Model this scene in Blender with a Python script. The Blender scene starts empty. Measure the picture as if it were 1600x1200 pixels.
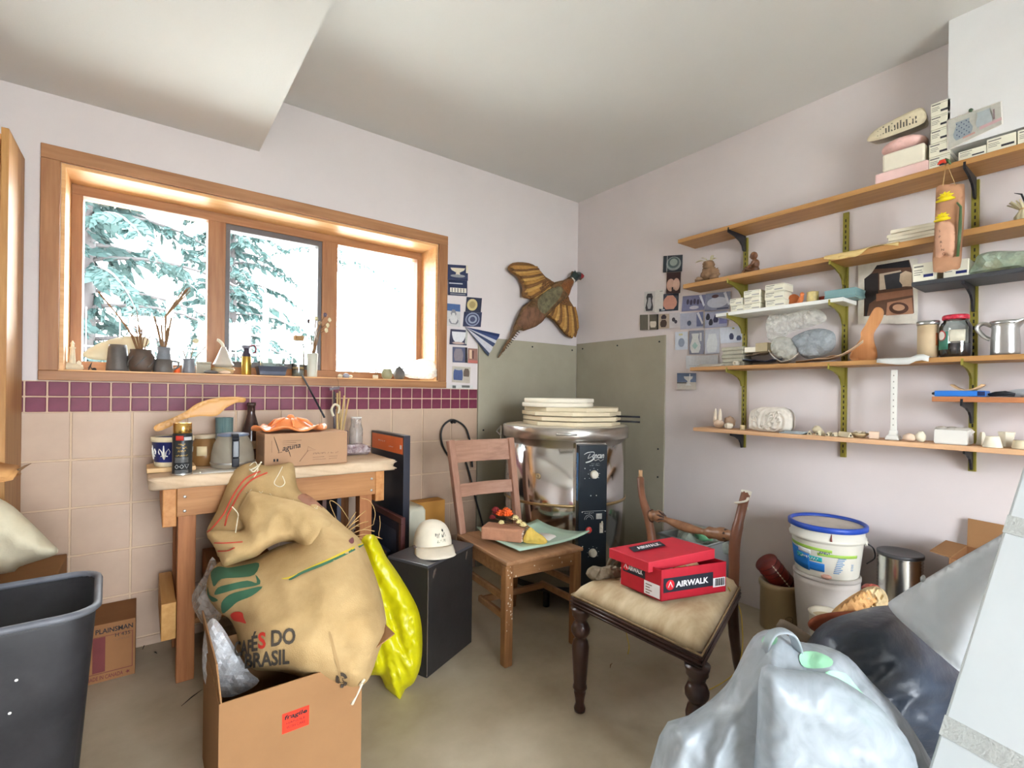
import bpy, bmesh, math, random
from mathutils import Vector, Matrix, noise
from mathutils.geometry import delaunay_2d_cdt
random.seed(7)
S = bpy.context.scene
COL = S.collection
PI = math.pi

# ---------------------------------------------------------------- camera
FPX, HY = 766.0, 616.0                       # focal length in pixels of a 1600x1200 frame, horizon row
CAM = Vector((-2.66, -2.723, 1.14))
YAW, ROLL = math.radians(53.1), 0.0126
FW = Vector((math.cos(YAW), math.sin(YAW), 0))
_r0 = Vector((math.sin(YAW), -math.cos(YAW), 0))
RT = _r0 * math.cos(ROLL) + Vector((0, 0, math.sin(ROLL)))
UP = Vector((0, 0, math.cos(ROLL))) - _r0 * math.sin(ROLL)
cd = bpy.data.cameras.new('camera'); cam = bpy.data.objects.new('camera', cd); COL.objects.link(cam)
cd.sensor_fit = 'HORIZONTAL'; cd.sensor_width = 36.0; cd.lens = 36.0 * FPX / 1600.0
cd.shift_y = (HY - 600.0) / 1600.0
cd.clip_start = 0.02; cd.clip_end = 400
cam.matrix_world = Matrix(((RT.x, UP.x, -FW.x, CAM.x), (RT.y, UP.y, -FW.y, CAM.y), (RT.z, UP.z, -FW.z, CAM.z), (0, 0, 0, 1)))
S.camera = cam

# ---------------------------------------------------------------- world, light, exposure
SKY = 26.0
w = bpy.data.worlds.new('sky'); S.world = w; w.use_nodes = True
bg = w.node_tree.nodes['Background']
bg.inputs['Color'].default_value = (0.93, 0.97, 1.0, 1)
bg.inputs['Strength'].default_value = SKY
def portal(name, loc, rot, sx, sy):
    l = bpy.data.lights.new(name, 'AREA'); l.shape = 'RECTANGLE'; l.size = sx; l.size_y = sy
    l.cycles.is_portal = True
    o = bpy.data.objects.new(name, l); COL.objects.link(o); o.location = loc; o.rotation_euler = rot
    return o
portal('window_portal', (-2.07, 0.30, 1.65), (-PI/2, 0, 0), 1.8, 1.0)
portal('fill_door_portal', (-2.1, -5.02, 1.12), (PI/2, 0, 0), 1.6, 2.2)  # sky sampling through the doors added behind the camera for fill
S.view_settings.view_transform = 'Standard'; S.view_settings.look = 'None'
S.view_settings.exposure = 0.6; S.view_settings.gamma = 1.0; S.view_settings.use_curve_mapping = False

# ---------------------------------------------------------------- placing: photo pixel -> real point on a known plane
def ray(px, py): return FW + RT * ((px - 800) / FPX) + UP * ((HY - py) / FPX)
def at(d, px, py): return CAM + ray(px, py) * d                       # a point at depth d
def bw(px, py, y=0.0): R = ray(px, py); return CAM + R * ((y - CAM.y) / R.y)   # on a plane parallel to the window wall
def rw(px, py, x=0.0): R = ray(px, py); return CAM + R * ((x - CAM.x) / R.x)   # on a plane parallel to the shelf wall
def fz(px, py, z=0.0): R = ray(px, py); return CAM + R * ((z - CAM.z) / R.z)   # on a level plane
def dep(p): return (Vector(p) - CAM).dot(FW)

# ---------------------------------------------------------------- materials
def lin(c):
    if max(c) > 1.0001: c = [q / 255.0 for q in c]
    return tuple((q / 12.92 if q <= .04045 else ((q + .055) / 1.055) ** 2.4) for q in c) + (1.0,)
MATS = {}
def mat(name, col=(200, 200, 200), rough=.6, metal=0.0, var=.12, scale=9.0, bump=0.0, bscale=None, spec=.4, stretch=None, col2=None, alpha=None, trans=None, sss=None):
    """noise-varied principled material"""
    if name in MATS: return MATS[name]
    m = bpy.data.materials.new(name); MATS[name] = m; m.use_nodes = True
    nt = m.node_tree; N = nt.nodes; L = nt.links; b = N['Principled BSDF']
    tc = N.new('ShaderNodeTexCoord'); mp = N.new('ShaderNodeMapping'); L.new(tc.outputs['Object'], mp.inputs[0])
    if stretch: mp.inputs['Scale'].default_value = stretch
    nz = N.new('ShaderNodeTexNoise'); nz.inputs['Scale'].default_value = scale; nz.inputs['Detail'].default_value = 5; nz.inputs['Roughness'].default_value = .6
    L.new(mp.outputs[0], nz.inputs['Vector'])
    cr = N.new('ShaderNodeValToRGB'); L.new(nz.outputs['Fac'], cr.inputs[0])
    c = lin(col); c2 = lin(col2) if col2 else tuple(min(1, q * (1 + var)) for q in c[:3]) + (1,)
    c1 = c if col2 else tuple(q * (1 - var) for q in c[:3]) + (1,)
    cr.color_ramp.elements[0].position = .3; cr.color_ramp.elements[1].position = .72
    cr.color_ramp.elements[0].color = c1; cr.color_ramp.elements[1].color = c2
    L.new(cr.outputs[0], b.inputs['Base Color'])
    b.inputs['Roughness'].default_value = rough; b.inputs['Metallic'].default_value = metal
    b.inputs['Specular IOR Level'].default_value = spec
    if alpha is not None: b.inputs['Alpha'].default_value = alpha
    if trans is not None: b.inputs['Transmission Weight'].default_value = trans
    if sss is not None:
        b.inputs['Subsurface Weight'].default_value = sss; b.inputs['Subsurface Radius'].default_value = (.02, .02, .02)
    if bump:
        n2 = N.new('ShaderNodeTexNoise'); n2.inputs['Scale'].default_value = bscale or scale * 6; n2.inputs['Detail'].default_value = 4
        L.new(mp.outputs[0], n2.inputs['Vector'])
        bp = N.new('ShaderNodeBump'); bp.inputs['Strength'].default_value = bump; bp.inputs['Distance'].default_value = .01
        L.new(n2.outputs['Fac'], bp.inputs['Height']); L.new(bp.outputs[0], b.inputs['Normal'])
    return m
def wood(name, c1, c2, axis='x', rough=.5, scale=3.0, spec=.35, bump=.06):
    st = {'x': (1, 14, 14), 'y': (14, 1, 14), 'z': (14, 14, 1)}[axis]
    return mat(name, c1, rough, 0, 0, scale, bump, scale * 2, spec, st, c2)
def printm(name='print', rough=.5, spec=.3):
    """flat print: the ink colours are carried by the mesh"""
    if name in MATS: return MATS[name]
    m = bpy.data.materials.new(name); MATS[name] = m; m.use_nodes = True
    nt = m.node_tree; b = nt.nodes['Principled BSDF']
    a = nt.nodes.new('ShaderNodeVertexColor'); a.layer_name = 'Col'
    nz = nt.nodes.new('ShaderNodeTexNoise'); nz.inputs['Scale'].default_value = 60
    tc = nt.nodes.new('ShaderNodeTexCoord'); nt.links.new(tc.outputs['Object'], nz.inputs['Vector'])
    mx = nt.nodes.new('ShaderNodeMixRGB'); mx.blend_type = 'MULTIPLY'; mx.inputs[0].default_value = .25
    nt.links.new(a.outputs['Color'], mx.inputs[1]); nt.links.new(nz.outputs['Fac'], mx.inputs[2])
    nt.links.new(mx.outputs[0], b.inputs['Base Color'])
    b.inputs['Roughness'].default_value = rough; b.inputs['Specular IOR Level'].default_value = spec
    return m
def film(name, col, clear=.5, rough=.25, bump=.3, bscale=25, tl_=.35):
    """thin plastic film or clear glass: partly see-through"""
    if name in MATS: return MATS[name]
    m = bpy.data.materials.new(name); MATS[name] = m; m.use_nodes = True
    nt = m.node_tree; N = nt.nodes; L = nt.links; b = N['Principled BSDF']; out = N['Material Output']
    b.inputs['Base Color'].default_value = lin(col); b.inputs['Roughness'].default_value = rough
    tc = N.new('ShaderNodeTexCoord')
    nz = N.new('ShaderNodeTexNoise'); nz.inputs['Scale'].default_value = bscale; nz.inputs['Detail'].default_value = 4; nz.inputs['Distortion'].default_value = 1.2
    L.new(tc.outputs['Object'], nz.inputs['Vector'])
    bp = N.new('ShaderNodeBump'); bp.inputs['Strength'].default_value = bump; bp.inputs['Distance'].default_value = .02
    L.new(nz.outputs['Fac'], bp.inputs['Height']); L.new(bp.outputs[0], b.inputs['Normal'])
    tl = N.new('ShaderNodeBsdfTranslucent'); tl.inputs['Color'].default_value = lin(col)
    m1 = N.new('ShaderNodeMixShader'); m1.inputs[0].default_value = tl_; L.new(b.outputs[0], m1.inputs[1]); L.new(tl.outputs[0], m1.inputs[2])
    tr = N.new('ShaderNodeBsdfTransparent'); mx = N.new('ShaderNodeMixShader')
    mr = N.new('ShaderNodeMapRange'); mr.inputs[1].default_value = .3; mr.inputs[2].default_value = .7
    mr.inputs[3].default_value = max(0, clear - .15); mr.inputs[4].default_value = min(1, clear + .15)
    L.new(nz.outputs['Fac'], mr.inputs[0]); L.new(mr.outputs[0], mx.inputs[0])
    L.new(m1.outputs[0], mx.inputs[1]); L.new(tr.outputs[0], mx.inputs[2]); L.new(mx.outputs[0], out.inputs[0])
    return m
def pane(name, tint=(250, 252, 255), refl=.06):
    if name in MATS: return MATS[name]
    m = bpy.data.materials.new(name); MATS[name] = m; m.use_nodes = True
    nt = m.node_tree; N = nt.nodes; L = nt.links
    tr = N.new('ShaderNodeBsdfTransparent'); tr.inputs[0].default_value = lin(tint)
    gl = N.new('ShaderNodeBsdfGlossy'); gl.inputs['Roughness'].default_value = .03
    fr = N.new('ShaderNodeFresnel'); fr.inputs[0].default_value = 1.3
    ad = N.new('ShaderNodeMath'); ad.operation = 'ADD'; ad.inputs[1].default_value = refl; L.new(fr.outputs[0], ad.inputs[0])
    mx = N.new('ShaderNodeMixShader'); L.new(ad.outputs[0], mx.inputs[0]); L.new(tr.outputs[0], mx.inputs[1]); L.new(gl.outputs[0], mx.inputs[2])
    L.new(mx.outputs[0], N['Material Output'].inputs[0])
    return m

# ---------------------------------------------------------------- mesh collecting
ROOT = {}                                       # object -> world origin its geometry is written against
class MB:
    def __init__(s): s.v = []; s.f = []; s.sm = []; s.c = []; s.col = (1, 1, 1, 1); s.T = None; s.hascol = False
    def color(s, c): s.col = lin(c); s.hascol = True; return s
    def add(s, vs, fs, smooth=False):
        n = len(s.v)
        for p in vs:
            p = Vector(p); s.v.append(s.T @ p if s.T else p)
        for f in fs: s.f.append(tuple(n + i for i in f)); s.sm.append(smooth); s.c.append(s.col)
        return s
    def bx(s, x0, x1, y0, y1, z0, z1):
        return s.add([(x0,y0,z0),(x1,y0,z0),(x1,y1,z0),(x0,y1,z0),(x0,y0,z1),(x1,y0,z1),(x1,y1,z1),(x0,y1,z1)],
                     [(0,3,2,1),(4,5,6,7),(0,1,5,4),(1,2,6,5),(2,3,7,6),(3,0,4,7)])
    def bar(s, p0, p1, w, h, up=(0, 0, 1)):
        """a beam of section w x h from p0 to p1"""
        p0, p1 = Vector(p0), Vector(p1); d = (p1 - p0).normalized(); u = Vector(up)
        a = d.cross(u)
        if a.length < 1e-4: a = d.cross(Vector((1, 0, 0)))
        a.normalize(); b = a.cross(d).normalized(); vs = []
        for q in (p0, p1):
            for i, j in ((-1,-1),(1,-1),(1,1),(-1,1)): vs.append(q + a * (i * w / 2) + b * (j * h / 2))
        return s.add(vs, [(0,1,2,3)[::-1],(4,5,6,7),(0,1,5,4),(1,2,6,5),(2,3,7,6),(3,0,4,7)])
    def lathe(s, prof, n=28, c=(0, 0, 0), ax=None, cap=True, smooth=True, a0=0.0):
        """profile of (radius, height) turned about the axis"""
        c = Vector(c); ax = Vector(ax or (0, 0, 1)).normalized()
        u = ax.orthogonal().normalized() if abs(ax.z) < .999 else Vector((1, 0, 0)); w_ = ax.cross(u)
        vs = []; fs = []
        for r, z in prof:
            for k in range(n):
                t = 2 * PI * k / n + a0; vs.append(c + ax * z + u * (r * math.cos(t)) + w_ * (r * math.sin(t)))
        for i in range(len(prof) - 1):
            for k in range(n):
                k2 = (k + 1) % n; fs.append((i*n+k, i*n+k2, (i+1)*n+k2, (i+1)*n+k))
        if cap: fs.append(tuple(range(n))[::-1]); fs.append(tuple((len(prof)-1)*n + k for k in range(n)))
        return s.add(vs, fs, smooth)
    def cyl(s, p0, p1, r0, r1=None, n=16, smooth=True):
        p0, p1 = Vector(p0), Vector(p1); h = (p1 - p0).length
        return s.lathe([(r0, 0), (r0 if r1 is None else r1, h)], n, p0, p1 - p0, True, smooth)
    def tube(s, pts, r, n=8, closed=False, flat=None):
        pts = [Vector(p) for p in pts]; m = len(pts); vs = []; fs = []; pu = None
        for i, p in enumerate(pts):
            d = (pts[(i + 1) % m if closed else min(i + 1, m - 1)] - pts[(i - 1) % m if closed else max(i - 1, 0)]).normalized()
            u = d.orthogonal().normalized() if pu is None else (pu - d * pu.dot(d)).normalized()
            pu = u; w_ = d.cross(u); rr = r[i] if isinstance(r, (list, tuple)) else r
            for k in range(n):
                t = 2 * PI * k / n; vs.append(p + u * (rr * math.cos(t)) + w_ * (rr * math.sin(t) * (flat or 1)))
        for i in range(m if closed else m - 1):
            i2 = (i + 1) % m
            for k in range(n): k2 = (k + 1) % n; fs.append((i*n+k, i*n+k2, i2*n+k2, i2*n+k))
        if not closed: fs.append(tuple(range(n))[::-1]); fs.append(tuple((m-1)*n + k for k in range(n)))
        return s.add(vs, fs, True)
    def prism(s, poly, o, ux, uy, t, smooth=False):
        """outline in the (ux, uy) plane, thickened by t along their normal"""
        o, ux, uy = Vector(o), Vector(ux), Vector(uy); n = ux.cross(uy).normalized(); k = len(poly)
        vs = [o + ux * a + uy * b for a, b in poly] + [o + ux * a + uy * b + n * t for a, b in poly]
        fs = [tuple(range(k))[::-1], tuple(range(k, 2 * k))] + [(i, (i + 1) % k, k + (i + 1) % k, k + i) for i in range(k)]
        return s.add(vs, fs, smooth)
    def sheet(s, rows, t=.0006, smooth=True):
        """a bent sheet through a grid of points, with thickness t"""
        R, C = len(rows), len(rows[0]); P = [[Vector(p) for p in r_] for r_ in rows]; vs = []
        nr = []
        for i in range(R):
            for j in range(C):
                du = P[i][min(j+1,C-1)] - P[i][max(j-1,0)]; dv = P[min(i+1,R-1)][j] - P[max(i-1,0)][j]
                q = du.cross(dv); nr.append(q.normalized() if q.length > 1e-9 else Vector((0,0,1)))
        for sgn in (.5, -.5):
            for i in range(R):
                for j in range(C): vs.append(P[i][j] + nr[i*C+j] * (t * sgn))
        fs = []; K = R * C
        for i in range(R - 1):
            for j in range(C - 1):
                a, b, c, d = i*C+j, i*C+j+1, (i+1)*C+j+1, (i+1)*C+j
                fs.append((a, b, c, d)); fs.append((K+d, K+c, K+b, K+a))
        for i in range(R - 1): fs.append((i*C, (i+1)*C, K+(i+1)*C, K+i*C)); fs.append((i*C+C-1, K+i*C+C-1, K+(i+1)*C+C-1, (i+1)*C+C-1))
        for j in range(C - 1): fs.append((j, K+j, K+j+1, j+1)); q = (R-1)*C; fs.append((q+j, q+j+1, K+q+j+1, K+q+j))
        return s.add(vs, fs, smooth)
    def blob(s, c, r, amp=.15, freq=3.0, seed=0, n=20, m=12, ridge=0.0, squash=None):
        """lumpy rounded body"""
        c = Vector(c); vs = []; fs = []; so = Vector((seed * 7.3, seed * 3.1, seed * 1.7))
        for i in range(m + 1):
            th = PI * i / m
            for k in range(n):
                ph = 2 * PI * k / n; d = Vector((math.sin(th) * math.cos(ph), math.sin(th) * math.sin(ph), math.cos(th)))
                q = noise.noise(d * freq + so)
                if ridge: q += ridge * (1 - abs(noise.noise(d * freq * 2.2 + so)) * 2)
                g = 1 + amp * q; p = Vector((d.x * r[0] * g, d.y * r[1] * g, d.z * r[2] * g))
                if squash is not None: p.z = max(p.z, squash)
                vs.append(c + p)
        for i in range(m):
            for k in range(n): k2 = (k + 1) % n; fs.append((i*n+k, (i+1)*n+k, (i+1)*n+k2, i*n+k2))
        return s.add(vs, fs, True)
    def build(s, name, m, parent=None, bev=0.0, seg=2, sub=0):
        me = bpy.data.meshes.new(name); o0 = Vector((0, 0, 0)); q = parent
        while q is not None:
            if q in ROOT: o0 = ROOT[q]; break
            q = q.parent
        me.from_pydata([tuple(p - o0) for p in s.v], [], s.f)
        me.polygons.foreach_set('use_smooth', s.sm)
        if s.hascol:
            ca = me.color_attributes.new('Col', 'FLOAT_COLOR', 'CORNER'); k = 0
            for pi_, p in enumerate(me.polygons):
                for li in p.loop_indices: ca.data[li].color = s.c[pi_]
        me.materials.append(m if not isinstance(m, str) else MATS[m]); me.update()
        o = bpy.data.objects.new(name, me); COL.objects.link(o)
        if parent is not None: o.parent = parent
        if bev:
            b = o.modifiers.new('bevel', 'BEVEL'); b.width = bev; b.segments = seg; b.limit_method = 'ANGLE'; b.angle_limit = .6; b.harden_normals = False
        if sub:
            b = o.modifiers.new('sub', 'SUBSURF'); b.levels = sub; b.render_levels = sub
        return o
    def solo(s, name, m, label, cat, loc=None, rz=0.0, group=None, bev=0.0, world=True, sub=0):
        """the whole thing is one mesh; world=True re-bases world coordinates on loc"""
        o = None; L0 = Vector(loc) if loc is not None else Vector((0, 0, 0))
        if loc is None and world:
            lo = [min(p[i] for p in s.v) for i in range(3)]; hi = [max(p[i] for p in s.v) for i in range(3)]
            L0 = Vector(((lo[0]+hi[0])/2, (lo[1]+hi[1])/2, lo[2]))
        if world: s.v = [p - L0 for p in s.v]
        o = s.build(name, m, None, bev, sub=sub); o.location = L0; o.rotation_euler.z = rz
        ROOT[o] = L0 if world else Vector((0, 0, 0))
        return tag(o, label, cat, group)
def tag(o, label=None, cat=None, group=None, kind=None):
    if label: o['label'] = label
    if cat: o['category'] = cat
    if group: o['group'] = group
    if kind: o['kind'] = kind
    return o
def thing(name, label, cat, loc=(0, 0, 0), rz=0.0, group=None, world=True):
    """an Empty at the thing's base; world=True: its parts are written in world coordinates"""
    o = bpy.data.objects.new(name, None); COL.objects.link(o); o.location = loc; o.rotation_euler.z = rz; o.empty_display_size = .05
    ROOT[o] = Vector(loc) if world else Vector((0, 0, 0))
    return tag(o, label, cat, group)
def struct(o): o['kind'] = 'structure'; return o
def kids(o): return [c for c in bpy.data.objects if c.parent == o]
def dup(root, loc, rz=None, label=None, group=None):
    r = root.copy(); COL.objects.link(r); r.location = loc
    if rz is not None: r.rotation_euler.z = rz
    if label: r['label'] = label
    if group: r['group'] = group
    ROOT[r] = Vector(loc)
    for ch in kids(root):
        c = ch.copy(); COL.objects.link(c); c.parent = r
        for g in kids(ch):
            d = g.copy(); COL.objects.link(d); d.parent = c
    return r
class FR:
    """a flat frame of reference: origin, across, up"""
    def __init__(s, o, ux, uy, flip=False):
        s.o, s.ux, s.uy = Vector(o), Vector(ux), Vector(uy); s.n = s.ux.cross(s.uy).normalized() * (-1 if flip else 1)
    def __call__(s, a, b, c=0.0): return s.o + s.ux * a + s.uy * b + s.n * c
def depth_frame(d, px0=0, py0=0):
    """upright frame at real distance d in front of the camera station; one unit across = one photo pixel at that distance"""
    return FR(at(d, px0, py0), RT * (d / FPX), UP * (-d / FPX), True)
def text_mesh(body, w=None, h=None, bold=0.0, shear=0.0, space=1.0):
    """2-D triangles of a line of lettering, scaled to width w / height h, origin at lower left"""
    if body[0] == '~':                      # print too blurred in the photograph to read: a row of small strokes
        rn_ = random.Random(len(body) * 7 + int(body[1:])); n_ = int(body[1:]); vs = []; fs = []; h = h or w / n_
        for i in range(n_):
            if n_ > 6 and rn_.random() < .12: continue
            for k in range(2):
                a0 = w * (i + .08 + .42 * k) / n_; a1 = a0 + w * rn_.uniform(.16, .4) / n_; b0 = h * rn_.choice((0, 0, .35, .6)); b1 = min(h, b0 + h * rn_.uniform(.3, 1))
                q0 = len(vs); vs += [(a0, b0), (a1, b0), (a1, b1), (a0, b1)]; fs.append((q0, q0+1, q0+2, q0+3))
        return vs, fs
    cu = bpy.data.curves.new('lettering', 'FONT'); cu.body = body; cu.size = 1; cu.offset = bold; cu.shear = shear; cu.space_character = space
    cu.resolution_u = 3; ob = bpy.data.objects.new('lettering', cu)
    me = bpy.data.meshes.new_from_object(ob)
    vs = [(v.co.x, v.co.y) for v in me.vertices]; fs = [tuple(p.vertices) for p in me.polygons]
    bpy.data.objects.remove(ob); bpy.data.curves.remove(cu); bpy.data.meshes.remove(me)
    if not vs: return [], []
    x0, x1 = min(v[0] for v in vs), max(v[0] for v in vs); y0, y1 = min(v[1] for v in vs), max(v[1] for v in vs)
    sx = (w / (x1 - x0)) if w else None; sy = (h / (y1 - y0)) if h else None
    sx = sx or sy; sy = sy or sx
    return [((a - x0) * sx, (b - y0) * sy) for a, b in vs], fs
def lettering(fr, body, m, parent, a=0, b=0, w=None, h=None, bold=0.0, shear=0.0, lift=.0008, name='lettering', surf=None, space=1.0, skew=0.0):
    vs, fs = text_mesh(body, w, h, bold, shear, space); mb = MB()
    mb.add([fr(a + p, b + q + skew * p, lift + (surf(a + p, b + q) if surf else 0)) for p, q in vs], fs)
    return mb.build(name, m, parent)
def smoothloop(pts, k=4):
    """closed Catmull-Rom through the points"""
    n = len(pts); out = []
    for i in range(n):
        p0, p1, p2, p3 = [Vector((*pts[(i + j) % n][:2], 0)) for j in (-1, 0, 1, 2)]
        for t in range(k):
            t = t / k
            q = .5 * ((2*p1) + (p2 - p0)*t + (2*p0 - 5*p1 + 4*p2 - p3)*t*t + (3*p1 - p0 - 3*p2 + p3)*t**3); out.append((q.x, q.y))
    return out
def smoothline(pts, k=6):
    pts = [Vector(p) for p in pts]; out = []
    for i in range(len(pts) - 1):
        p0, p1, p2, p3 = pts[max(i-1,0)], pts[i], pts[i+1], pts[min(i+2,len(pts)-1)]
        for t in range(k):
            t = t / k; out.append(.5 * ((2*p1) + (p2 - p0)*t + (2*p0 - 5*p1 + 4*p2 - p3)*t*t + (3*p1 - p0 - 3*p2 + p3)*t**3))
    return out + [pts[-1]]
def inside(p, poly):
    c = False; j = len(poly) - 1
    for i in range(len(poly)):
        a, b = poly[i], poly[j]
        if (a[1] > p[1]) != (b[1] > p[1]) and p[0] < (b[0]-a[0]) * (p[1]-a[1]) / (b[1]-a[1]) + a[0]: c = not c
        j = i
    return c
def edist(p, poly):
    best = 1e9; j = len(poly) - 1
    for i in range(len(poly)):
        ax, ay = poly[j]; bx, by = poly[i]; dx, dy = bx-ax, by-ay; l2 = dx*dx + dy*dy or 1e-9
        t = max(0, min(1, ((p[0]-ax)*dx + (p[1]-ay)*dy) / l2)); d = (ax + t*dx - p[0])**2 + (ay + t*dy - p[1])**2
        if d < best: best = d
        j = i
    return math.sqrt(best)
def fillpts(poly, res):
    """triangulated interior of an outline"""
    xs = [p[0] for p in poly]; ys = [p[1] for p in poly]; pts = [Vector(p[:2]) for p in poly]; n = len(pts)
    y = min(ys) + res / 2; row = 0
    while y < max(ys):
        x = min(xs) + (res / 2 if row % 2 else 0)
        while x < max(xs):
            if inside((x, y), poly) and edist((x, y), poly) > res * .45: pts.append(Vector((x, y)))
            x += res
        y += res * .87; row += 1
    v, e, f, *_ = delaunay_2d_cdt(pts, [(i, (i + 1) % n) for i in range(n)], [], 1, 1e-6)
    return v, [t for t in f]
class Pillow:
    """a soft closed body over an outline: bulges front and back, with folds"""
    def __init__(s, fr, poly, T, Rr, back=.5, fold=None, smooth=3, base=None):
        s.fr = fr; s.poly = smoothloop(poly, smooth) if smooth else [p[:2] for p in poly]; s.T, s.R, s.back, s.fold, s.base = T, Rr, back, fold, base
    def prof(s, a, b): e = min(edist((a, b), s.poly) / s.R, 1.0); return math.sqrt(max(0, 1 - (1 - e) ** 2))
    def h(s, a, b):
        q = s.prof(a, b); return (s.base(a, b) if s.base else 0) + s.T * q + (s.fold(a, b) * min(1, q * 1.5) if s.fold else 0)
    def hb(s, a, b): return (s.base(a, b) if s.base else 0) - s.T * s.back * s.prof(a, b)
    def mesh(s, mb, res, smooth=True):
        v, f = fillpts(s.poly, res); n = len(v); vs = [s.fr(p[0], p[1], s.h(p[0], p[1])) for p in v]
        sg = s.fr.ux.cross(s.fr.uy).dot(s.fr.n)
        mb.add(vs + [s.fr(p[0], p[1], s.hb(p[0], p[1]) - .0015) for p in v], [], True)
        o = len(mb.v) - 2 * n
        for t in f:
            mb.f.append(tuple(o + i for i in t)); mb.sm.append(smooth); mb.c.append(mb.col)
            mb.f.append(tuple(o + n + i for i in t[::-1])); mb.sm.append(smooth); mb.c.append(mb.col)
        k = len(s.poly)
        for i in range(k):
            j = (i + 1) % k; mb.f.append((o+i, o+n+i, o+n+j, o+j)); mb.sm.append(True); mb.c.append(mb.col)
        return mb
    def decal(s, mb, poly, res, lift=.002, smooth=3):
        poly = smoothloop(poly, smooth) if smooth else poly; v, f = fillpts(poly, res)
        mb.add([s.fr(p[0], p[1], s.h(p[0], p[1]) + lift) for p in v], f, True); return mb
def nz(a, b, f, seed=0): return noise.noise(Vector((a * f, b * f, seed * 5.17)))
def ridge(a, b, f, seed=0): return 1 - 2 * abs(noise.noise(Vector((a * f, b * f, seed * 5.17))))
# ---------------------------------------------------------------- shared materials
PR = printm()
WALLM = mat('wall_paint', (214, 205, 203), .75, var=.03, scale=2.5, bump=.03, bscale=90, spec=.2)
CEILM = mat('ceiling_paint', (214, 212, 208), .8, var=.02, scale=2, bump=.04, bscale=120, spec=.15)
GROUT = mat('grout', (206, 180, 152), .85, var=.06, scale=20)
PURP = mat('purple_glaze', (112, 48, 68), .42, var=.22, scale=12, spec=.25)
CREAM = mat('cream_tile', (186, 160, 138), .42, var=.06, scale=7, bump=.02, bscale=60, spec=.35)
PINE = wood('pine_trim', (160, 110, 66), (188, 140, 92), 'x', .35)
PINEZ = wood('pine_trim_upright', (170, 106, 54), (200, 138, 82), 'z', .35)
SHELFM = wood('shelf_wood', (156, 110, 60), (186, 140, 86), 'y', .5)
SHELFP = wood('shelf_wood_pale', (196, 150, 108), (220, 178, 138), 'y', .55)
OLIVE = mat('olive_metal', (140, 130, 52), .45, .3, var=.08)
BLACKM = mat('black_metal', (38, 38, 42), .45, .3, var=.1)
CARD = mat('cardboard', (150, 112, 76), .85, var=.06, scale=6, bump=.05, spec=.1)
CARDD = mat('cardboard_brown', (142, 100, 66), .85, var=.08, scale=6, bump=.05, spec=.1)
INK = mat('black_ink', (35, 32, 32), .7, var=.1)
WHITE = mat('white_plastic', (232, 230, 224), .4, var=.03)
PAPER = mat('white_paper', (236, 233, 226), .8, var=.03, spec=.1)
BISQUE = mat('bisque', (226, 214, 194), .85, var=.06, scale=15, bump=.05, spec=.1)
BISQP = mat('pink_bisque', (222, 196, 172), .85, var=.08, scale=14, bump=.05, spec=.1)
STONE = mat('grey_stoneware', (96, 92, 88), .5, var=.25, scale=14, bump=.06)
BROWNP = mat('brown_stoneware', (88, 74, 64), .5, var=.3, scale=14, bump=.06)
CLAY = mat('terracotta', (208, 118, 66), .7, var=.12, scale=12, bump=.05)
STEEL = mat('polished_steel', (205, 203, 200), .14, 1.0, var=.05, scale=3)
TIN = mat('tin', (190, 190, 186), .3, .9, var=.1, scale=10)
TWIG = mat('dry_twig', (128, 96, 66), .8, var=.25, scale=30)
STRAW = mat('straw', (196, 164, 110), .8, var=.15, scale=30)
RUBBER = mat('black_rubber', (36, 34, 34), .6, var=.1)
GLASS = pane('clear_glass', (222, 230, 228), .14)
# ================================================================ the room
XL, YN, ZC = -4.3, -5.0, 2.62
WX0, WX1, WZ0, WZ1 = -2.94, -1.205, 1.213, 2.066      # window opening
FLOORM = mat('concrete', (164, 150, 126), .5, var=.14, scale=3.2, bump=.05, bscale=40, col2=(190, 178, 156), spec=.35)
struct(MB().bx(XL-.3, .3, YN-.3, .34, -.1, 0).build('floor', FLOORM))
wb = struct(MB().bx(XL, WX0, 0, .34, 0, ZC).bx(WX1, .3, 0, .34, 0, ZC).bx(WX0, WX1, 0, .34, 0, WZ0).bx(WX0, WX1, 0, .34, WZ1, ZC).build('wall_back', WALLM))
wr = struct(MB().bx(0, .3, YN, 0, 0, ZC).build('wall_right', WALLM))
struct(MB().bx(XL-.3, XL, YN, .34, 0, ZC).build('wall_left', WALLM))
PX0, PX1, PZ1 = -2.9, -1.3, 2.2  # opening cut for the added fill-light doors
struct(MB().bx(XL-.3, PX0, YN-.3, YN, 0, ZC).bx(PX1, .3, YN-.3, YN, 0, ZC).bx(PX0, PX1, YN-.3, YN, PZ1, ZC).build('wall_near', WALLM))
struct(MB().bx(XL-.3, .3, YN-.3, .34, ZC, ZC+.1).build('ceiling', CEILM))
so = struct(MB().bx(XL, -2.212, YN, 0, 2.335, ZC).build('ceiling_soffit', CEILM))
bk = struct(MB().bx(-.16, 0, YN, -2.205, 2.117, ZC).build('trim_1', mat('white_board', (226, 226, 226), .6, var=.02)))
# unseen glazed doors, added behind the camera to let in fill light
d1 = struct(MB().bx(PX0, PX1, YN-.12, YN-.02, 0, .05).bx(PX0, PX1, YN-.12, YN-.02, PZ1-.06, PZ1).bx(PX0, PX0+.07, YN-.12, YN-.02, 0, PZ1).bx(PX1-.07, PX1, YN-.12, YN-.02, 0, PZ1)
    .bx(-2.14, -2.06, YN-.12, YN-.02, 0, PZ1).build('fill_door_1', PINEZ))
MB().bx(PX0+.07, -2.14, YN-.08, YN-.07, .05, PZ1-.06).build('pane', pane('fill_door_glass'), d1)
MB().bx(-2.06, PX1-.07, YN-.08, YN-.07, .05, PZ1-.06).build('pane', MATS['fill_door_glass'], d1)
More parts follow.
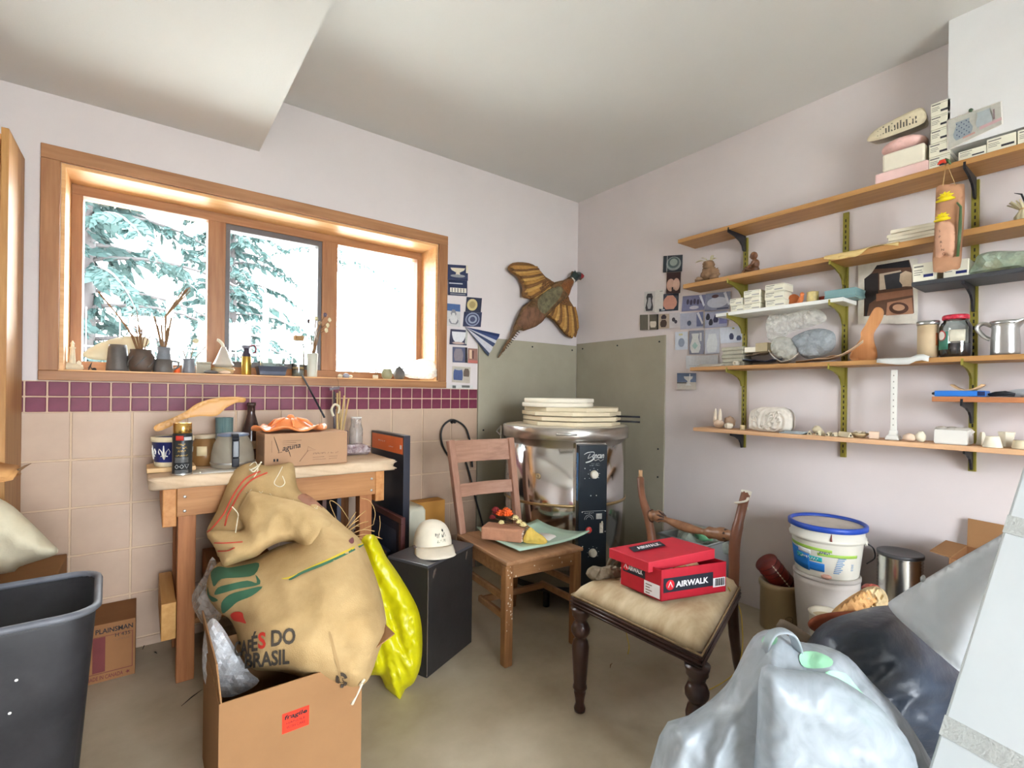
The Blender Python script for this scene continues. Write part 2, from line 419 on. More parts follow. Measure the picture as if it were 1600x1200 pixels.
# tiles on the window wall: grout bed, then every tile
TX1 = -.905
MB().bx(-3.9, TX1, -.004, 0, 0, 1.171).build('grout_bed', GROUT, wb)
tm = MB().bx(-.0965, .0965, -.006, .003, -.0965, .0965).build('cream_tile', CREAM, wb, .0015, 1)
first = [True]
def tile(src, x, z, sx=1, sz=1, nm=None):
    o = src if first[0] else src.copy()
    if not first[0]: COL.objects.link(o)
    first[0] = False
    o.location = (x, -.003, z); o.scale = (sx, 1, sz); o.parent = wb
zs = [(1.045 - .2 * (k + .5)) for k in range(5)]
for k, z in enumerate(zs):
    for i in range(9 + 6):
        x = -1.2 - .2 * i
        if x < -3.9: break
        tile(tm, x, z)
    tile(tm, -1.003, z, .98)
for i in range(14): tile(tm, -1.2 - .2 * i, .021, 1, .2)
tile(tm, -1.003, .021, .98, .2)
pm = MB().bx(-.0303, .0303, -.006, .003, -.0292, .0292).build('purple_tile', PURP, wb, .0018, 1); first[0] = True
for r_ in range(2):
    for i in range(45):
        x = -.905 - .0335 - .0667 * i
        if x < -3.86: break
        tile(pm, x, 1.171 - .0325 - .064 * r_)
# cement boards behind the kiln
CEM = mat('cement_board', (158, 152, 134), .8, var=.07, scale=4, bump=.05, bscale=70, spec=.15)
def panel(nm, mb, label, screws):
    o = mb.solo(nm, CEM, label, 'wall panel', bev=.001)
    for p, ax in screws: MB().lathe([(.006, 0), (.006, .003), (.003, .005)], 10, p, ax).build('screw', BLACKM, o)
panel('cement_board', MB().bx(-.903, -.014, -.014, -.001, .003, 1.515), 'grey cement board on the window wall behind the kiln',
      [((x, -.014, z), (0, -1, 0)) for x in (-.86, -.45, -.06) for z in (1.48, .9)])
panel('cement_board', MB().bx(-.014, -.001, -.812, -.016, .003, 1.53), 'grey cement board on the shelf wall beside the kiln',
      [((-.014, y, z), (-1, 0, 0)) for y in (-.08, -.42, -.77) for z in (1.49, .8, .62)])
# ---------------------------------------------------------------- the window
wn = bpy.data.objects.new('window_1', None); COL.objects.link(wn); wn.location = ((WX0+WX1)/2, 0, WZ0); struct(wn); ROOT[wn] = Vector(wn.location)
cw = .06
OX0, OX1, OZ0, OZ1 = WX0 - cw, WX1 + cw, WZ0 - .04, WZ1 + .058
PINEC = wood('pine_casing', (142, 96, 60), (172, 124, 84), 'x', .45)
PINECZ = wood('pine_casing_upright', (138, 92, 58), (168, 120, 80), 'z', .45)
MB().bx(OX0, OX1, -.02, -.0005, WZ1, OZ1).build('casing', PINEC, wn, .003)
MB().bx(OX0, OX1, -.022, -.0005, OZ0, WZ0).build('casing', PINEC, wn, .003)
MB().bx(OX0, WX0, -.02, -.0005, WZ0, WZ1).build('casing', PINECZ, wn, .003)
MB().bx(WX1, OX1, -.02, -.0005, WZ0, WZ1).build('casing', PINECZ, wn, .003)
t = .014
PALE = wood('pine_liner', (206, 150, 92), (228, 182, 128), 'x', .4)
MB().bx(WX0, WX1, -.0005, .33, WZ1-t, WZ1).build('head_liner', PALE, wn, .001)
MB().bx(WX0, WX1, -.02, .33, WZ0, WZ0+.006).build('sill', PALE, wn, .001)
MB().bx(WX0, WX0+t, 0, .33, WZ0+.006, WZ1-t).build('jamb', PALE, wn, .001)
MB().bx(WX1-t, WX1, 0, .33, WZ0+.006, WZ1-t).build('jamb', PALE, wn, .001)
FY0, FY1 = .2, .28
gx0, gx1 = WX0 + t, WX1 - t; gz0, gz1 = WZ0 + .006, WZ1 - t
fw = .045
m1 = (bw(324, 450, FY0).x, bw(352, 450, FY0).x); m2 = (bw(503, 450, FY0).x, bw(527, 450, FY0).x)
MB().bx(gx0, gx1, FY0, FY1, gz0, gz0+fw).build('frame_rail', PINEC, wn, .002)
MB().bx(gx0, gx1, FY0, FY1, gz1-fw, gz1).build('frame_rail', PINEC, wn, .002)
for a, b in ((gx0, gx0+.04), m1, m2, (gx1-.03, gx1)):
    MB().bx(a, b, FY0-.004, FY1, gz0+fw, gz1-fw).build('mullion', PINECZ, wn, .003)
GASK = mat('grey_gasket', (96, 92, 92), .5, var=.1)
ca, cb = m1[1], m2[0]; s_ = .03
sash = MB().bx(ca, cb, FY0+.006, FY1-.01, gz0+fw, gz0+fw+s_).bx(ca, cb, FY0+.006, FY1-.01, gz1-fw-s_, gz1-fw).bx(ca, ca+s_*.7, FY0+.006, FY1-.01, gz0+fw+s_, gz1-fw-s_).bx(cb-s_*.7, cb, FY0+.006, FY1-.01, gz0+fw+s_, gz1-fw-s_).build('sash', GASK, wn, .002)
WG = pane('window_glass', (252, 254, 255), .02)
for a, b in ((gx0+.04, m1[0]), (ca+s_*.7, cb-s_*.7), (m2[1], gx1-.03)):
    q = s_ if a > m1[0] and b < m2[1] else 0
    MB().bx(a, b, FY0+.04, FY0+.044, gz0+fw+q, gz1-fw-q).build('pane', WG, wn)
# ================================================================ outdoors
SNOW = mat('pale_ground', (214, 214, 206), .9, var=.08, scale=.6)
go = MB().bx(-60, 60, .34, 80, -.5, -.4).build('ground', SNOW); struct(go)
struct(MB().bx(-60, 60, -40, YN-.3, -.15, -.1).build('fill_door_ground', SNOW))  # unseen ground outside the added fill-light doors
NEED = mat('spruce_needles', (30, 54, 52), .7, var=.3, scale=3)
BARK = mat('spruce_bark', (60, 56, 56), .9, var=.2, scale=6, bump=.2)
def conifer(x, y, h, rad, seed, label, z0=1.0, dens=1.0, skip=None):
    rnd = random.Random(seed); root = thing('spruce_tree', label, 'tree', (x, y, -.4), group='spruces outside the window')
    MB().lathe([(.17, 0), (.14, h*.4), (.02, h)], 10, (x, y, -.4)).build('trunk', BARK, root)
    br = MB(); nd = MB(); n = int(46 * dens)
    for i in range(n):
        z = z0 + (h - z0) * (i / n) ** .9; L_ = rad * (1 - .75 * z / h) * rnd.uniform(.75, 1.1); az = i * 2.399 + rnd.uniform(-.3, .3)
        if skip and skip(az, z): continue
        d = Vector((math.cos(az), math.sin(az), 0)); pts = []
        for k in range(9):
            t = k / 8; pts.append(Vector((x, y, z - .4)) + d * (L_ * t) + Vector((0, 0, -.55 * L_ * t * t + .25 * L_ * t)))
        br.tube(pts, [.03 * (1 - k / 9.5) for k in range(9)], 5)
        side = d.cross(Vector((0, 0, 1)))
        for k in range(1, 9):
            for sg in (-1, 1):
                for j in range(4):
                    p = pts[k] + (pts[k-1] - pts[k]) * rnd.random(); ll = rnd.uniform(.15, .42) * (1.15 - k / 12)
                    q = (side * sg * rnd.uniform(.4, 1) + d * rnd.uniform(.1, .8) + Vector((0, 0, -rnd.uniform(.2, 1.1)))).normalized()
                    e = p + q * ll; wv = q.cross(Vector((rnd.uniform(-1, 1), rnd.uniform(-1, 1), rnd.uniform(-1, 1)))).normalized() * rnd.uniform(.03, .07)
                    m_ = p + q * ll * .5
                    nd.add([p, m_ + wv, e, m_ - wv], [(0, 1, 2, 3)])
                    for s2 in (-1, 1):
                        for tt in (.3, .6):
                            b0 = p + q * ll * tt; e2 = b0 + (q + wv.normalized() * s2 * .9).normalized() * ll * .35
                            w2 = q.cross(wv).normalized() * .012; nd.add([b0 + w2, e2, b0 - w2], [(0, 1, 2)])
    br.build('branches', BARK, root); tag(nd.build('needles', NEED, root), kind='stuff')
    return root
conifer(bw(126, 450, 5.4).x, 5.4, 8.5, 3.4, 3, 'big spruce with drooping boughs outside the left window pane', z0=1.0, dens=2.3)
conifer(bw(362, 450, 10.2).x, 10.2, 6.2, 2.9, 11, 'smaller spruce seen low in the middle window pane', z0=.6, dens=1.3)
conifer(bw(514, 450, 15.5).x, 15.5, 15, 5.2, 21, 'far tall spruce with boughs hanging into the top of the middle pane', z0=6.4, dens=.9)
BIR = mat('pale_bare_bark', (190, 182, 176), .9, var=.15, scale=5)
def bare(x, y, h, seed, label):
    rnd = random.Random(seed); mb = MB(); lean = rnd.uniform(-.04, .04)
    mb.tube([(x + lean*h*t + .06*math.sin(3*t+seed), y, -.4 + h*t) for t in [k/8 for k in range(9)]], [.06*(1-.85*k/8) for k in range(9)], 6)
    for k in range(14):
        z = h * rnd.uniform(.25, .95); sg = rnd.choice((-1, 1)); L_ = rnd.uniform(.4, 1.2)
        p = Vector((x + lean*z, y, -.4 + z)); mb.tube([p, p + Vector((sg*L_*.5, rnd.uniform(-.3,.3), L_*.45)), p + Vector((sg*L_*.8, rnd.uniform(-.4,.4), L_))], [.018, .01, .004], 4)
    mb.solo('bare_tree', BIR, label, 'tree', group='bare trees outside the window')
for i, (px, y, h, lb) in enumerate(((597, 6, 5, 'leaning leafless tree left of centre in the right window pane'), (640, 6.5, 6, 'leafless tree rightmost in the right window pane'), (556, 7.5, 5, 'thin leafless tree leftmost in the right window pane'), (448, 20, 8, 'thin leafless tree far off in the middle window pane'))):
    p = bw(px, 560, y); bare(p.x, y, h, i + 3, lb)
WIRE = mat('galvanised_wire', (225, 228, 228), .4, .5, var=.05)
fn = thing('wire_fence', 'pale wire mesh fence with posts outside the window', 'fence', (-3, 1.75, -.4))
FYF = 1.75
for k, px in enumerate((265, 415, 560)): x = bw(px, 500, FYF).x; MB().cyl((x, FYF, -.4), (x, FYF, bw(265, 440, FYF).z), .022, n=10).build('post', mat('fence_post', (206, 200, 188), .8, var=.1), fn)
for k in range(11): z = .1 + k * .135; MB().tube([(-5.5, FYF-.04, z), (-3, FYF-.04, z - .015), (0, FYF-.04, z)], .004, 5).build('wire', WIRE, fn)
for k in range(30): x = -5.5 + k * .18; MB().tube([(x, FYF-.045, -.3), (x, FYF-.045, 1.7)], .0035, 4).build('wire', WIRE, fn)
# ================================================================ wall shelving on the right
SD = .19
def wy(px, py=600, x=-.1): return rw(px, py, x).y          # where along the shelf wall a photo column lies
def wz(px, py, x=-.1): return rw(px, py, x).z
ZT, ZS, ZW, ZK, Z3, ZM, ZB = 2.05, 1.783, 1.592, 1.609, 1.305, 1.152, .967
YE = -3.05
def board(mb, m, label, bev=.002): return mb.solo('wall_shelf', m, label, 'shelf', bev=bev)
SH2 = wood('shelf_wood_dark', (160, 98, 60), (184, 122, 80), 'y', .5)
board(MB().bx(-SD, -.016, YE, -1.018, ZT-.022, ZT), SHELFM, 'long wooden shelf, the topmost on the wall')
board(MB().bx(-SD, -.016, YE, -1.055, ZS-.025, ZS), SHELFM, 'long wooden shelf, second from the top')
board(MB().bx(-.175, -.016, -1.86, -1.25, ZW-.018, ZW), mat('white_melamine', (232, 232, 226), .4, var=.02), 'short white shelf holding small white boxes')
board(MB().bx(-.2, -.016, YE, -2.108, ZK-.017, ZK), mat('black_painted_board', (58, 60, 64), .5, var=.12), 'short black shelf beside the hanging wall pocket')
board(MB().bx(-SD, -.016, YE, -1.107, Z3-.02, Z3), SHELFM, 'long wooden shelf holding the metal pitcher and glass jar')
board(MB().bx(-SD, -.016, YE, -2.174, ZM-.02, ZM), SH2, 'short reddish wooden shelf under the blue box')
board(MB().bx(-SD, -.016, YE, -1.132, ZB-.02, ZB), SHELFP, 'long pale wooden shelf, the lowest on the wall')
SLOT = mat('slot_shadow', (30, 28, 18), .8)
YS = (-1.326, -1.81, -2.262)
def standard(y, z0, z1, label):
    o = thing('shelf_standard', label, 'shelf rail', (0, y, z0))
    MB().bx(-.012, -.0005, y-.012, y+.012, z0, z1).build('rail', OLIVE, o, .001)
    sl = MB(); z = z0 + .02
    while z < z1 - .02: sl.bx(-.0126, -.0118, y-.0025, y+.0025, z, z+.014); z += .026
    sl.build('slots', SLOT, o)
standard(YS[0], .862, 2.02, 'olive slotted shelf rail nearest the kiln'); standard(YS[1], .862, 2.02, 'olive slotted shelf rail in the middle of the wall'); standard(YS[2], .855, 2.02, 'olive slotted shelf rail behind the hanging wall pocket')
def bracket(y, z, m, label, L=SD - .01, H=.085):
    poly = [(0, 0), (L, 0), (L, -.014), (L*.62, -.024), (L*.34, -.04), (L*.2, -.06), (L*.14, -H), (0, -H)]
    MB().prism([(a, b) for a, b in poly], (-.0135, y+.004, z), (-1, 0, 0), (0, 0, 1), -.008).bx(-L-.012, -L-.0085, y-.004, y+.004, z-.013, z+.012).solo('shelf_bracket', m, label, 'bracket', bev=.001, loc=(-.0135, y, z-H))
nm = ('by the kiln', 'in the middle', 'nearest the right edge')
for k in (0, 2): bracket(YS[k], ZT-.0222, BLACKM, 'dark bracket under the topmost shelf ' + nm[k])
for k in (0, 1): bracket(YS[k], ZS-.0252, OLIVE, 'olive bracket under the second shelf ' + nm[k])
for k in (0, 1): bracket(YS[k], ZW-.0182, OLIVE, 'olive bracket under the white shelf ' + nm[k])
for k in (0, 1, 2): bracket(YS[k], Z3-.0202, OLIVE, 'olive bracket under the pitcher shelf ' + nm[k])
bracket(YS[2], ZK-.0172, BLACKM, 'black bracket under the short black shelf', H=.1)
bracket(YS[2], ZM-.0202, BLACKM, 'dark bracket under the short reddish shelf')
for k in (0, 2): bracket(YS[k], ZB-.0202, BLACKM, 'black bracket under the lowest shelf ' + nm[k], L=.13)

# ---------------------------------------------------------------- prints pinned to the walls
def ell(cx, cy, rx, ry, n=18): return [(cx + rx*math.cos(2*PI*k/n), cy + ry*math.sin(2*PI*k/n)) for k in range(n)]
def rect(a0, a1, b0, b1): return [(a0, b0), (a1, b0), (a1, b1), (a0, b1)]
def pot(cx, b0, b1, prof):
    n = len(prof); L_ = [(cx - r, b0 + (b1-b0)*k/(n-1)) for k, r in enumerate(prof)]
    return L_[::-1] + [(cx + r, b) for (a, b), r in zip(L_, prof)]
VASE = (.1, .17, .2, .17, .1, .07, .1); JUG = (.16, .2, .22, .2, .15, .13, .15); BOWL = (.1, .2, .27, .3, .31)
def photo(c, wall, label, back, shapes, border=None, tilt=.004, name='photograph', group='photographs pinned to the wall', paper=PAPER, cat='photograph'):
    """c: its four corners as seen (TL, TR, BR, BL) on the wall; the lower edge stands tilt metres off the wall"""
    f = (lambda p, o: bw(p[0], p[1], -.004-o)) if wall == 'b' else (lambda p, o: rw(p[0], p[1], -.004-o)) if wall == 'r' else (lambda p, o: rw(p[0], p[1], wall-o))
    TL, TR, BR, BL = f(c[0], 0), f(c[1], 0), f(c[2], tilt), f(c[3], tilt)
    nn = (TR-TL).cross(BL-TL).normalized()
    if nn.dot(CAM - TL) < 0: nn = -nn
    def P(a, b, l=0): return (BL*(1-a) + BR*a)*(1-b) + (TL*(1-a) + TR*a)*b + nn*l
    o = MB().sheet([[P(i/4, 1 - j/4) for i in range(5)] for j in range(5)], .0008).solo(name, paper, label, cat, group=group)
    mb = MB(); b_ = border if border is not None else 0
    mb.color(back).add([P(a, b, .0012) for a, b in rect(b_, 1-b_, b_, 1-b_)], [(0, 1, 2, 3)])
    for k, (col, poly) in enumerate(shapes):
        mb.color(col).add([P(a, b, .0016 + .0002*k) for a, b in poly], [tuple(range(len(poly)))])
    mb.build('print', PR, o)
    return o
NAVY, DK, CRM, GR, RD, BL_ = (44, 52, 84), (48, 44, 46), (226, 214, 190), (150, 150, 152), (176, 96, 72), (76, 104, 150)
def q(x0, y0, x1, y1, s=0, r=0): return [(x0+s, y0), (x1+s, y0+r), (x1, y1+r), (x0, y1)]
photo(q(699, 413, 731, 437, 0, 2), 'b', 'photo of a footed bowl on navy, topmost left of the pheasant', NAVY, [(CRM, pot(.5, .2, .8, (.2, .12, .08, .3, .36))), (GR, ell(.5, .28, .36, .1)), (CRM, rect(.9, 1, .5, 1))])
photo(q(700, 437, 730, 461, 0, 2), 'b', 'photo of a row of pale cups on navy beside the window', NAVY, [((200, 200, 205), rect(.05, .75, .75, .82)), ((230, 222, 205), rect(.1, .95, .2, .5))] + [((70, 66, 84), rect(.18+.15*k, .22+.15*k, .22, .48)) for k in range(5)] + [(GR, rect(.1, .9, .06, .12))])
photo(q(698, 474, 719, 509, 0, 2), 'b', 'small photo of a white double-bellied vase beside the window', (206, 204, 202), [(BL_, rect(0, 1, .68, 1)), ((140, 140, 145), pot(.5, .1, .75, (.2, .34, .36, .2, .14, .22, .16, .1))), ((216, 214, 212), pot(.5, .14, .6, (.14, .26, .28, .14, .09)))])
photo(q(727, 464, 751, 487, 2, 2), 'b', 'photo of a golden round plate on navy', (54, 58, 78), [((206, 186, 130), ell(.4, .5, .34, .4)), ((170, 150, 100), ell(.4, .5, .2, .24))])
photo(q(723, 487, 751, 510, 2, 1), 'b', 'photo of a ringed grey plate below the golden plate photo', (60, 64, 92), [((150, 158, 180), ell(.5, .5, .4, .46)), ((70, 74, 104), ell(.5, .5, .33, .38)), ((160, 168, 186), ell(.5, .5, .25, .29)), ((80, 84, 112), ell(.5, .5, .15, .18))])
photo(q(702, 514, 729, 538, 2, 2), 'b', 'photo of a white bowl on dark cloth below the vase photo', (70, 70, 92), [((226, 226, 228), pot(.5, .15, .85, (.16, .3, .36, .4, .42))), ((196, 170, 160), ell(.5, .12, .36, .08)), ((190, 190, 180), rect(.88, 1, .1, 1))])
photo(q(707, 542, 730, 566, 0, 1), 'b', 'photo of a tall blue pot in gloom beside the window', (92, 96, 122), [((140, 130, 136), pot(.4, .1, .9, (.25, .3, .32, .28, .2))), (DK, rect(.85, 1, 0, 1))])
photo(q(731, 544, 746, 567, 0, 1), 'b', 'small photo with red and cream stripes beside the cement board', (150, 112, 100), [((220, 190, 160), rect(.15, .4, .3, .9)), ((90, 60, 56), rect(.45, .6, .3, .85)), ((190, 110, 100), rect(0, 1, 0, .2))])
photo(q(706, 572, 734, 597, 1, 2), 'b', 'photo of a blue lidded jar, lowest but one beside the window', (196, 186, 170), [((80, 96, 140), pot(.32, .15, .85, (.24, .26, .26, .25, .2))), ((180, 176, 170), ell(.32, .85, .22, .08)), ((110, 96, 86), pot(.78, .4, .9, (.15, .17, .16, .1)))])
photo(q(703, 601, 739, 607, 0, 1), 'b', 'narrow strip of printed paper just above the purple tiles', (214, 212, 208), [((110, 110, 106), rect(.1, .25, .1, .8)), ((110, 110, 106), rect(.5, .85, .3, .9))])
# fan of folded blue paper hanging under the plate photos
fo = thing('paper_fan', 'folded fan of blue and white printed paper below the plate photos', 'paper fan', bw(728, 512, -.01))
tip = bw(727, 511, -.012); e0, e1 = bw(781, 522, -.026), bw(762, 557, -.026)
for k in range(7):
    a, b = e0 + (e1-e0)*(k/7), e0 + (e1-e0)*((k+1)/7); off = Vector((0, -.008 if k % 2 else 0, 0)); off2 = Vector((0, 0 if k % 2 else -.008, 0))
    c_ = ((44, 60, 104), (54, 70, 116), (200, 200, 208), (50, 62, 96), (214, 212, 214), (190, 190, 200), (70, 80, 100))[k]
    MB().color(c_).sheet([[tip, tip], [tip + (a+off-tip)*.5, tip + (b+off2-tip)*.5], [a + off, b + off2]], .0008, False).build('pleat', PR, fo)
G2 = 'photographs above the cement board'
photo(q(1036, 400, 1066, 426, 1, -2), 'r', 'photo of a ringed green plate, topmost right of the pheasant', (54, 62, 70), [((150, 160, 156), ell(.55, .5, .38, .42)), ((84, 100, 100), ell(.55, .55, .3, .33)), ((160, 170, 160), ell(.55, .58, .2, .22)), ((236, 232, 226), rect(.2, .22, 0, 1))], group=G2)
photo(q(1041, 426, 1063, 459, 1, -1), 'r', 'photo of two pink round pots below the ringed plate', (70, 50, 48), [((216, 176, 156), ell(.32, .4, .3, .3)), ((226, 190, 170), ell(.72, .42, .24, .3)), (DK, rect(.4, .5, .1, .3))], group=G2)
photo(q(1030, 460, 1060, 487, 1, -2), 'r', 'photo of a pink dome on a dark slate ground', (58, 66, 80), [((206, 150, 130), pot(.56, .1, .9, (.2, .34, .36, .3, .14))), ((190, 200, 205), rect(.12, .3, .05, .12))], group=G2)
photo(q(1006, 456, 1023, 488, 1, -1), 'r', 'narrow photo of a black and white jug', (206, 204, 200), [((62, 62, 66), pot(.5, .05, .9, (.3, .36, .3, .24, .3, .2))), ((180, 180, 182), pot(.5, .15, .7, (.1, .2, .14, .1)))], group=G2)
photo(q(1023, 453, 1036, 489, 1, -1), 'r', 'nearly blank white card among the small photographs', (222, 220, 214), [((180, 178, 172), rect(.55, .9, .9, .94))], group=G2)
photo(q(1000, 492, 1029, 516, 0, -1), 'r', 'photo of a pale cup on olive, leftmost of its row', (104, 100, 88), [((206, 200, 190), rect(.45, .52, 0, 1)), ((216, 206, 190), pot(.72, .15, .55, (.12, .16, .17, .15))), ((44, 42, 40), rect(.92, 1, 0, 1))], group=G2)
photo(q(1029, 491, 1046, 514, 1, -1), 'r', 'small photo of a dark patterned teapot', (186, 170, 150), [((80, 64, 56), pot(.45, .1, .6, (.2, .3, .3, .16))), ((70, 60, 66), pot(.45, .65, .95, (.2, .26, .1)))], group=G2)
photo(q(1046, 489, 1063, 513, 0, -1), 'r', 'small photo of two little black pots', (206, 202, 204), [((70, 66, 76), ell(.4, .55, .16, .14)), ((70, 66, 76), ell(.6, .4, .14, .12))], group=G2)
gl_ = [((222, 226, 236), [(.72, .95), (.82, 1), (1, .3), (.95, .2)])]
photo(q(1065, 463, 1101, 487, 2, -3), 'r', 'glossy photo of leaf-shaped dishes on violet', (126, 128, 160), [((74, 70, 90), ell(.25+.15*k, .6-.05*(k % 2), .06, .18)) for k in range(5)] + [((200, 200, 212), ell(.55, .2, .2, .12))] + gl_, group=G2)
photo(q(1101, 459, 1140, 487, 2, -4), 'r', 'glossy photo of a blue-white platter with brown rim', (142, 148, 172), [((200, 206, 220), ell(.5, .45, .42, .3)), ((92, 64, 70), ell(.4, .8, .14, .1)), ((60, 66, 96), rect(.5, .95, .05, .12))] + gl_, group=G2)
photo(q(1063, 490, 1099, 515, 0, -3), 'r', 'glossy photo of a small figure on pale violet', (182, 186, 204), [((84, 94, 120), ell(.4, .35, .09, .16)), ((110, 120, 160), rect(.72, 1, .1, 1))] + gl_, group=G2)
photo(q(1101, 488, 1136, 513, 1, -3), 'r', 'glossy photo of three dark vases on blue', (176, 182, 210), [((50, 52, 70), pot(.14, .5, .9, (.06, .1, .08, .04))), ((50, 52, 70), pot(.28, .15, .55, (.06, .1, .08, .04))), ((60, 62, 100), pot(.5, .3, .8, (.08, .12, .08, .04))), ((120, 124, 180), rect(.65, 1, .2, .7))], group=G2)
photo(q(1055, 519, 1075, 547, 0, -1), 'r', 'bright small photo beside the cement board edge', (214, 222, 232), [((160, 170, 190), ell(.5, .4, .25, .25)), ((206, 200, 150), rect(.3, .6, .8, .9))], group=G2)
photo(q(1077, 517, 1100, 554, 0, -1), 'r', 'photo of a tall white pitcher with a diamond motif', (134, 136, 152), [((214, 216, 214), pot(.42, .06, .88, (.24, .34, .36, .26, .2, .26))), ((160, 190, 186), [(.4, .2), (.6, .36), (.4, .52), (.2, .36)]), ((206, 208, 208), rect(.72, .86, .55, .9))], group=G2)
photo(q(1101, 515, 1124, 554, 1, -2), 'r', 'photo of a hazy white jar beside the pitcher photo', (196, 200, 210), [((218, 222, 222), pot(.5, .06, .8, (.26, .36, .38, .3, .24)))], group=G2)
photo(q(1126, 512, 1165, 537, -1, -3), 'r', 'photo of two blue pots on white tilted behind the shelf rail', (214, 220, 232), [((66, 68, 100), pot(.46, .2, .6, (.06, .09, .09, .04))), ((66, 76, 110), pot(.75, .12, .42, (.07, .1, .09, .05))), ((190, 180, 90), ell(.55, .9, .05, .05))], group=G2)
photo(q(1072, 556, 1122, 576, 0, -1), 'r', 'pale blank sheet pinned behind the end of the pitcher shelf', (222, 226, 230), [((196, 200, 206), rect(.1, .5, .2, .25))], group=G2)
photo(q(1058, 583, 1088, 609, 0, 0), 'r', 'photo of a glass goblet, alone below the others', (104, 120, 150), [((196, 190, 180), rect(0, 1, 0, .45)), ((214, 216, 214), pot(.6, .25, .8, (.16, .05, .05, .2, .24))), ((60, 60, 62), rect(0, .5, .38, .44)), ((240, 240, 240), rect(.66, .7, .4, .95))], group=G2, tilt=.02)
# torn page with an arched kiln photograph behind the jar
def frp(x, y): return ((x - 1342) / 90, (512 - y) / 105)
pg = [frp(*p) for p in ((1346, 512), (1341, 512), (1350, 478), (1353, 430), (1367, 420), (1400, 410), (1423, 404), (1434, 505))]
photo(q(1341, 404, 1434, 506, 0, 0), 'r', 'torn magazine page of an arched brick kiln behind the jar', (232, 226, 212), [((106, 76, 60), [frp(*p) for p in ((1351, 500), (1353, 440), (1364, 430), (1372, 418), (1420, 409), (1424, 425), (1427, 495))]), ((52, 46, 46), [frp(*p) for p in ((1353, 500), (1352, 440), (1362, 432), (1374, 430), (1374, 470), (1360, 480), (1356, 500))]), ((40, 40, 44), [frp(*p) for p in ((1368, 424), (1372, 418), (1419, 410), (1422, 421))]), ((214, 196, 172), [frp(*p) for p in ((1376, 432), (1408, 426), (1414, 452), (1376, 458))]), ((62, 62, 66), [frp(*p) for p in ((1383, 434), (1410, 428), (1410, 454), (1386, 457))]), ((222, 200, 170), [frp(*p) for p in ((1407, 432), (1415, 427), (1424, 430), (1424, 452), (1412, 452), (1406, 444))]), ((158, 110, 84), [frp(*p) for p in ((1371, 464), (1425, 456), (1426, 466), (1371, 476))]), ((176, 128, 100), [frp(*p) for p in ((1388, 478), (1424, 470), (1426, 496), (1386, 499))]), ((90, 60, 48), [(a, b) for a, b in ell(*frp(1405, 487), .16, .09)]), ((196, 152, 120), [(a, b) for a, b in ell(*frp(1405, 486), .1, .05)])], name='magazine_page', group=None, cat='poster', tilt=.01)
photo(q(1478, 190, 1566, 156, 0, 0)[:0] + [(1479, 188), (1566, 157), (1568, 194), (1480, 236)], -.161, 'print of two patterned jugs pinned to the white bulkhead', (190, 188, 178), [((150, 160, 166), pot(.3, .2, .8, (.13, .17, .18, .15, .12, .13)))] + [((70, 80, 110), rect(.18+.045*i, .2+.045*i, .26+.09*j, .3+.09*j)) for i in range(6) for j in range(6) if (i+j) % 2] + [((196, 150, 140), rect(.3, .52, .14, .2)), ((170, 178, 180), pot(.68, .3, .85, (.12, .14, .14, .12, .1, .12))), ((140, 120, 120), rect(.84, .87, .35, .75)), ((206, 170, 170), rect(.6, .98, .18, .3))], border=.03, name='jug_print', group=None, tilt=.001)
pn = rw(1518, 174, -.166); MB().lathe([(.003, 0), (.003, .008), (.007, .01), (.005, .018), (.0, .019)], 10, pn, (-1, 0, 0)).solo('push_pin', mat('green_plastic', (70, 100, 76), .4), 'green push pin above the jug print', 'push pin')

# ---------------------------------------------------------------- things on the topmost shelf
FOAMP = mat('pink_foam', (232, 196, 190), .8, var=.05, scale=20); FOAMW = mat('cream_foam', (234, 226, 206), .8, var=.04, scale=20)
def sbox(name, m, label, cat, px0, px1, z0, h, x0=-.17, x1=-.03, rz=0, group=None, bev=.004, yoff=0):
    """a box on a shelf spanning photo columns px0..px1 at its front face"""
    ya, yb = rw(px0, 600, x0).y, rw(px1, 600, x0).y; c = Vector(((x0+x1)/2, (ya+yb)/2 + yoff, z0)); w_, d_ = abs(ya-yb)/2, (x1-x0)/2
    return MB().bx(-d_, d_, -w_, w_, 0, h).solo(name, m, label, cat, c, rz, group, bev, world=False)
sbox('foam_block', FOAMP, 'pink foam slab at the bottom of the packaging pile', 'foam block', 1363, 1446, ZT+.001, .05, -.165, -.03, bev=.006)
sbox('foam_block', FOAMW, 'cream foam slab in the middle of the packaging pile', 'foam block', 1374, 1440, ZT+.052, .075, -.16, -.03, bev=.008)
p0 = Vector((-.095, (wy(1372)+wy(1446))/2, ZT+.129))
MB().blob(p0 + Vector((0, 0, .032)), (.075, .078, .031), .06, 2, 3, 24, 12).solo('foam_roll', mat('pink_quilt', (228, 186, 178), .8, var=.1, scale=40, bump=.2), 'rounded pink padding bundle under the wrapped packet', 'padding', p0)
pk = [(-.1, .0), (-.09, .05), (-.04, .075), (.06, .09), (.1, .07), (.1, .01), (.04, .0)]
pcz = ZT + .193
fr = FR((-.16, p0.y, pcz + .004), (0, -1, 0), (0, 0, 1))
pl = Pillow(fr, [(-.115, .012), (-.09, .045), (-.03, .062), (.06, .075), (.085, .05), (.08, .008), (.0, .0), (-.07, .0)], .012, .03, 8, lambda a, b: .004*ridge(a, b, 40, 2))
o = pl.mesh(MB(), .01).solo('wrapped_packet', mat('beige_wrap', (214, 202, 172), .35, var=.1, scale=25, bump=.2), 'beige plastic-wrapped packet on top of the pink packaging', 'packet')
mb = MB()
for k in range(14): pl.decal(mb.color((96, 92, 84)), rect(-.075+.01*k, -.07+.01*k, .012, .012+.02+.006*(k % 3)), .02, .001, 0)
mb.build('printing', PR, o)
BOXW = mat('box_card', (228, 224, 204), .7, var=.03)
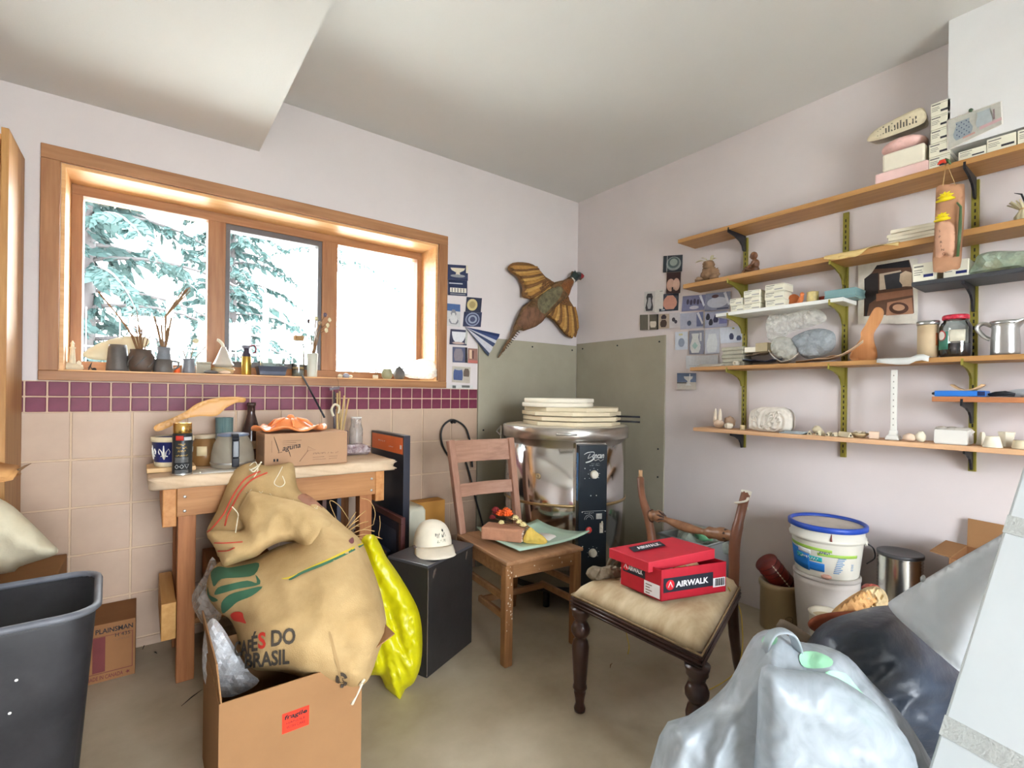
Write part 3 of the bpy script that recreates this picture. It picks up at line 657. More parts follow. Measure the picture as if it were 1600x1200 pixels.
def smallbox(px0, px1, z0, h, label, x0=-.17, x1=-.04, rz=0, group='small white boxes on the shelves', mark=(60, 60, 66), name='small_carton', lid=True, yoff=0):
    o = sbox(name, BOXW, label, 'box', px0, px1, z0, h, x0, x1, rz, group, .0015, yoff)
    w_ = abs(rw(px0, 600, x0).y - rw(px1, 600, x0).y)/2; d_ = (x1-x0)/2
    f = FR((-d_-.0006, w_, 0), (0, -1, 0), (0, 0, 1)); mb = MB().color(mark)
    def r_(a0, a1, b0, b1): mb.add([f(2*w_*a, h*b) for a, b in rect(a0, a1, b0, b1)], [(0, 1, 2, 3)])
    r_(.5, .94, .2, .36); mb.color((120, 118, 112)); r_(.06, .5, .78, .86); r_(.06, .42, .6, .64); r_(.06, .46, .48, .52); r_(.06, .36, .36, .4)
    mb.build('label_print', PR, o)
    if lid: MB().color((120, 116, 104)).bx(-d_-.0008, d_+.0004, -w_-.0006, w_+.0006, h*.86, h*.875).build('lid_seam', PR, o)
    return o
pos = ('bottom', 'second', 'third', 'fourth', 'topmost')
for k in range(5): smallbox(1447 + (2 if k > 1 else 0), 1480, ZT+.001+.0535*k, .052, 'small labelled carton, %s of the tall stack by the bulkhead' % pos[k], x0=-.16)
smallbox(1493, 1536, ZT+.001, .034, 'flat carton lying left under the white bulkhead', x0=-.18, lid=False); smallbox(1537, 1583, ZT+.001, .05, 'carton in the middle under the white bulkhead', x0=-.18, lid=False); smallbox(1585, 1640, ZT+.001, .05, 'carton cut by the right edge under the white bulkhead', x0=-.18, lid=False)
# hanging wall pocket with daffodils
c = rw(1482, 360, -.225); yc = c.y
fr = FR((-.213, yc, 0), (0, -1, 0), (0, 0, 1))
def pxy(x, y): p = rw(x, y, -.215); return (-(p.y - yc), p.z)
out = [pxy(*p) for p in ((1464, 291), (1474, 288), (1502, 287), (1507, 292), (1507, 330), (1503, 390), (1500, 418), (1488, 421), (1458, 425), (1459, 380), (1461, 330), (1462, 300))]
wp = thing('wall_pocket', 'brown clay wall pocket with yellow daffodils hanging from the top shelf', 'wall pocket', (-.215, yc, min(b for a, b in out)))
KR = mat('buff_clay', (178, 132, 100), .8, var=.1, scale=18, bump=.05)
Pillow(fr, out, .012, .03, .3, smooth=2).mesh(MB(), .012).build('back_slab', KR, wp)
pk = Pillow(fr, [pxy(*p) for p in ((1464, 348), (1480, 345), (1493, 352), (1496, 380), (1490, 404), (1478, 400), (1462, 402))], .02, .02, -.3, smooth=2, base=lambda a, b: .008)
pk.mesh(MB(), .008).build('pocket', mat('pink_clay', (196, 150, 122), .8, var=.08, scale=18), wp)
YEL = mat('daffodil_glaze', (232, 208, 24), .3, var=.1)
for (x, y, s) in ((1480, 312, 1.0), (1475, 343, .85)):
    a, b = pxy(x, y); mb = MB()
    for k in range(6):
        an = -.2 + k*.62; l_ = .022*s; dx, dy = math.cos(an)*l_, math.sin(an)*l_
        mb.tube([fr(a, b, .022), fr(a+dx*.6, b+dy*.6+.004, .03), fr(a+dx*1.2, b+dy*1.2, .026)], [.004, .006, .0008], 6)
    mb.tube([fr(a-.028*s, b-.006, .022), fr(a, b-.003, .032), fr(a+.028*s, b-.006, .024)], [.004, .01, .003], 8)
    mb.build('daffodil', YEL, wp)
mb = MB(); mb.tube([fr(*pxy(1497, 318), .016), fr(*pxy(1503, 325), .02), fr(*pxy(1502, 360), .022), fr(*pxy(1498, 402), .018)], [.003, .004, .0055, .0045], 8)
mb.build('leaf_stem', mat('leaf_glaze', (72, 98, 62), .4, var=.15), wp)
for k, (ch, x, y) in enumerate((('S', 1472, 365), ('P', 1472, 374), ('R', 1474, 382), ('I', 1475, 388), ('N', 1476, 394), ('G', 1477, 400))):
    a, b = pxy(x, y); lettering(fr, ch, INK, wp, a-.004, b, h=.0085, surf=pk.h, lift=.0015)
hk = Vector((-.201, YS[2]+.03, 2.045)); hk = rw(1479, 254, -.205)
mb = MB(); mb.tube([fr(*pxy(1474, 292), .01), hk + Vector((-.004, 0, 0))], .0009, 5).tube([hk + Vector((-.004, 0, 0)), fr(*pxy(1494, 291), .01)], .0009, 5); mb.build('cord', STRAW, wp)
MB().tube([hk + Vector((-.008, 0, -.003)), hk + Vector((-.008, .006, .007)), hk + Vector((-.009, .016, .006)), hk + Vector((-.009, .025, -.002))], [.004, .008, .007, .002], 8).build('red_bow', mat('red_ribbon', (206, 60, 40), .4), wp)
MB().tube([hk + Vector((-.009, .002, .014)), hk + Vector((-.01, -.006, .003)), hk + Vector((-.01, -.014, -.014))], [.002, .006, .003], 6).build('green_bow', MATS['leaf_glaze'], wp)

# ---------------------------------------------------------------- second shelf
def on(px, z, x=-.1): return Vector((x, wy(px, 600, x), z))
b = on(1107, ZS+.001, -.11)
cr = thing('clay_creature', 'brown clay creature with pale leaf wings on the second shelf', 'figurine', b)
CRM_ = mat('brown_clay', (136, 106, 78), .8, var=.2, scale=30, bump=.2)
MB().blob(b + Vector((0, 0, .045)), (.04, .05, .045), .4, 5, 2, 30, 18, squash=-.044).build('body', CRM_, cr)
MB().blob(b + Vector((-.015, .0, .098)), (.03, .032, .026), .2, 4, 5, 18, 10).build('head', CRM_, cr)
for sg in (-1, 1): MB().blob(b + Vector((-.035, sg*.045, .018)), (.022, .024, .0175), .25, 5, 8+sg, 14, 8).build('foot', CRM_, cr)
LF = mat('pale_leaf', (206, 196, 160), .7, var=.15, scale=20)
for (dy, dz, l) in ((.075, .012, 1), (.05, .03, .8), (-.06, .006, .8), (-.05, .03, .5)):
    s0 = b + Vector((-.012, dy*.12, .115)); MB().sheet([[s0 + Vector((w_*.012*math.sin(PI*t), dy*l*t, dz*t + .012*math.sin(PI*t))) for t in [k/6 for k in range(7)]] for w_ in (-1, 0, 1)], .0015).build('leaf', LF, cr)
# seated child figurine: one continuous surface
def skin(name, J, E, m, label, cat, sub=2, group=None):
    me = bpy.data.meshes.new(name); base = Vector((sum(j[0] for j in J)/len(J), sum(j[1] for j in J)/len(J), min(j[2]-j[3] for j in J)))
    me.from_pydata([Vector(j[:3]) - base for j in J], E, []); o = bpy.data.objects.new(name, me); COL.objects.link(o); o.location = base
    md = o.modifiers.new('skin', 'SKIN'); md.use_smooth_shade = True
    for i, j in enumerate(J): me.skin_vertices[0].data[i].radius = (j[3], j[3]); me.skin_vertices[0].data[i].use_root = i == 0
    s2 = o.modifiers.new('sub', 'SUBSURF'); s2.levels = sub; s2.render_levels = sub
    me.materials.append(m); ROOT[o] = base; return tag(o, label, cat, group)
b = on(1170, ZS+.001, -.1); K_ = 1.22
def fg(y, z, x=0): return b + Vector((x, y, z))*K_
mb = MB(); mb.blob(fg(-.018, .02), (.02*K_, .021*K_, .02*K_), .05, 2, 1, 16, 10).blob(fg(-.021, .046), (.017*K_, .018*K_, .022*K_), .05, 2, 2, 16, 10).blob(fg(-.016, .082, -.002), (.0155*K_, .016*K_, .0175*K_), .03, 2, 3, 16, 10)
mb.tube([fg(-.02, .06), fg(-.018, .07)], .007*K_, 10)
for x, hx, fx in ((-.014, -.022, -.018), (.013, .02, .01)):
    mb.tube([fg(-.024, .058, x), fg(-.016, .042, hx), fg(.002, .034, fx)], [.007*K_, .006*K_, .0055*K_], 10)
    mb.tube([fg(-.012, .016, x*.8), fg(.012, .03, x), fg(.022, .016, x*1.1), fg(.03+.01*(x > 0), .006, x*1.2)], [.011*K_, .0095*K_, .007*K_, .006*K_], 10); mb.blob(fg(.036+.01*(x > 0), .006, x*1.2), (.006*K_, .011*K_, .0055*K_), .05, 2, 4, 12, 8)
mb.blob(fg(-.001, .08, -.004), (.004*K_, .004*K_, .004*K_), 0, 1, 1, 8, 6)
o = mb.solo('seated_figurine', mat('brown_glaze', (104, 66, 40), .35, var=.35, scale=30), 'small brown glazed figurine of a seated child on the second shelf', 'figurine', b)
rm = o.modifiers.new('remesh', 'REMESH'); rm.mode = 'VOXEL'; rm.voxel_size = .0022; rm.use_smooth_shade = True
# curling paper over the edge and plaster slabs
pts = []
for k in range(13):
    y = wy(1286 + (1402-1286)*k/12, 600, -.19); w_ = .012 + .014*math.sin(k*.55) + (.01 if k in (5, 6) else 0)
    pts.append([(-.12, y, ZS+.0025), (-.186, y, ZS+.004), (-.196, y, ZS+.003 - .3*w_), (-.198 - .004*math.sin(k), y, ZS - w_)])
MB().sheet(pts, .001).solo('curled_paper', mat('yellowed_paper', (208, 180, 120), .7, var=.12, scale=10), 'yellowed paper curling over the edge of the second shelf', 'paper')
PLA = mat('plaster', (226, 218, 196), .85, var=.05, scale=10, bump=.03)
for k, (x0_, x1_, r_) in enumerate(((1382, 1468, 0), (1384, 1466, .05), (1383, 1470, -.04), (1386, 1464, .1))):
    sbox('plaster_slab', PLA, 'flat cream plaster slab, %s of the pile behind the hanging pocket' % pos[(0, 1, 2, 4)[k]], 'slab', x0_, x1_, ZS+.004+.0155*k, .0145, -.155, -.03, r_, 'plaster slabs', .002)
b = on(1600, ZS+.001, -.1); cd_ = thing('dried_bundle', 'pale bound bundle of dried leaves on the second shelf at the right edge', 'dried plant', b)
mb = MB()
for k in range(16):
    an = k*2.4; r_ = .012 + .02*(k % 4)/4; p = b + Vector((math.cos(an)*r_, math.sin(an)*r_, 0)); mb.tube([p, p + Vector((0, 0, .03)), b + Vector((math.cos(an)*.012, math.sin(an)*.012, .055)), b + Vector((math.cos(an)*r_*2, math.sin(an)*r_*2, .085))], [.006, .008, .006, .002], 6)
mb.build('leaves', LF, cd_); MB().lathe([(.018, 0), (.019, .006), (.018, .012)], 14, b + Vector((0, 0, .05))).build('binding', STRAW, cd_)
MB().tube([b + Vector((0, .0, .07)), b + Vector((-.005, .012, .11)), b + Vector((-.01, .03, .118))], [.003, .003, .001], 6).build('stick', BLACKM, cd_)

# ---------------------------------------------------------------- white shelf
for k, (x0_, x1_, n, h) in enumerate(((1140, 1160, 2, .035), (1161, 1186, 3, .033), (1194, 1224, 3, .037))):
    for i in range(n):
        smallbox(x0_, x1_, ZW+.001+(h+.001)*i, h, 'little white carton, %s of the %s stack on the white shelf' % (('bottom', 'middle' if n == 3 else 'top', 'top')[i], ('leftmost', 'middle', 'tallest right-hand')[k]), x0=-.15, x1=-.06, rz=(.03, -.05, .08, -.02, .05)[(k*2+i) % 5], lid=True, mark=(170, 168, 164), yoff=.004*((i+k) % 2))
p = on(1235, ZW+.001, -.1); fr = FR(p, (0, -1, 0), (.28, 0, 1)); Pillow(fr, [(-.028, .0), (-.03, .03), (-.018, .055), (.004, .062), (.026, .05), (.034, .03), (.03, .0)], .006, .01, 1, smooth=3).mesh(MB(), .01).solo('terracotta_disc', CLAY, 'rounded terracotta plaque leaning on the white shelf', 'plaque')
p = on(1250, ZW+.001, -.12)
MB().tube([p + Vector((0, .02, .004)), p + Vector((0, .005, .012)), p + Vector((0, -.002, .03)), p + Vector((0, -.006, .045))], [.004, .012, .01, .006], 10).blob(p + Vector((0, -.004, .048)), (.01, .01, .01), .1, 3, 1, 12, 8).solo('terracotta_bird', CLAY, 'small orange clay bird on the white shelf', 'figurine')
p = on(1268, ZW+.001, -.1); MB().lathe([(.024, 0), (.026, .01), (.025, .05), (.026, .055), (.023, .055), (.021, .01)], 24, p).solo('speckled_cup', mat('speckled_tan', (206, 184, 120), .4, var=.2, scale=50), 'tan speckled cup on the white shelf', 'cup')
p = on(1284, ZW+.001, -.06); MB().lathe([(.02, 0), (.022, .012), (.02, .032), (.012, .034)], 16, p).solo('red_pot', mat('red_glaze', (176, 66, 44), .4, var=.2, scale=40), 'little red pot half hidden beside the teal dish', 'pot')
ya, yb = wy(1290, 600, -.13), wy(1335, 600, -.13); TEAL = mat('teal_glaze', (118, 150, 150), .35, var=.06)
t_ = .006; x0_, x1_ = -.14, -.03; zt = ZW+.001
def taperbox(x0, x1, y0, y1, z0, h, fl, t, mb=None):
    """open tray with flaring walls"""
    mb = mb or MB(); o4 = [(x0, y0), (x1, y0), (x1, y1), (x0, y1)]; cx, cy = (x0+x1)/2, (y0+y1)/2
    def ring(k, z): return [(cx + (x-cx) + math.copysign(k, x-cx), cy + (y-cy) + math.copysign(k, y-cy), z) for x, y in o4]
    vs = ring(0, z0) + ring(fl, z0+h) + ring(fl-t, z0+h) + ring(-t, z0+t)
    fs = [(0, 3, 2, 1), (12, 13, 14, 15)]
    for a in range(3):
        for i in range(4): j = (i+1) % 4; fs.append((a*4+i, a*4+j, a*4+4+j, a*4+4+i))
    return mb.add(vs, fs)
taperbox(x0_, x1_, yb, ya, zt, .042, .006, t_).solo('teal_dish', TEAL, 'teal rectangular dish at the end of the white shelf', 'dish', bev=.003)
# ---------------------------------------------------------------- black shelf
smallbox(1424, 1458, ZK+.001, .072, 'white carton at the left end of the black shelf', x0=-.19, x1=-.06, mark=(40, 50, 110), lid=False)
smallbox(1472, 1511, ZK+.001, .068, 'white carton on the black shelf behind the hanging pocket', x0=-.17, x1=-.05, mark=(40, 50, 110), lid=False)
fr = FR((-.14, wy(1560, 600, -.14), ZK+.001), (0, -1, 0), (0, 0, 1))
pl = Pillow(fr, [(-.085, .01), (-.07, .05), (-.06, .078), (-.02, .085), (.04, .072), (.1, .06), (.14, .03), (.12, 0), (0, 0), (-.05, .002)], .035, .05, 1.4, lambda a, b: .014*ridge(a, b, 22, 4))
o = pl.mesh(MB(), .011, False).solo('green_bag', film('green_film', (186, 208, 186), .35, .3, .06, 30), 'pale green plastic bag of odds and ends on the black shelf', 'plastic bag')
MB().blob(fr(-.02, .03, 0), (.02, .03, .02), .3, 3, 4, 14, 8).build('orange_lump', mat('orange_stuff', (206, 140, 50), .7, var=.2), o)
MB().blob(fr(.04, .03, 0), (.025, .04, .022), .3, 3, 7, 14, 8).build('tan_lump', mat('tan_stuff', (190, 160, 120), .7, var=.2), o)
# ================================================================ pitcher shelf
def px2(d): return d / FPX
def lay(px, z, x=-.1): return on(px, z, x)
z3 = Z3 + .001
for k in range(3): sbox('paper_sheets', mat('grey_paper', (176, 166, 152), .8, var=.1), 'thin sheaf of papers, %s at the left end of the pitcher shelf' % ('lowest', 'middle', 'uppermost')[k], 'papers', 1086+3*k, 1130, z3+.005*k, .0045, -.17+.01*k, -.05, .1*k-.1, 'papers on the pitcher shelf', .001)
SLAB = mat('grey_green_slab', (164, 160, 142), .7, var=.15, scale=20, bump=.1)
for k in range(5): sbox('clay_plaque', SLAB, 'grey-green clay plaque, %s in the pile' % pos[k], 'plaque', 1126+(k % 2)*2, 1161-(k % 3), z3+.0165+.02*k if False else z3+.0205*k, .0195, -.15, -.05, .05*(-1)**k, 'pile of clay plaques', .004)
p = lay(1147, z3, -.168); MB().lathe([(.004, -.03), (.0125, -.03), (.0125, .0), (.004, .0), (.004, -.03)], 18, p + Vector((-.0, 0, .0125)), (-1, .3, 0), False).solo('paper_roll', mat('rolled_card', (214, 204, 184), .8), 'small rolled card in front of the clay plaques', 'roll')
# papers, magazines and plastic bags heaped in the middle
def drape(name, m, label, px0, px1, prof, x0=-.19, x1=-.03, n=16, z0=z3, cat='paper', t=.0012, seed=0, wob=.006):
    rows = []
    for k in range(n + 1):
        t_ = k / n; row = []
        for j in range(6):
            s_ = j / 5; x = x0 + (x1 - x0) * s_; y = wy(px0 + (px1 - px0) * t_, 600, x)
            row.append((x, y, z0 + .002 + prof(t_, s_) + wob * max(0, nz(t_*3, s_*2, 2, seed) + .3)))
        rows.append(row)
    return MB().sheet(rows, t).solo(name, m, label, cat)
drape('magazine', mat('dark_blue_print', (58, 70, 98), .35, var=.3, scale=12, spec=.5), 'dark blue magazine curling on the pitcher shelf under the bags', 1160, 1222, lambda t, s: .012 + .022*abs(t-.6), seed=1)
drape('magazine', mat('tan_print', (196, 170, 132), .5, var=.2, scale=12), 'tan magazine lying on the dark blue one', 1164, 1205, lambda t, s: .045 + .016*t, seed=2, x0=-.17)
drape('curled_sheet', mat('white_print', (226, 216, 200), .6, var=.08), 'white sheet curling up around the small plastic bag', 1200, 1246, lambda t, s: .006 + .06*(2*t-1)**2*(1 if t < .5 else .55), seed=3)
drape('kraft_sheet', mat('kraft_paper', (206, 160, 118), .7, var=.08), 'kraft paper sheet under the bag of grey clay', 1243, 1310, lambda t, s: .003 + .02*t, seed=4)
drape('curled_card', mat('kraft_light', (214, 184, 150), .7, var=.06), 'pale curled card rising against the wooden paddle', 1268, 1348, lambda t, s: .012 + .075*max(0, t-.3)**1.6*1.7, seed=6, wob=.002)
for k, (x0_, x1_, zz, h, c_) in enumerate(((1161, 1183, .068, .026, (230, 224, 206)), (1180, 1200, .068, .045, (186, 170, 136)))):
    sbox('card_box', mat('card_%d' % k, c_, .7, var=.1), ('white folded card box', 'tan folded card box')[k] + ' on the magazines beside the plaques', 'box', x0_, x1_, z3+zz, h, -.14, -.07, .2-.3*k, None, .002)
def bagp(name, m, label, fr, poly, T, R_, back, amp, f, seed, res=.009, cat='plastic bag', smooth=True, fold=None):
    pl = Pillow(fr, poly, T, R_, back, fold or (lambda a, b: amp*ridge(a, b, f, seed) + amp*.6*nz(a, b, f*2.3, seed+3))); return pl, pl.mesh(MB(), res, smooth).solo(name, m, label, cat)
def rp(x):                                     # frame parallel to the shelf wall, in photo-column reach
    return FR((x, 0, 0), (0, -1, 0), (0, 0, 1))
def rpoly(x, pts): return [(-rw(a, b, x).y, rw(a, b, x).z) for a, b in pts]
CLEARF = film('clear_film', (240, 240, 232), .62, .2, .04, 22)
bagp('clear_bag', CLEARF, 'crumpled clear plastic bag, highest on the pitcher shelf', rp(-.1), rpoly(-.1, ((1200, 530), (1198, 503), (1206, 492), (1230, 490), (1258, 484), (1275, 482), (1290, 492), (1288, 503), (1262, 512), (1240, 517), (1225, 527), (1212, 534))), .03, .05, 1.2, .016, 26, 2, .012, smooth=False)
bagp('clear_bag', film('clear_film_b', (216, 216, 206), .35, .2, .04, 22), 'small clear bag holding a brown lump on the white sheet', rp(-.14), rpoly(-.14, ((1204, 545), (1210, 530), (1222, 526), (1238, 530), (1246, 545), (1244, 558), (1236, 564), (1222, 561), (1212, 556))), .03, .04, 1, .01, 28, 4, .011, smooth=False)
pl, o = bagp('clay_bag', film('blue_grey_film', (178, 186, 190), .15, .2, .06, 30), 'bag of blue-grey clay lying on the pitcher shelf', rp(-.12), rpoly(-.12, ((1236, 530), (1256, 518), (1280, 513), (1302, 519), (1306, 535), (1300, 548), (1284, 556), (1266, 561), (1252, 556), (1244, 543))), .035, .05, 1, .01, 26, 7, .011, smooth=False)
MB().blob(pl.fr(pl.poly[0][0]+.06, sum(b for a, b in pl.poly)/len(pl.poly), 0), (.03, .06, .035), .2, 3, 3, 16, 10).build('clay', mat('grey_clay', (110, 116, 122), .8, var=.2), o)
# wooden paddle
pl = Pillow(rp(-.06), rpoly(-.06, ((1330, 563), (1331, 548), (1344, 530), (1345, 519), (1352, 508), (1363, 486), (1370, 480), (1378, 482), (1381, 490), (1376, 504), (1366, 520), (1366, 534), (1370, 548), (1367, 562))), .007, .012, 1, None, 3)
pl.mesh(MB(), .014).solo('wooden_paddle', wood('paddle_wood', (190, 128, 78), (208, 150, 100), 'z', .5), 'flat wooden paddle standing against the wall behind the pitcher shelf', 'paddle')
rows = []
for k in range(9):
    y = wy(1371 + (1452-1371)*k/8, 600, -.19); cur = .012*math.sin(PI*max(0, k-5)/3)
    rows.append([(-.11, y, z3+.002), (-.188, y, z3+.003+cur), (-.199, y, z3-.002+cur), (-.204, y, z3-.014-.012*math.sin(PI*k/9)+cur)])
MB().sheet(rows, .001).solo('white_sheet', mat('sheet_paper', (206, 206, 200), .7, var=.03), 'white sheet drooping over the front edge of the pitcher shelf', 'paper')
p = lay(1449, z3, -.12); r_ = .034
t1 = thing('card_canister', 'tall tan canister with a metal rim beside the glass jar', 'canister', p)
MB().lathe([(r_, 0), (r_, .14), (r_-.002, .14), (r_-.002, .002)], 28, p).build('tube', mat('canister_card', (184, 164, 132), .6, var=.05, col2=(196, 170, 136)), t1)
MB().lathe([(r_+.001, .134), (r_+.003, .138), (r_+.003, .15), (r_-.002, .151), (r_-.004, .146), (.0, .146)], 28, p).build('metal_lid', TIN, t1)
MB().color((214, 120, 72)).sheet([[p + Vector((math.cos(a)*(r_+.0006), math.sin(a)*(r_+.0006), z)) for a in (4.15, 4.35, 4.55)] for z in (.05, .1)], .0004).build('orange_mark', PR, t1)
p = lay(1492, z3, -.115); r_ = .049
t1 = thing('glass_jar', 'big glass jar with a red lid and dark contents', 'jar', p)
MB().lathe([(r_-.006, 0), (r_, .012), (r_, .12), (r_-.006, .135), (r_-.012, .142), (r_-.012, .152)], 32, p, cap=False).lathe([(.001, .002), (r_-.004, .003)], 32, p, cap=False).build('glass', GLASS, t1)
MB().lathe([(.001, .004), (r_-.004, .005), (r_-.003, .05), (r_-.008, .054), (.001, .055)], 28, p, cap=False).build('contents', mat('dark_jam', (44, 36, 44), .4, var=.4, scale=40), t1)
LIDM = mat('red_gingham', (186, 40, 60), .4, var=.5, scale=120)
MB().lathe([(r_-.01, .148), (r_-.008, .15), (r_-.008, .162), (r_-.011, .166), (.001, .166)], 32, p, cap=False).build('lid', LIDM, t1)
def wrap(p, r, a0, a1, z0, z1, c, t1, name='label', n=10):
    return MB().color(c).sheet([[p + Vector((math.cos(a0+(a1-a0)*i/n)*r, math.sin(a0+(a1-a0)*i/n)*r, z0+(z1-z0)*j/2)) for i in range(n+1)] for j in range(3)], .0004).build(name, PR, t1)
af = math.atan2(CAM.y - p.y, CAM.x - p.x)
wrap(p, r_+.0008, af-1.5, af-.45, .03, .1, (70, 130, 110), t1); wrap(p, r_+.0009, af-.4, af+.6, .06, .105, (214, 208, 186), t1)
mb = MB()
for j, rr in ((0, 1.0), (1, .8)):
    mb.color(((206, 60, 60), (232, 228, 220))[j]); n = 18; cv = []
    for k in range(n): a = af-.95 + .36*rr*math.cos(2*PI*k/n); cv.append(p + Vector((math.cos(a)*(r_+.0014+.0006*j), math.sin(a)*(r_+.0014+.0006*j), .085 + .021*rr*math.sin(2*PI*k/n))))
    mb.add(cv, [tuple(range(n))])
mb.build('badge', PR, t1)
# metal pitcher
p = lay(1570, z3, -.11); t1 = thing('metal_pitcher', 'galvanised metal pitcher with a curved handle on the shelf', 'pitcher', p)
n = 32; vs = []; prof = [(.04, 0), (.0405, .01), (.04, .05), (.037, .1), (.039, .118), (.043, .128), (.041, .128), (.036, .1), (.0385, .05), (.038, .004)]
mb = MB(); dirp = Vector((.1, -1, 0)).normalized()
for r_, z in prof:
    for k in range(n):
        a = 2*PI*k/n; d = Vector((math.cos(a), math.sin(a), 0)); q_ = max(0, d.dot(dirp)-.75)/.25; ex = .022*q_*max(0, (z-.1)/.028); vs.append(p + d*(r_+ex) + Vector((0, 0, z + .01*q_*max(0, (z-.1)/.028))))
fs = [(i*n+k, i*n+(k+1) % n, (i+1)*n+(k+1) % n, (i+1)*n+k) for i in range(len(prof)-1) for k in range(n)] + [tuple(range(n))[::-1], tuple((len(prof)-1)*n+k for k in range(n))]
mb.add(vs, fs, True); mb.build('body', TIN, t1)
MB().lathe([(.0375, .0), (.04, .003), (.0385, .006)], 28, p + Vector((0, 0, .108)), cap=False).build('rim_band', TIN, t1)
h = -dirp; MB().tube(smoothline([p + h*.037 + Vector((0, 0, .112)), p + h*.06 + Vector((0, 0, .124)), p + h*.076 + Vector((0, 0, .108)), p + h*.06 + Vector((0, 0, .078)), p + h*.04 + Vector((0, 0, .062))], 5), .0045, 8, flat=2.2).build('handle', TIN, t1)
# ---------------------------------------------------------------- short reddish shelf
zm = ZM + .001
o = sbox('blue_box', mat('blue_plastic', (38, 112, 196), .4, var=.05), 'long flat bright blue box on the short reddish shelf', 'box', 1460, 1540, zm, .022, -.18, -.1, 0, None, .002)
w_ = abs(rw(1460, 600, -.18).y - rw(1540, 600, -.18).y)/2
MB().cyl((0, w_+.001, .011), (0, w_+.016, .011), .009, .004, 12).build('black_tip', BLACKM, o); MB().bx(-.0406, -.0399, -w_+.001, -w_+.022, .003, .019).build('dark_panel', mat('navy_plastic', (24, 40, 84), .4), o)
p = lay(1512, zm, -.14); rows = []
for k in range(13):
    t_ = k/12; y = .045*(1-2*t_); rows.append([p + Vector((x, y, .0235 + .022*(2*t_-1)**2)) for x in (-.03, 0, .03)])
MB().sheet(rows, .005).solo('curved_tile', mat('curved_wood', (196, 160, 120), .6, var=.1), 'thin curved tan tile resting on the blue box', 'tile')
p = lay(1556, zm, -.15)
mb = MB().tube([p + Vector((0, .02, .008)), p + Vector((0, 0, .012)), p + Vector((0, -.025, .014)), p + Vector((.005, -.05, .01))], [.004, .007, .008, .004], 8).tube([p + Vector((-.01, .015, .005)), p + Vector((-.012, -.02, .006)), p + Vector((-.006, -.05, .005))], .0045, 8)
mb.solo('pliers', BLACKM, 'dark hand tool beside the blue box', 'tool')
fr = FR((-.1, wy(1610, 600, -.1), zm), (0, -1, 0), (0, 0, 1)); Pillow(fr, [(-.07, 0), (-.06, .02), (-.02, .03), (.06, .028), (.08, 0)], .02, .03, 1.5, lambda a, b: .006*ridge(a, b, 30, 3)).mesh(MB(), .01).solo('grey_packet', mat('grey_film', (176, 180, 182), .3, var=.15, bump=.3), 'crumpled grey packet at the right end of the short shelf', 'packet')
# ---------------------------------------------------------------- lowest shelf
zb = ZB + .001
p = lay(1124, zb, -.12); t1 = thing('clay_rabbit', 'cream clay piece with two tall horns at the left end', 'figurine', p)
MB().blob(p + Vector((0, 0, .024)), (.02, .028, .024), .15, 3, 2, 18, 10, squash=-.0235).build('body', BISQP, t1)
for dy in (.022, -.006): MB().lathe([(.011, 0), (.0105, .02), (.008, .055), (.0035, .074), (.001, .077)], 12, p + Vector((0, dy, .03)), (.0, -.02, 1)).build('horn', BISQUE, t1)
p = lay(1137, zb, -.155); MB().lathe([(.006, -.02), (.014, -.016), (.0175, 0), (.014, .018), (.007, .019), (.006, .0), (.006, -.02)], 18, p + Vector((0, -.01, .0178)), (-.9, .4, 0), False).solo('clay_bead', BISQUE, 'white clay bead with a dark hole beside the horned piece', 'bead')
MB().blob(lay(1141, zb, -.08) + Vector((0, 0, .032)), (.02, .03, .032), .35, 3, 9, 18, 10, squash=-.0315).solo('clay_shell', BISQP, 'pinkish shell-like clay lump behind the bead', 'figurine')
p = lay(1161, zb, -.16); MB().lathe([(.013, 0), (.012, .01), (.0125, .026), (.0105, .026), (.01, .006), (0, .006)], 16, p).solo('clay_cup', mat('buff', (188, 168, 130), .8, var=.1), 'tiny buff cup beside the carved white block', 'cup')
# carved block
p = lay(1202, zb, -.11); y0_, y1_ = wy(1169, 600, -.16), wy(1237, 600, -.16); cy = (y0_+y1_)/2; hw = (y0_-y1_)/2
fr = FR((-.14, cy, zb), (0, -1, 0), (0, 0, 1)); CARV = mat('carved_plaster', (222, 214, 202), .85, var=.08, scale=25, bump=.06)
t1 = thing('carved_block', 'white block carved with leaves and flowers on the lowest shelf', 'carving', (-.11, cy, zb))
H_ = .123; pl = Pillow(fr, [(-hw, .012), (-hw, .06), (-hw*.9, .105), (-hw*.4, H_), (.0, H_), (hw*.6, H_+.002), (hw*.95, .1), (hw, .05), (hw*.9, .01), (hw*.3, 0), (-hw*.5, .002)], .03, .03, 2, lambda a, b: .006*math.sin(math.hypot(a-.03, b-.05)*260)*.5 + .004*nz(a, b, 60, 3), 2)
pl.mesh(MB(), .0055).build('block', CARV, t1)
def petal(a, b, an, l, w_): 
    c_, s_ = math.cos(an), math.sin(an); pts = [fr(a + c_*l*t - s_*w_*math.sin(PI*t)*u, b + s_*l*t + c_*w_*math.sin(PI*t)*u, pl.h(a + c_*l*t, b + s_*l*t)+.001) for u in (1, -1) for t in ([k/8 for k in range(9)] if u == 1 else [k/8 for k in range(7, 0, -1)])]
    return MB().tube(pts, .003, 6, closed=True)
for k, (a, b, an, l, w_) in enumerate(((-.02, .03, 1.3, .06, .012), (-.02, .03, .3, .055, .012), (.0, .05, .9, .06, .014), (.02, .02, .7, .06, .012), (-.05, .07, 1.8, .04, .012), (-.045, .02, .4, .03, .01), (.01, .1, -.3, .05, .01), (-.06, .05, 2.2, .035, .011), (.0, .012, .1, .05, .009), (.03, .06, 1.2, .05, .012))): petal(a, b, an, l, w_).build('carved_leaf', CARV, t1)
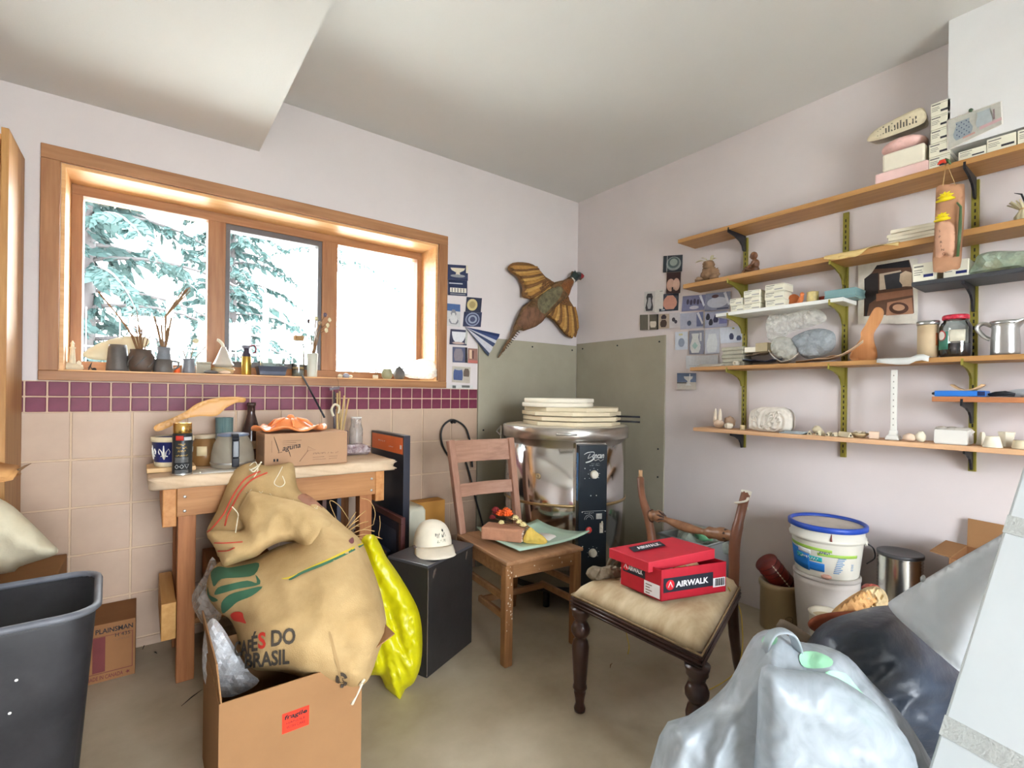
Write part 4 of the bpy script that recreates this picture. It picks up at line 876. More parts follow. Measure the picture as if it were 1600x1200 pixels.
for k in range(3): sbox('glass_coaster', mat('grey_glossy', (170, 178, 182), .2, var=.1), 'thin grey square, %s of three beside the carved block' % ('lowest', 'middle', 'uppermost')[k], 'coaster', 1218+k*3, 1254+k*2, zb+.004*k, .0035, -.185, -.11, .15*k, 'grey squares', .001)
KP = mat('kiln_post', (214, 202, 172), .8, var=.08, scale=20)
def tri_post(px, z, rz, L_, s_, label, x=-.15, m=KP):
    p = lay(px, z, x); t1 = thing('kiln_post', label, 'kiln post', p, rz, 'kiln posts', world=False); poly = [(-s_, 0), (s_, 0), (0, s_*1.7)]
    MB().prism(poly, (-L_/2, 0, 0), (0, -1, 0), (0, 0, 1), -L_).build('post', m, t1, .002)
    MB().lathe([(s_*.35, 0), (s_*.35, .0006)], 12, (-L_/2-.0004, 0, s_*.6), (-1, 0, 0)).build('hole', mat('hole_dark', (90, 84, 70), .9), t1)
tri_post(1266, zb, .35, .06, .012, 'small triangular kiln post, leftmost of the row'); tri_post(1283, zb, -.15, .05, .013, 'small triangular kiln post, second of the row'); tri_post(1297, zb, .0, .05, .011, 'small triangular kiln post, third of the row'); tri_post(1306, zb, .0, .05, .011, 'small triangular kiln post, fourth of the row'); tri_post(1321, zb, 1.0, .07, .014, 'larger triangular kiln post, right end of the row')
MB().blob(lay(1278, zb, -.09) + Vector((0, 0, .02)), (.012, .022, .02), .3, 4, 12, 14, 8, squash=-.0195).solo('clay_figure', KP, 'cream knob behind the triangular kiln posts', 'knob')
p = lay(1344, zb, -.12); mb = MB(); t1 = thing('shell_dish', 'buff shell dish with cream fragments', 'dish', p)
MB().lathe([(.018, 0), (.032, .012), (.036, .02), (.033, .02), (.02, .006), (0, .005)], 20, p).build('dish', mat('buff', (188, 168, 130), .8), t1)
for k in range(4): MB().blob(p + Vector((.012*math.cos(k*1.7), .016*math.sin(k*1.7), .024)), (.016, .006, .004), .2, 3, k, 10, 6).build('fragment', BISQUE, t1)
sbox('clay_cube', BISQP, 'pinkish clay cube beside the shell dish', 'block', 1357, 1372, zb, .03, -.15, -.11, .2, None, .003)
# upright slotted plastic gauge
p = lay(1397, zb, -.13); GP = mat('pale_plastic', (220, 218, 210), .4, var=.04); t1 = thing('slotted_gauge', 'tall white slotted arm standing on a stepped base', 'tool', p)
taperbox(p.x-.025, p.x+.025, p.y-.028, p.y+.028, p.z, .001, 0, .0005)
MB().lathe([(.034, 0), (.034, .006), (.028, .018), (.02, .02), (.018, .04), (.013, .042)], 4, p, a0=PI/4, smooth=False).build('base', GP, t1, .003)
MB().bx(p.x-.005, p.x+.005, p.y-.011, p.y+.011, p.z+.04, p.z+.295).build('arm', GP, t1, .002)
mb = MB()
for k in range(9): mb.bx(p.x-.0058, p.x-.0048, p.y-.002, p.y+.002, p.z+.06+.026*k, p.z+.066+.026*k)
mb.build('slots', mat('slot_grey', (150, 148, 140), .8), t1)
for k, (px, sx, h, r_) in enumerate(((1422, .022, .016, .4), (1440, .018, .022, 1.1))):
    p = lay(px, zb, -.15); MB().blob(p + Vector((0, 0, h)), (sx*.7, sx, h), .3, 4, 20+k, 14, 8, squash=-h*.97).solo('plaster_lump', PLA if k else BISQP, ('pale lump beside the slotted gauge', 'white lump left of the filled white box')[k], 'lump')
ya, yb = wy(1462, 600, -.17), wy(1511, 600, -.17); t1 = thing('white_tray_box', 'open white box filled with plaster pieces', 'box', (-.12, (ya+yb)/2, zb))
taperbox(-.17, -.07, yb, ya, zb, .055, .001, .003).build('box', mat('white_card', (218, 216, 208), .6, var=.03), t1, .001)
for k in range(5): MB().blob((-.12+.025*math.cos(k*2.1), (ya+yb)/2 + .032*math.sin(k*1.3+.4), zb+.05), (.025, .026, .016), .3, 4, 30+k, 12, 8).build('plaster_piece', mat('grey_plaster', (196, 190, 178), .85, var=.1), t1)
def cup_mould(px, label, h, r0, r1, n, x=-.14, tilt=(0, 0, 1), m=PLA):
    p = lay(px, zb, x); MB().lathe([(r0, 0), (r1, h), (r1*.6, h), (r1*.45, h*.4), (0, h*.4)], n, p, tilt, smooth=n > 8).solo('plaster_form', m, label, 'plaster form', bev=.001)
cup_mould(1536, 'wedge-shaped cream form right of the white box', .05, .02, .006, 4, -.1); cup_mould(1552, 'white tapered cup form near the right edge of the lowest shelf', .04, .028, .019, 12, -.17)
cup_mould(1574, 'six-sided hollow form near the right edge of the lowest shelf', .055, .016, .026, 6, -.09); cup_mould(1600, 'low buff form at the right edge of the lowest shelf', .03, .03, .026, 16, -.15, m=KP)

# ================================================================ pheasant mount on the window wall
def ph(pts): return [(680 + a/5, 380 + b/5) for a, b in pts]
PY = -.06
def bpoly(pts, y=PY): return [(bw(a, b, y).x, bw(a, b, y).z) for a, b in pts]
fr = FR((0, PY, 0), (1, 0, 0), (0, 0, 1))
P_ = bw(870, 480, PY); pt = thing('pheasant_mount', 'mounted pheasant in flight with wings spread on the wall', 'mounted bird', (P_.x, PY, bw(785, 558, PY).z))
body = [(1068, 218), (1085, 225), (1120, 225), (1140, 245), (1150, 264), (1138, 288), (1122, 284), (1095, 300), (1072, 325), (1050, 365), (1030, 420), (960, 480), (900, 540), (850, 590), (835, 610), (790, 650), (720, 675), (690, 685), (660, 680), (632, 700), (600, 745), (560, 800), (525, 855), (497, 895), (490, 890), (515, 845), (545, 790), (580, 740), (600, 690), (618, 640), (650, 560), (690, 490), (740, 455), (780, 420), (880, 350), (930, 305), (1000, 290), (1040, 268), (1060, 250)]
bp_ = Pillow(fr, bpoly(ph(body)), .05, .06, .5, lambda a, b: .003*nz(a, b, 60, 1), 2)
FEA = mat('pheasant_back', (104, 76, 46), .7, var=.6, scale=40, bump=.3, bscale=150)
bp_.mesh(MB(), .011).build('body', FEA, pt)
def dec(name, pts, m, lift=.002, res=.012): return bp_.decal(MB(), bpoly(ph(pts)), res, lift, 2).build(name, m, pt)
dec('head_plumage', [(1070, 222), (1085, 228), (1118, 228), (1136, 248), (1143, 262), (1122, 280), (1095, 296), (1072, 318), (1052, 290), (1040, 272), (1058, 252)], mat('dark_green_plumage', (40, 58, 56), .3, var=.3, scale=50))
dec('face_patch', [(1108, 245), (1130, 243), (1140, 262), (1125, 280), (1110, 270)], mat('red_wattle', (150, 44, 48), .5), .004, .006)
dec('collar', [(1044, 280), (1052, 276), (1070, 322), (1062, 334)], mat('white_plumage', (226, 220, 210), .7), .003, .006)
dec('breast', [(1000, 296), (1040, 284), (1062, 335), (1045, 368), (1026, 415), (985, 390), (950, 340)], mat('copper_plumage', (122, 74, 36), .5, var=.45, scale=90))
dec('back_plumage', [(930, 345), (960, 370), (940, 430), (880, 500), (820, 560), (770, 520), (775, 450), (850, 380)], mat('green_grey_plumage', (104, 98, 72), .6, var=.5, scale=35))
dec('rump', [(770, 530), (815, 565), (830, 605), (780, 645), (700, 675), (655, 665), (625, 640), (655, 565), (700, 500)], mat('russet_plumage', (112, 78, 56), .7, var=.45, scale=30, stretch=(1, 1, .5)))
mb = MB()
for k in range(12):
    t_ = k/12; a, b = 628 - 126*t_, 692 + 188*t_; w_ = 15*(1-t_)+2
    bp_.decal(mb, bpoly(ph([(a-.83*w_, b-w_*.55), (a+.83*w_, b+w_*.55), (a+.83*w_-4, b+w_*.55+6), (a-.83*w_-4, b-w_*.55+6)])), .02, .003, 0)
mb.build('tail_bars', mat('dark_bars', (58, 42, 34), .7), pt)
MB().lathe([(.0035, 0), (.003, .004), (.001, .012)], 8, fr(*bpoly(ph([(1140, 268)]))[0], .02), (1, -.2, -.5)).build('beak', mat('horn', (206, 190, 160), .4), pt)
e = bpoly(ph([(1118, 252)]))[0]; MB().blob(fr(e[0], e[1], bp_.h(*e)+.003), (.003, .002, .003), 0, 1, 0, 10, 6).build('eye', BLACKM, pt)
for tuft in ((1068, 216), (1074, 214)): a = bpoly(ph([tuft, (1078, 240)])); MB().tube([fr(*a[1], .03), fr(*a[0], .026)], [.004, .001], 6).build('ear_tuft', MATS['dark_green_plumage'], pt)
WF = [mat('wing_feather_%d' % k, c_, .65, var=.25, scale=40, stretch=(1, 1, 3)) for k, c_ in enumerate(((168, 122, 60), (118, 80, 42), (186, 144, 78)))]
def wing(name, outline, tips, root0, root1, cov):
    wg = Pillow(fr, bpoly(ph(outline)), .014, .04, .2, lambda a, b: .002*nz(a, b, 80, 2), 2, base=lambda a, b: -.008); wo = wg.mesh(MB(), .014).build(name, WF[1], pt)
    n = len(tips)
    for i, tp in enumerate(tips):
        t_ = i/(n-1); r0 = Vector((root0[0]+(root1[0]-root0[0])*t_, root0[1]+(root1[1]-root0[1])*t_)); tp = Vector(tp); d = tp - r0; s_ = Vector((-d.y, d.x)).normalized()*17
        pts = []
        for u in [k/7 for k in range(8)]:
            ww = s_*min(1, .35+u*1.5)*(1 if u < .8 else math.sqrt(max(0, 1-((u-.8)/.2)**2))*.9+.1); c_ = r0 + d*u
            pts.append([fr(*bpoly(ph([tuple(c_+ww*v)]))[0], .012 + .006*(1-u) - .004*v + .0012*(i % 2)) for v in (-1, 0, 1)])
        MB().sheet(pts, .0012).build('feather', WF[i % 3], wo)
    for k, (c0, rr) in enumerate(cov):
        pass
    return wo
lw = [(930, 305), (870, 262), (835, 222), (775, 166), (690, 146), (610, 152), (575, 182), (575, 206), (592, 226), (640, 258), (668, 300), (688, 350), (686, 415), (720, 428), (760, 436), (800, 418), (880, 352)]
wing('left_wing', lw, [(578, 190), (582, 210), (595, 226), (622, 245), (648, 265), (664, 292), (676, 322), (686, 352), (692, 385), (704, 415), (738, 428), (768, 432)], (790, 190), (890, 345), ())
rwg = [(1000, 380), (1030, 400), (1060, 450), (1095, 510), (1112, 580), (1104, 660), (1082, 738), (1060, 738), (1030, 722), (1000, 690), (960, 640), (915, 590), (870, 575), (850, 530), (900, 440)]
wing('right_wing', rwg, [(1098, 690), (1084, 736), (1062, 736), (1040, 728), (1018, 715), (1000, 694), (980, 668), (960, 640), (938, 612), (912, 592), (886, 580), (866, 566)], (1075, 500), (905, 470), ())
SP = mat('spotted_plumage', (110, 74, 40), .7, var=.75, scale=110)
for nm_, pts in (('covert', [(930, 312), (870, 285), (830, 300), (800, 340), (795, 390), (830, 395), (885, 350)]), ('covert', [(1000, 385), (1030, 405), (1040, 450), (1000, 490), (930, 500), (880, 530), (870, 490), (915, 430)])):
    Pillow(fr, bpoly(ph(pts)), .014, .03, .1, None, 3, base=lambda a, b: .008).mesh(MB(), .01).build(nm_, SP, pt)

# ================================================================ things on the window sill
ZSL = WZ0 + .0065
def sill(px, y): return Vector((bw(px, 560, y).x, y, ZSL))
def lz(name, prof, px, y, m, label, cat, n=24, tilt=None): return MB().lathe(prof, n, sill(px, y), tilt).solo(name, m, label, cat)
def sc(px, y): return (dep(sill(px, y)))/FPX          # metres per photo pixel there
p = sill(113, .1); t1 = thing('lighthouse', 'small cream ceramic lighthouse at the left end of the sill', 'ornament', p); CRC = mat('cream_ceramic', (214, 204, 176), .5, var=.12, scale=25)
MB().blob(p + Vector((0, 0, .01)), (.036, .025, .022), .25, 5, 2, 20, 10, squash=-.0095).build('rock', CRC, t1)
MB().lathe([(.013, 0), (.011, .02), (.008, .07), (.0085, .072), (.011, .075), (.011, .079), (.006, .08), (.006, .092), (.008, .094), (.001, .108)], 16, p + Vector((0, 0, .02))).build('tower', CRC, t1)
for dx in (-.024, .022): MB().bx(p.x+dx-.007, p.x+dx+.007, p.y-.008, p.y+.008, p.z+.022, p.z+.034).prism([(-.009, 0), (.009, 0), (0, .009)], (p.x+dx, p.y+.009, p.z+.034), (1, 0, 0), (0, 0, 1), .018).build('cottage', CRC, t1)
p = sill(142, .06); MB().tube([p + Vector((-.008, 0, .001)), p + Vector((-.002, 0, .02)), p + Vector((.004, 0, .036))], [.0015, .003, .001], 6).tube([p + Vector((.006, 0, .001)), p + Vector((-.001, 0, .018)), p + Vector((-.01, 0, .012))], .0015, 6).blob(p + Vector((.012, 0, .006)), (.008, .006, .006), .2, 3, 1, 12, 8).solo('tiny_figure', BLACKM, 'tiny dark wire figure beside the lighthouse', 'figurine')
fr = FR(bw(183, 543, .15), Vector((1, .0, .12)), Vector((0, .25, 1))); Pillow(fr, [(-.118, -.03), (-.1, 0), (-.05, .03), (.02, .05), (.08, .05), (.118, .03), (.1, -.005), (.04, -.045), (-.02, -.056), (-.08, -.05)], .01, .04, -.2, None, 3).mesh(MB(), .015).solo('oval_dish', mat('pale_dish', (206, 198, 168), .4, var=.08), 'pale pointed oval dish leaning behind the tapered beaker', 'dish')
lz('tapered_beaker', [(.042, 0), (.041, .01), (.034, .1), (.031, .118), (.028, .118), (.036, .01), (0, .01)], 184, .07, STONE, 'dark tapered stoneware beaker on the sill', 'beaker')
p = sill(221, .05); t1 = thing('carved_pot', 'brown carved pot holding twigs on the sill', 'pot', p)
MB().lathe([(.036, 0), (.045, .015), (.05, .045), (.047, .075), (.04, .088), (.042, .1), (.038, .1), (.036, .088), (.043, .045), (0, .02)], 28, p).build('pot', BROWNP, t1)
for k in range(6): a = k*1.05; MB().tube([p + Vector((math.cos(a+u*.9)*(.0475+.003*math.sin(u*PI)), math.sin(a+u*.9)*(.0475+.003*math.sin(u*PI)), .02+.05*u)) for u in [j/5 for j in range(6)]], .003, 6).build('carved_leaf', STONE, t1)
mb = MB()
def sp_(px, py, y): return bw(px, py, y)
mb.tube(smoothline([p + Vector((-.005, 0, .05)), sp_(206, 525, .06), sp_(185, 494, .07), sp_(165, 470, .08), sp_(154, 456, .085)], 3), [.004]*6 + [.0035]*7, 6)
mb.build('long_twig', TWIG, t1); mb = MB()
for e_ in ((206, 495), (213, 480), (218, 505), (222, 510), (196, 512), (228, 524), (242, 522), (207, 520)): MB().tube([p + Vector((0, 0, .05)), sp_(e_[0]*.5+110, e_[1]*.5+268, .055), sp_(*e_, .05)], [.003, .0025, .001], 5).build('twig', TWIG, t1)
mb = MB(); rn = random.Random(3)
for k in range(26): t_ = rn.random(); q_ = sp_(204 + 14*t_ + rn.uniform(-4, 4), 482 + 42*t_, .05); mb.tube([q_, q_ + Vector((rn.uniform(-.012, .012), 0, rn.uniform(.003, .012)))], [.0022, .0006], 4)
mb.build('dry_leaves', TWIG, t1)
p = sill(255, .045); t1 = thing('handled_mug', 'grey stoneware mug with a handle under the brush pot', 'mug', p)
MB().lathe([(.037, 0), (.038, .005), (.036, .06), (.034, .06), (.034, .008), (0, .008)], 26, p).build('body', STONE, t1)
MB().tube(smoothline([p + Vector((.034, -.01, .052)), p + Vector((.055, -.016, .05)), p + Vector((.056, -.016, .026)), p + Vector((.036, -.01, .014))], 4), .0045, 8).build('handle', STONE, t1)
p2_ = p + Vector((.002, 0, .0085)); t2 = thing('brush_pot', 'grey waisted pot of sticks and a broom bunch standing in the mug', 'pot', p2_)
GL_ = mat('blue_grey_glaze', (120, 124, 130), .35, var=.2, scale=20)
MB().lathe([(.026, 0), (.03, .02), (.028, .07), (.024, .085), (.028, .108), (.026, .108), (.021, .085), (.025, .06), (0, .02)], 24, p2_).build('pot', GL_, t2)
mb = MB(); b0 = p2_ + Vector((0, 0, .07))
for e_ in ((241, 494), (246, 508), (252, 507), (262, 512), (268, 496), (264, 520)): MB().tube([b0, sp_(*e_, .05)], [.0045, .0035], 6).build('stick', TWIG, t2)
mb = MB(); rn = random.Random(5)
for k in range(26):
    e_ = sp_(294 + rn.uniform(-6, 5), 449 + rn.uniform(-2, 6), .05 + rn.uniform(-.012, .012)); m_ = sp_(259, 494, .05); mb.tube([b0 + Vector((.004, 0, 0)), m_ + Vector((rn.uniform(-.004, .004), rn.uniform(-.004, .004), 0)), m_*.35 + e_*.65, e_], [.0012, .0013, .002, .0006], 4)
mb.build('broom_bunch', mat('broom_straw', (150, 116, 84), .8, var=.3, scale=30), t2)
lz('orange_cap', [(.011, 0), (.012, .004), (.011, .022), (.006, .026), (0, .026)], 277, .04, mat('orange_plastic', (226, 92, 30), .4), 'bright orange cap between the mug and the blue-grey pot', 'cap', 16)
p = sill(295, .05); t1 = thing('brush_jar', 'blue-grey waisted pot with a few brushes on the sill', 'pot', p)
MB().lathe([(.026, 0), (.028, .004), (.025, .045), (.023, .055), (.028, .068), (.025, .068), (.02, .055), (.022, .01), (0, .01)], 24, p).build('pot', GL_, t1)
mb = MB()
for e_ in ((322, 541), (304, 537), (302, 545), (285, 545)): MB().tube([p + Vector((0, 0, .04)), sp_(*e_, .05)], [.002, .0018], 6).build('brush', TWIG, t1)
MB().blob(sp_(306, 533, .05), (.012, .01, .012), .4, 4, 2, 12, 8).build('seed_head', LF, t1)
p = sill(318, .11); MB().bx(p.x-.03, p.x+.03, p.y-.025, p.y+.025, p.z, p.z+.05).bx(p.x-.032, p.x+.032, p.y-.027, p.y+.027, p.z+.05, p.z+.06).solo('stoneware_box', mat('grey_buff', (160, 154, 136), .6, var=.1), 'grey lidded box behind the blue-grey pot', 'box', bev=.003)
for k, (px, rx) in enumerate(((330, .05), (352, .04))): MB().blob(sill(px, .01) + Vector((0, 0, .008)), (rx*.6, .012, .009), .2, 3, 40+k, 14, 8, squash=-.0078).solo('flat_stone', (STONE, BISQP)[k], ('dark flat stone lying in front of the ribbed bottle', 'pinkish flat stone lying in front of the ribbed bottle')[k], 'stone')
p = sill(349, .06); t1 = thing('stoneware_bowl', 'buff bowl tied with cord under the ribbed bottle', 'bowl', p)
MB().lathe([(.03, 0), (.044, .008), (.047, .03), (.044, .034), (.04, .03), (0, .012)], 24, p).build('bowl', mat('buff_stone', (176, 160, 128), .6, var=.15), t1)
MB().tube([p + Vector((math.cos(a)*.0485, math.sin(a)*.0485, .026 + .006*math.sin(a*2))) for a in [k*2*PI/20 for k in range(20)]], .003, 6, closed=True).build('cord', STRAW, t1)
RIB = mat('ribbed_glaze', (186, 178, 164), .4, var=.1); t2 = thing('ribbed_bottle', 'grey ribbed teardrop bottle with a curved white spout', 'bottle', p + Vector((0, 0, .0345)))
pr = [(.03, 0), (.046, .012)] + [(.046 - .03*(k/12)**.8 + .0012*(k % 2), .014 + .07*k/12) for k in range(13)] + [(.014, .088), (.011, .1), (.009, .1)]
MB().lathe(pr, 28, p + Vector((0, 0, .0345))).build('body', RIB, t2)
MB().tube(smoothline([p + Vector((0, 0, .13)), p + Vector((-.006, 0, .15)), p + Vector((-.02, 0, .165)), p + Vector((-.028, 0, .168))], 4), .007, 8).build('spout', CRC, t2)
p = sill(385, .05); t1 = thing('brass_sprayer', 'brass spray bottle with a dark head and red trigger', 'sprayer', p)
MB().lathe([(.021, 0), (.022, .003), (.022, .09), (.018, .1), (.012, .104)], 24, p).build('bottle', mat('brass', (186, 152, 70), .3, .8, var=.1), t1)
MB().lathe([(.021, .088), (.021, .104), (.013, .116), (.012, .135)], 20, p).bx(p.x-.018, p.x+.014, p.y-.009, p.y+.009, p.z+.132, p.z+.148).build('head', mat('dark_plum', (58, 48, 62), .4), t1, .002)
MB().tube(smoothline([p + Vector((.01, 0, .14)), p + Vector((.03, 0, .152)), p + Vector((.042, 0, .14)), p + Vector((.04, 0, .118)), p + Vector((.028, 0, .112))], 4), .004, 8).build('trigger', mat('maroon', (120, 40, 50), .4), t1)
p = sill(424, .06)
taperbox(p.x-.058, p.x+.058, p.y-.035, p.y+.035, p.z, .048, .012, .003).solo('loaf_tin', mat('dark_tin', (58, 62, 76), .4, .3, var=.1), 'dark loaf tin on the sill', 'tin', bev=.003)
o = taperbox(p.x-.052, p.x+.052, p.y-.03, p.y+.03, p.z+.0345, .06, .01, .004).solo('glass_loaf_dish', GLASS, 'clear glass loaf dish set into the dark tin', 'dish', bev=.006); 
p = sill(466, .09); t1 = thing('corked_jar', 'tall clear glass jar with a cork lid on the sill', 'jar', p)
MB().lathe([(.03, 0), (.032, .006), (.032, .16), (.026, .178), (.022, .184), (.022, .2)], 28, p, cap=False).lathe([(.001, .001), (.031, .002)], 28, p, cap=False).build('glass', GLASS, t1)
MB().lathe([(.026, .196), (.027, .2), (.027, .222), (.001, .223)], 24, p).build('cork', mat('cork', (158, 124, 84), .8, var=.2, scale=60), t1)
MB().lathe([(.001, .003), (.029, .004), (.029, .035), (.001, .036)], 20, p, cap=False).build('contents', mat('grey_grit', (150, 146, 140), .8, var=.3, scale=60), t1)
MB().lathe([(.027, .045), (.028, .052), (.001, .053)], 20, p, cap=False).build('amber_layer', mat('amber', (206, 160, 90), .5), t1)
p = sill(488, .03); t1 = thing('white_vase', 'white cylinder vase of dried flowers on the sill', 'vase', p); VW = mat('white_glaze', (196, 196, 182), .35, var=.05)
MB().lathe([(.024, 0), (.025, .004), (.026, .05), (.0255, .052), (.029, .125), (.027, .126), (.023, .05), (0, .02)], 28, p).build('vase', VW, t1)
mb = MB(); tips = ((482, 502), (508, 492), (515, 500), (512, 508), (500, 505), (494, 498), (510, 516))
for e_ in tips: mb.tube([p + Vector((0, 0, .08)), sp_(e_[0]*.4+490*.6, e_[1]*.4+525*.6, .03), sp_(*e_, .03)], [.003, .0025, .002], 5)
mb.build('stems', TWIG, t1)
for k, e_ in enumerate(tips): MB().blob(sp_(*e_, .03), (.009 if k else .008, .008, .012), .4, 5, k, 12, 8).build('flower_head', (mat('dark_bloom', (60, 50, 58), .8), mat('dusky_bloom', (96, 84, 98), .8), LF, LF, mat('tan_bloom', (150, 126, 96), .8), LF, LF)[k], t1)
for k, (px, r_) in enumerate(((532, .014), (541, .018), (548, .012))): MB().blob(sill(px, .03) + Vector((0, 0, r_*.7)), (r_, r_*.8, r_*.72), .3, 4, 50+k, 14, 8, squash=-r_*.68).solo('pale_shell', (CRC, mat('grey_shell', (150, 150, 158), .5), CRC)[k], ('small cream shell, left of three right of the mullion', 'larger grey shell, middle of three right of the mullion', 'small cream shell, right of three by the right pane')[k], 'shell', group='shells on the sill')
p = sill(587, .04); t1 = thing('brush_rest', 'low white dish with two brushes leaning in it', 'brush dish', p); MB().lathe([(.012, 0), (.016, .004), (.015, .022), (.012, .022), (.012, .006), (0, .006)], 16, p).build('dish', CRC, t1)
for k, (a, b) in enumerate((((585, 575), (592, 521)), ((583, 580), (618, 514)))): MB().tube([p + Vector((0, .002*k, .007)), sp_(*b, .04+.01*k)], [.0028, .0016], 6).build('brush', TWIG, t1)
p = sill(605, .02); MB().lathe([(.02, 0), (.03, .015), (.033, .03), (.03, .045), (.024, .055), (.026, .06), (.022, .06), (.02, .05), (0, .02)], 24, p).solo('round_jar', mat('olive_glaze', (150, 148, 116), .4, var=.15), 'olive round-bellied jar near the right end of the sill', 'jar')
p = sill(624, .05); t1 = thing('stoppered_jar', 'grey round-bellied jar with a stem stopper', 'jar', p); MB().lathe([(.022, 0), (.032, .015), (.036, .032), (.032, .05), (.022, .06), (.03, .068), (.02, .068), (.02, .055), (0, .02)], 24, p).build('jar', STONE, t1)
MB().lathe([(.019, .066), (.015, .072), (.005, .078), (.002, .1), (.0005, .1)], 14, p).build('stopper', STONE, t1)
fr = FR((0, .02, 0), (1, 0, 0), (0, 0, 1)); bagp('white_film', film('white_film', (236, 240, 238), .35, .2, .04, 25), 'crumpled translucent white plastic at the right end of the sill', fr, [(bw(a, b, .02).x, max(bw(a, b, .02).z, ZSL+.002)) for a, b in ((633, 588), (640, 570), (655, 561), (672, 562), (680, 568), (681, 578), (682, 590), (660, 592))], .03, .04, .6, .012, 26, 4, .011, smooth=False)
# ================================================================ left side
class PF:
    """photo columns and rows at a real distance d0; c comes towards the photographer"""
    def __init__(s, d0): s.d0 = d0; s.ux = RT; s.uy = -UP; s.n = -FW
    def __call__(s, a, b, c=0.0): return at(s.d0 - c, a, b)
def plet(pl, body, m, parent, x0, y0, w=None, h=None, slope=0.0, bold=.0, shear=0, lift=.003, cuts=1, name='lettering'):
    vs, fs = text_mesh(body, w, h, bold, shear); bm = bmesh.new(); bv = [bm.verts.new((a, b, 0)) for a, b in vs]
    for f in fs:
        try: bm.faces.new([bv[i] for i in f])
        except ValueError: pass
    bmesh.ops.triangulate(bm, faces=bm.faces[:])
    for _ in range(cuts): bmesh.ops.subdivide_edges(bm, edges=[e for e in bm.edges if e.calc_length() > 3], cuts=1); bmesh.ops.triangulate(bm, faces=bm.faces[:])
    bm.verts.index_update(); mb = MB(); P = [(x0 + v.co.x, y0 - v.co.y + slope * v.co.x) for v in bm.verts]
    mb.add([pl.fr(a, b, pl.h(a, b) + lift) for a, b in P], [tuple(v.index for v in f.verts) for f in bm.faces], True); bm.free()
    return mb.build(name, m, parent)
p = bw(12, 400, -.3); xs_ = p.x
t1 = thing('wall_bookcase', 'tall pine wall bookcase at the left edge of the room', 'bookcase', (xs_-.4, -.17, .56))
BKZ = wood('bookcase_pine', (160, 110, 58), (188, 142, 84), 'z', .45)
MB().bx(xs_-.02, xs_, -.3, -.02, .56, bw(12, 200, -.3).z).build('side', BKZ, t1, .002); MB().bx(xs_-.82, xs_-.8, -.3, -.02, .56, 2.06).build('side', BKZ, t1, .002)
for z in (.59, .83, 1.25, 1.71, 2.02): MB().bx(xs_-.8, xs_-.02, -.3, -.02, z-.02, z).build('shelf', wood('bookcase_pine_x', (190, 126, 58), (216, 158, 88), 'x', .45), t1, .002)
MB().bx(xs_-.8, xs_-.02, -.024, -.02, .56, 2.0).build('back_panel', BKZ, t1)
mb = MB(); PBR = mat('brown_paper', (206, 154, 96), .7, var=.15, scale=8)
t2 = thing('kraft_sheets', 'sheaf of torn brown paper sticking out of the bookcase', 'papers', bw(20, 745, -.33))
for k in range(5):
    q0, q1, q2, q3 = bw(-30, 722+5*k, -.31), bw(30+4*(k % 3), 725+4*k, -.33), bw(12+8*(k % 2), 745+2*k, -.42), bw(-30, 748+2*k, -.42)
    MB().sheet([[q0*(1-u)+q1*u + Vector((0, 0, .006*math.sin(5*u+k))) for u in (0, .33, .66, 1)], [q3*(1-u)+q2*u + Vector((0, 0, .004*math.sin(4*u+k))) for u in (0, .33, .66, 1)]], .0012).build('sheet', PBR, t2)
MB().tube([bw(28, 735, -.36), bw(40, 728, -.35), bw(49, 724, -.34)], [.006, .004, .0008], 6, flat=.3).build('torn_tip', TWIG, t2)
BX = bw(105, 865, -.03); bz = BX.z
o = MB().bx(-3.55, BX.x, -.62, -.03, .0005, bz).solo('storage_box', CARD, 'plain brown box against the tiles under the cloth bag', 'box', bev=.003)
MB().bx(-3.55, BX.x+.001, -.33, -.32, bz-.001, bz+.0008).build('lid_gap', CARDD, o)
fold = lambda a, b: .012*ridge(a, b, .03, 5) + .006*nz(a, b, .08, 2)
bf = PF(dep((-3.05, -.46, bz)))
Pillow(bf, [(-120, 900), (-120, 790), (-40, 770), (8, 783), (45, 813), (78, 846), (91, 859), (84, 868), (60, 876), (30, 886), (8, 896)], .09, 55, .9, fold).mesh(MB(), 9).solo('cloth_bag', mat('beige_canvas', (206, 196, 168), .85, var=.06, scale=20, bump=.1, bscale=200), 'crumpled beige cloth bag lying on the brown box', 'cloth bag')
# clay carton
yf = -.25; x0_, x1_ = bw(100, 1060, yf).x, bw(211, 1052, yf).x; zt = bw(207, 966, yf).z
o = MB().bx(x0_, x1_, yf, -.015, .0005, zt).solo('clay_carton', CARDD, 'brown clay carton with dark lettering between the bin and the bench', 'box', bev=.002)
fr = FR((x0_, yf-.0008, 0), (1, 0, 0), (0, 0, 1)); w_ = x1_-x0_
lettering(fr, 'PLAINSMAN', INK, o, w_*.42, zt*.84, w=w_*.54, h=zt*.085, bold=.02); lettering(fr, 'H 435', INK, o, w_*.7, zt*.74, w=w_*.22, h=zt*.06); lettering(fr, '~9', mat('faded_ink', (120, 88, 62), .8), o, w_*.68, zt*.67, w=w_*.26, h=zt*.035)
MAR = mat('maroon_ink', (108, 50, 48), .8); lettering(fr, 'MADE IN CANADA', MAR, o, w_*.3, zt*.05, w=w_*.52, h=zt*.07, bold=.015)
MB().bx(x0_+w_*.38, x0_+w_*.56, yf-.0012, yf-.0006, zt*.18, zt*.78).build('dark_panel', MAR, o)
mb = MB()
for a0, a1, b0, b1 in ((.2, .96, .155, .165), (.2, .96, .785, .792), (.95, .96, .16, .79)): mb.bx(x0_+w_*a0, x0_+w_*a1, yf-.0012, yf-.0006, zt*b0, zt*b1)
mb.build('printed_border', MAR, o)
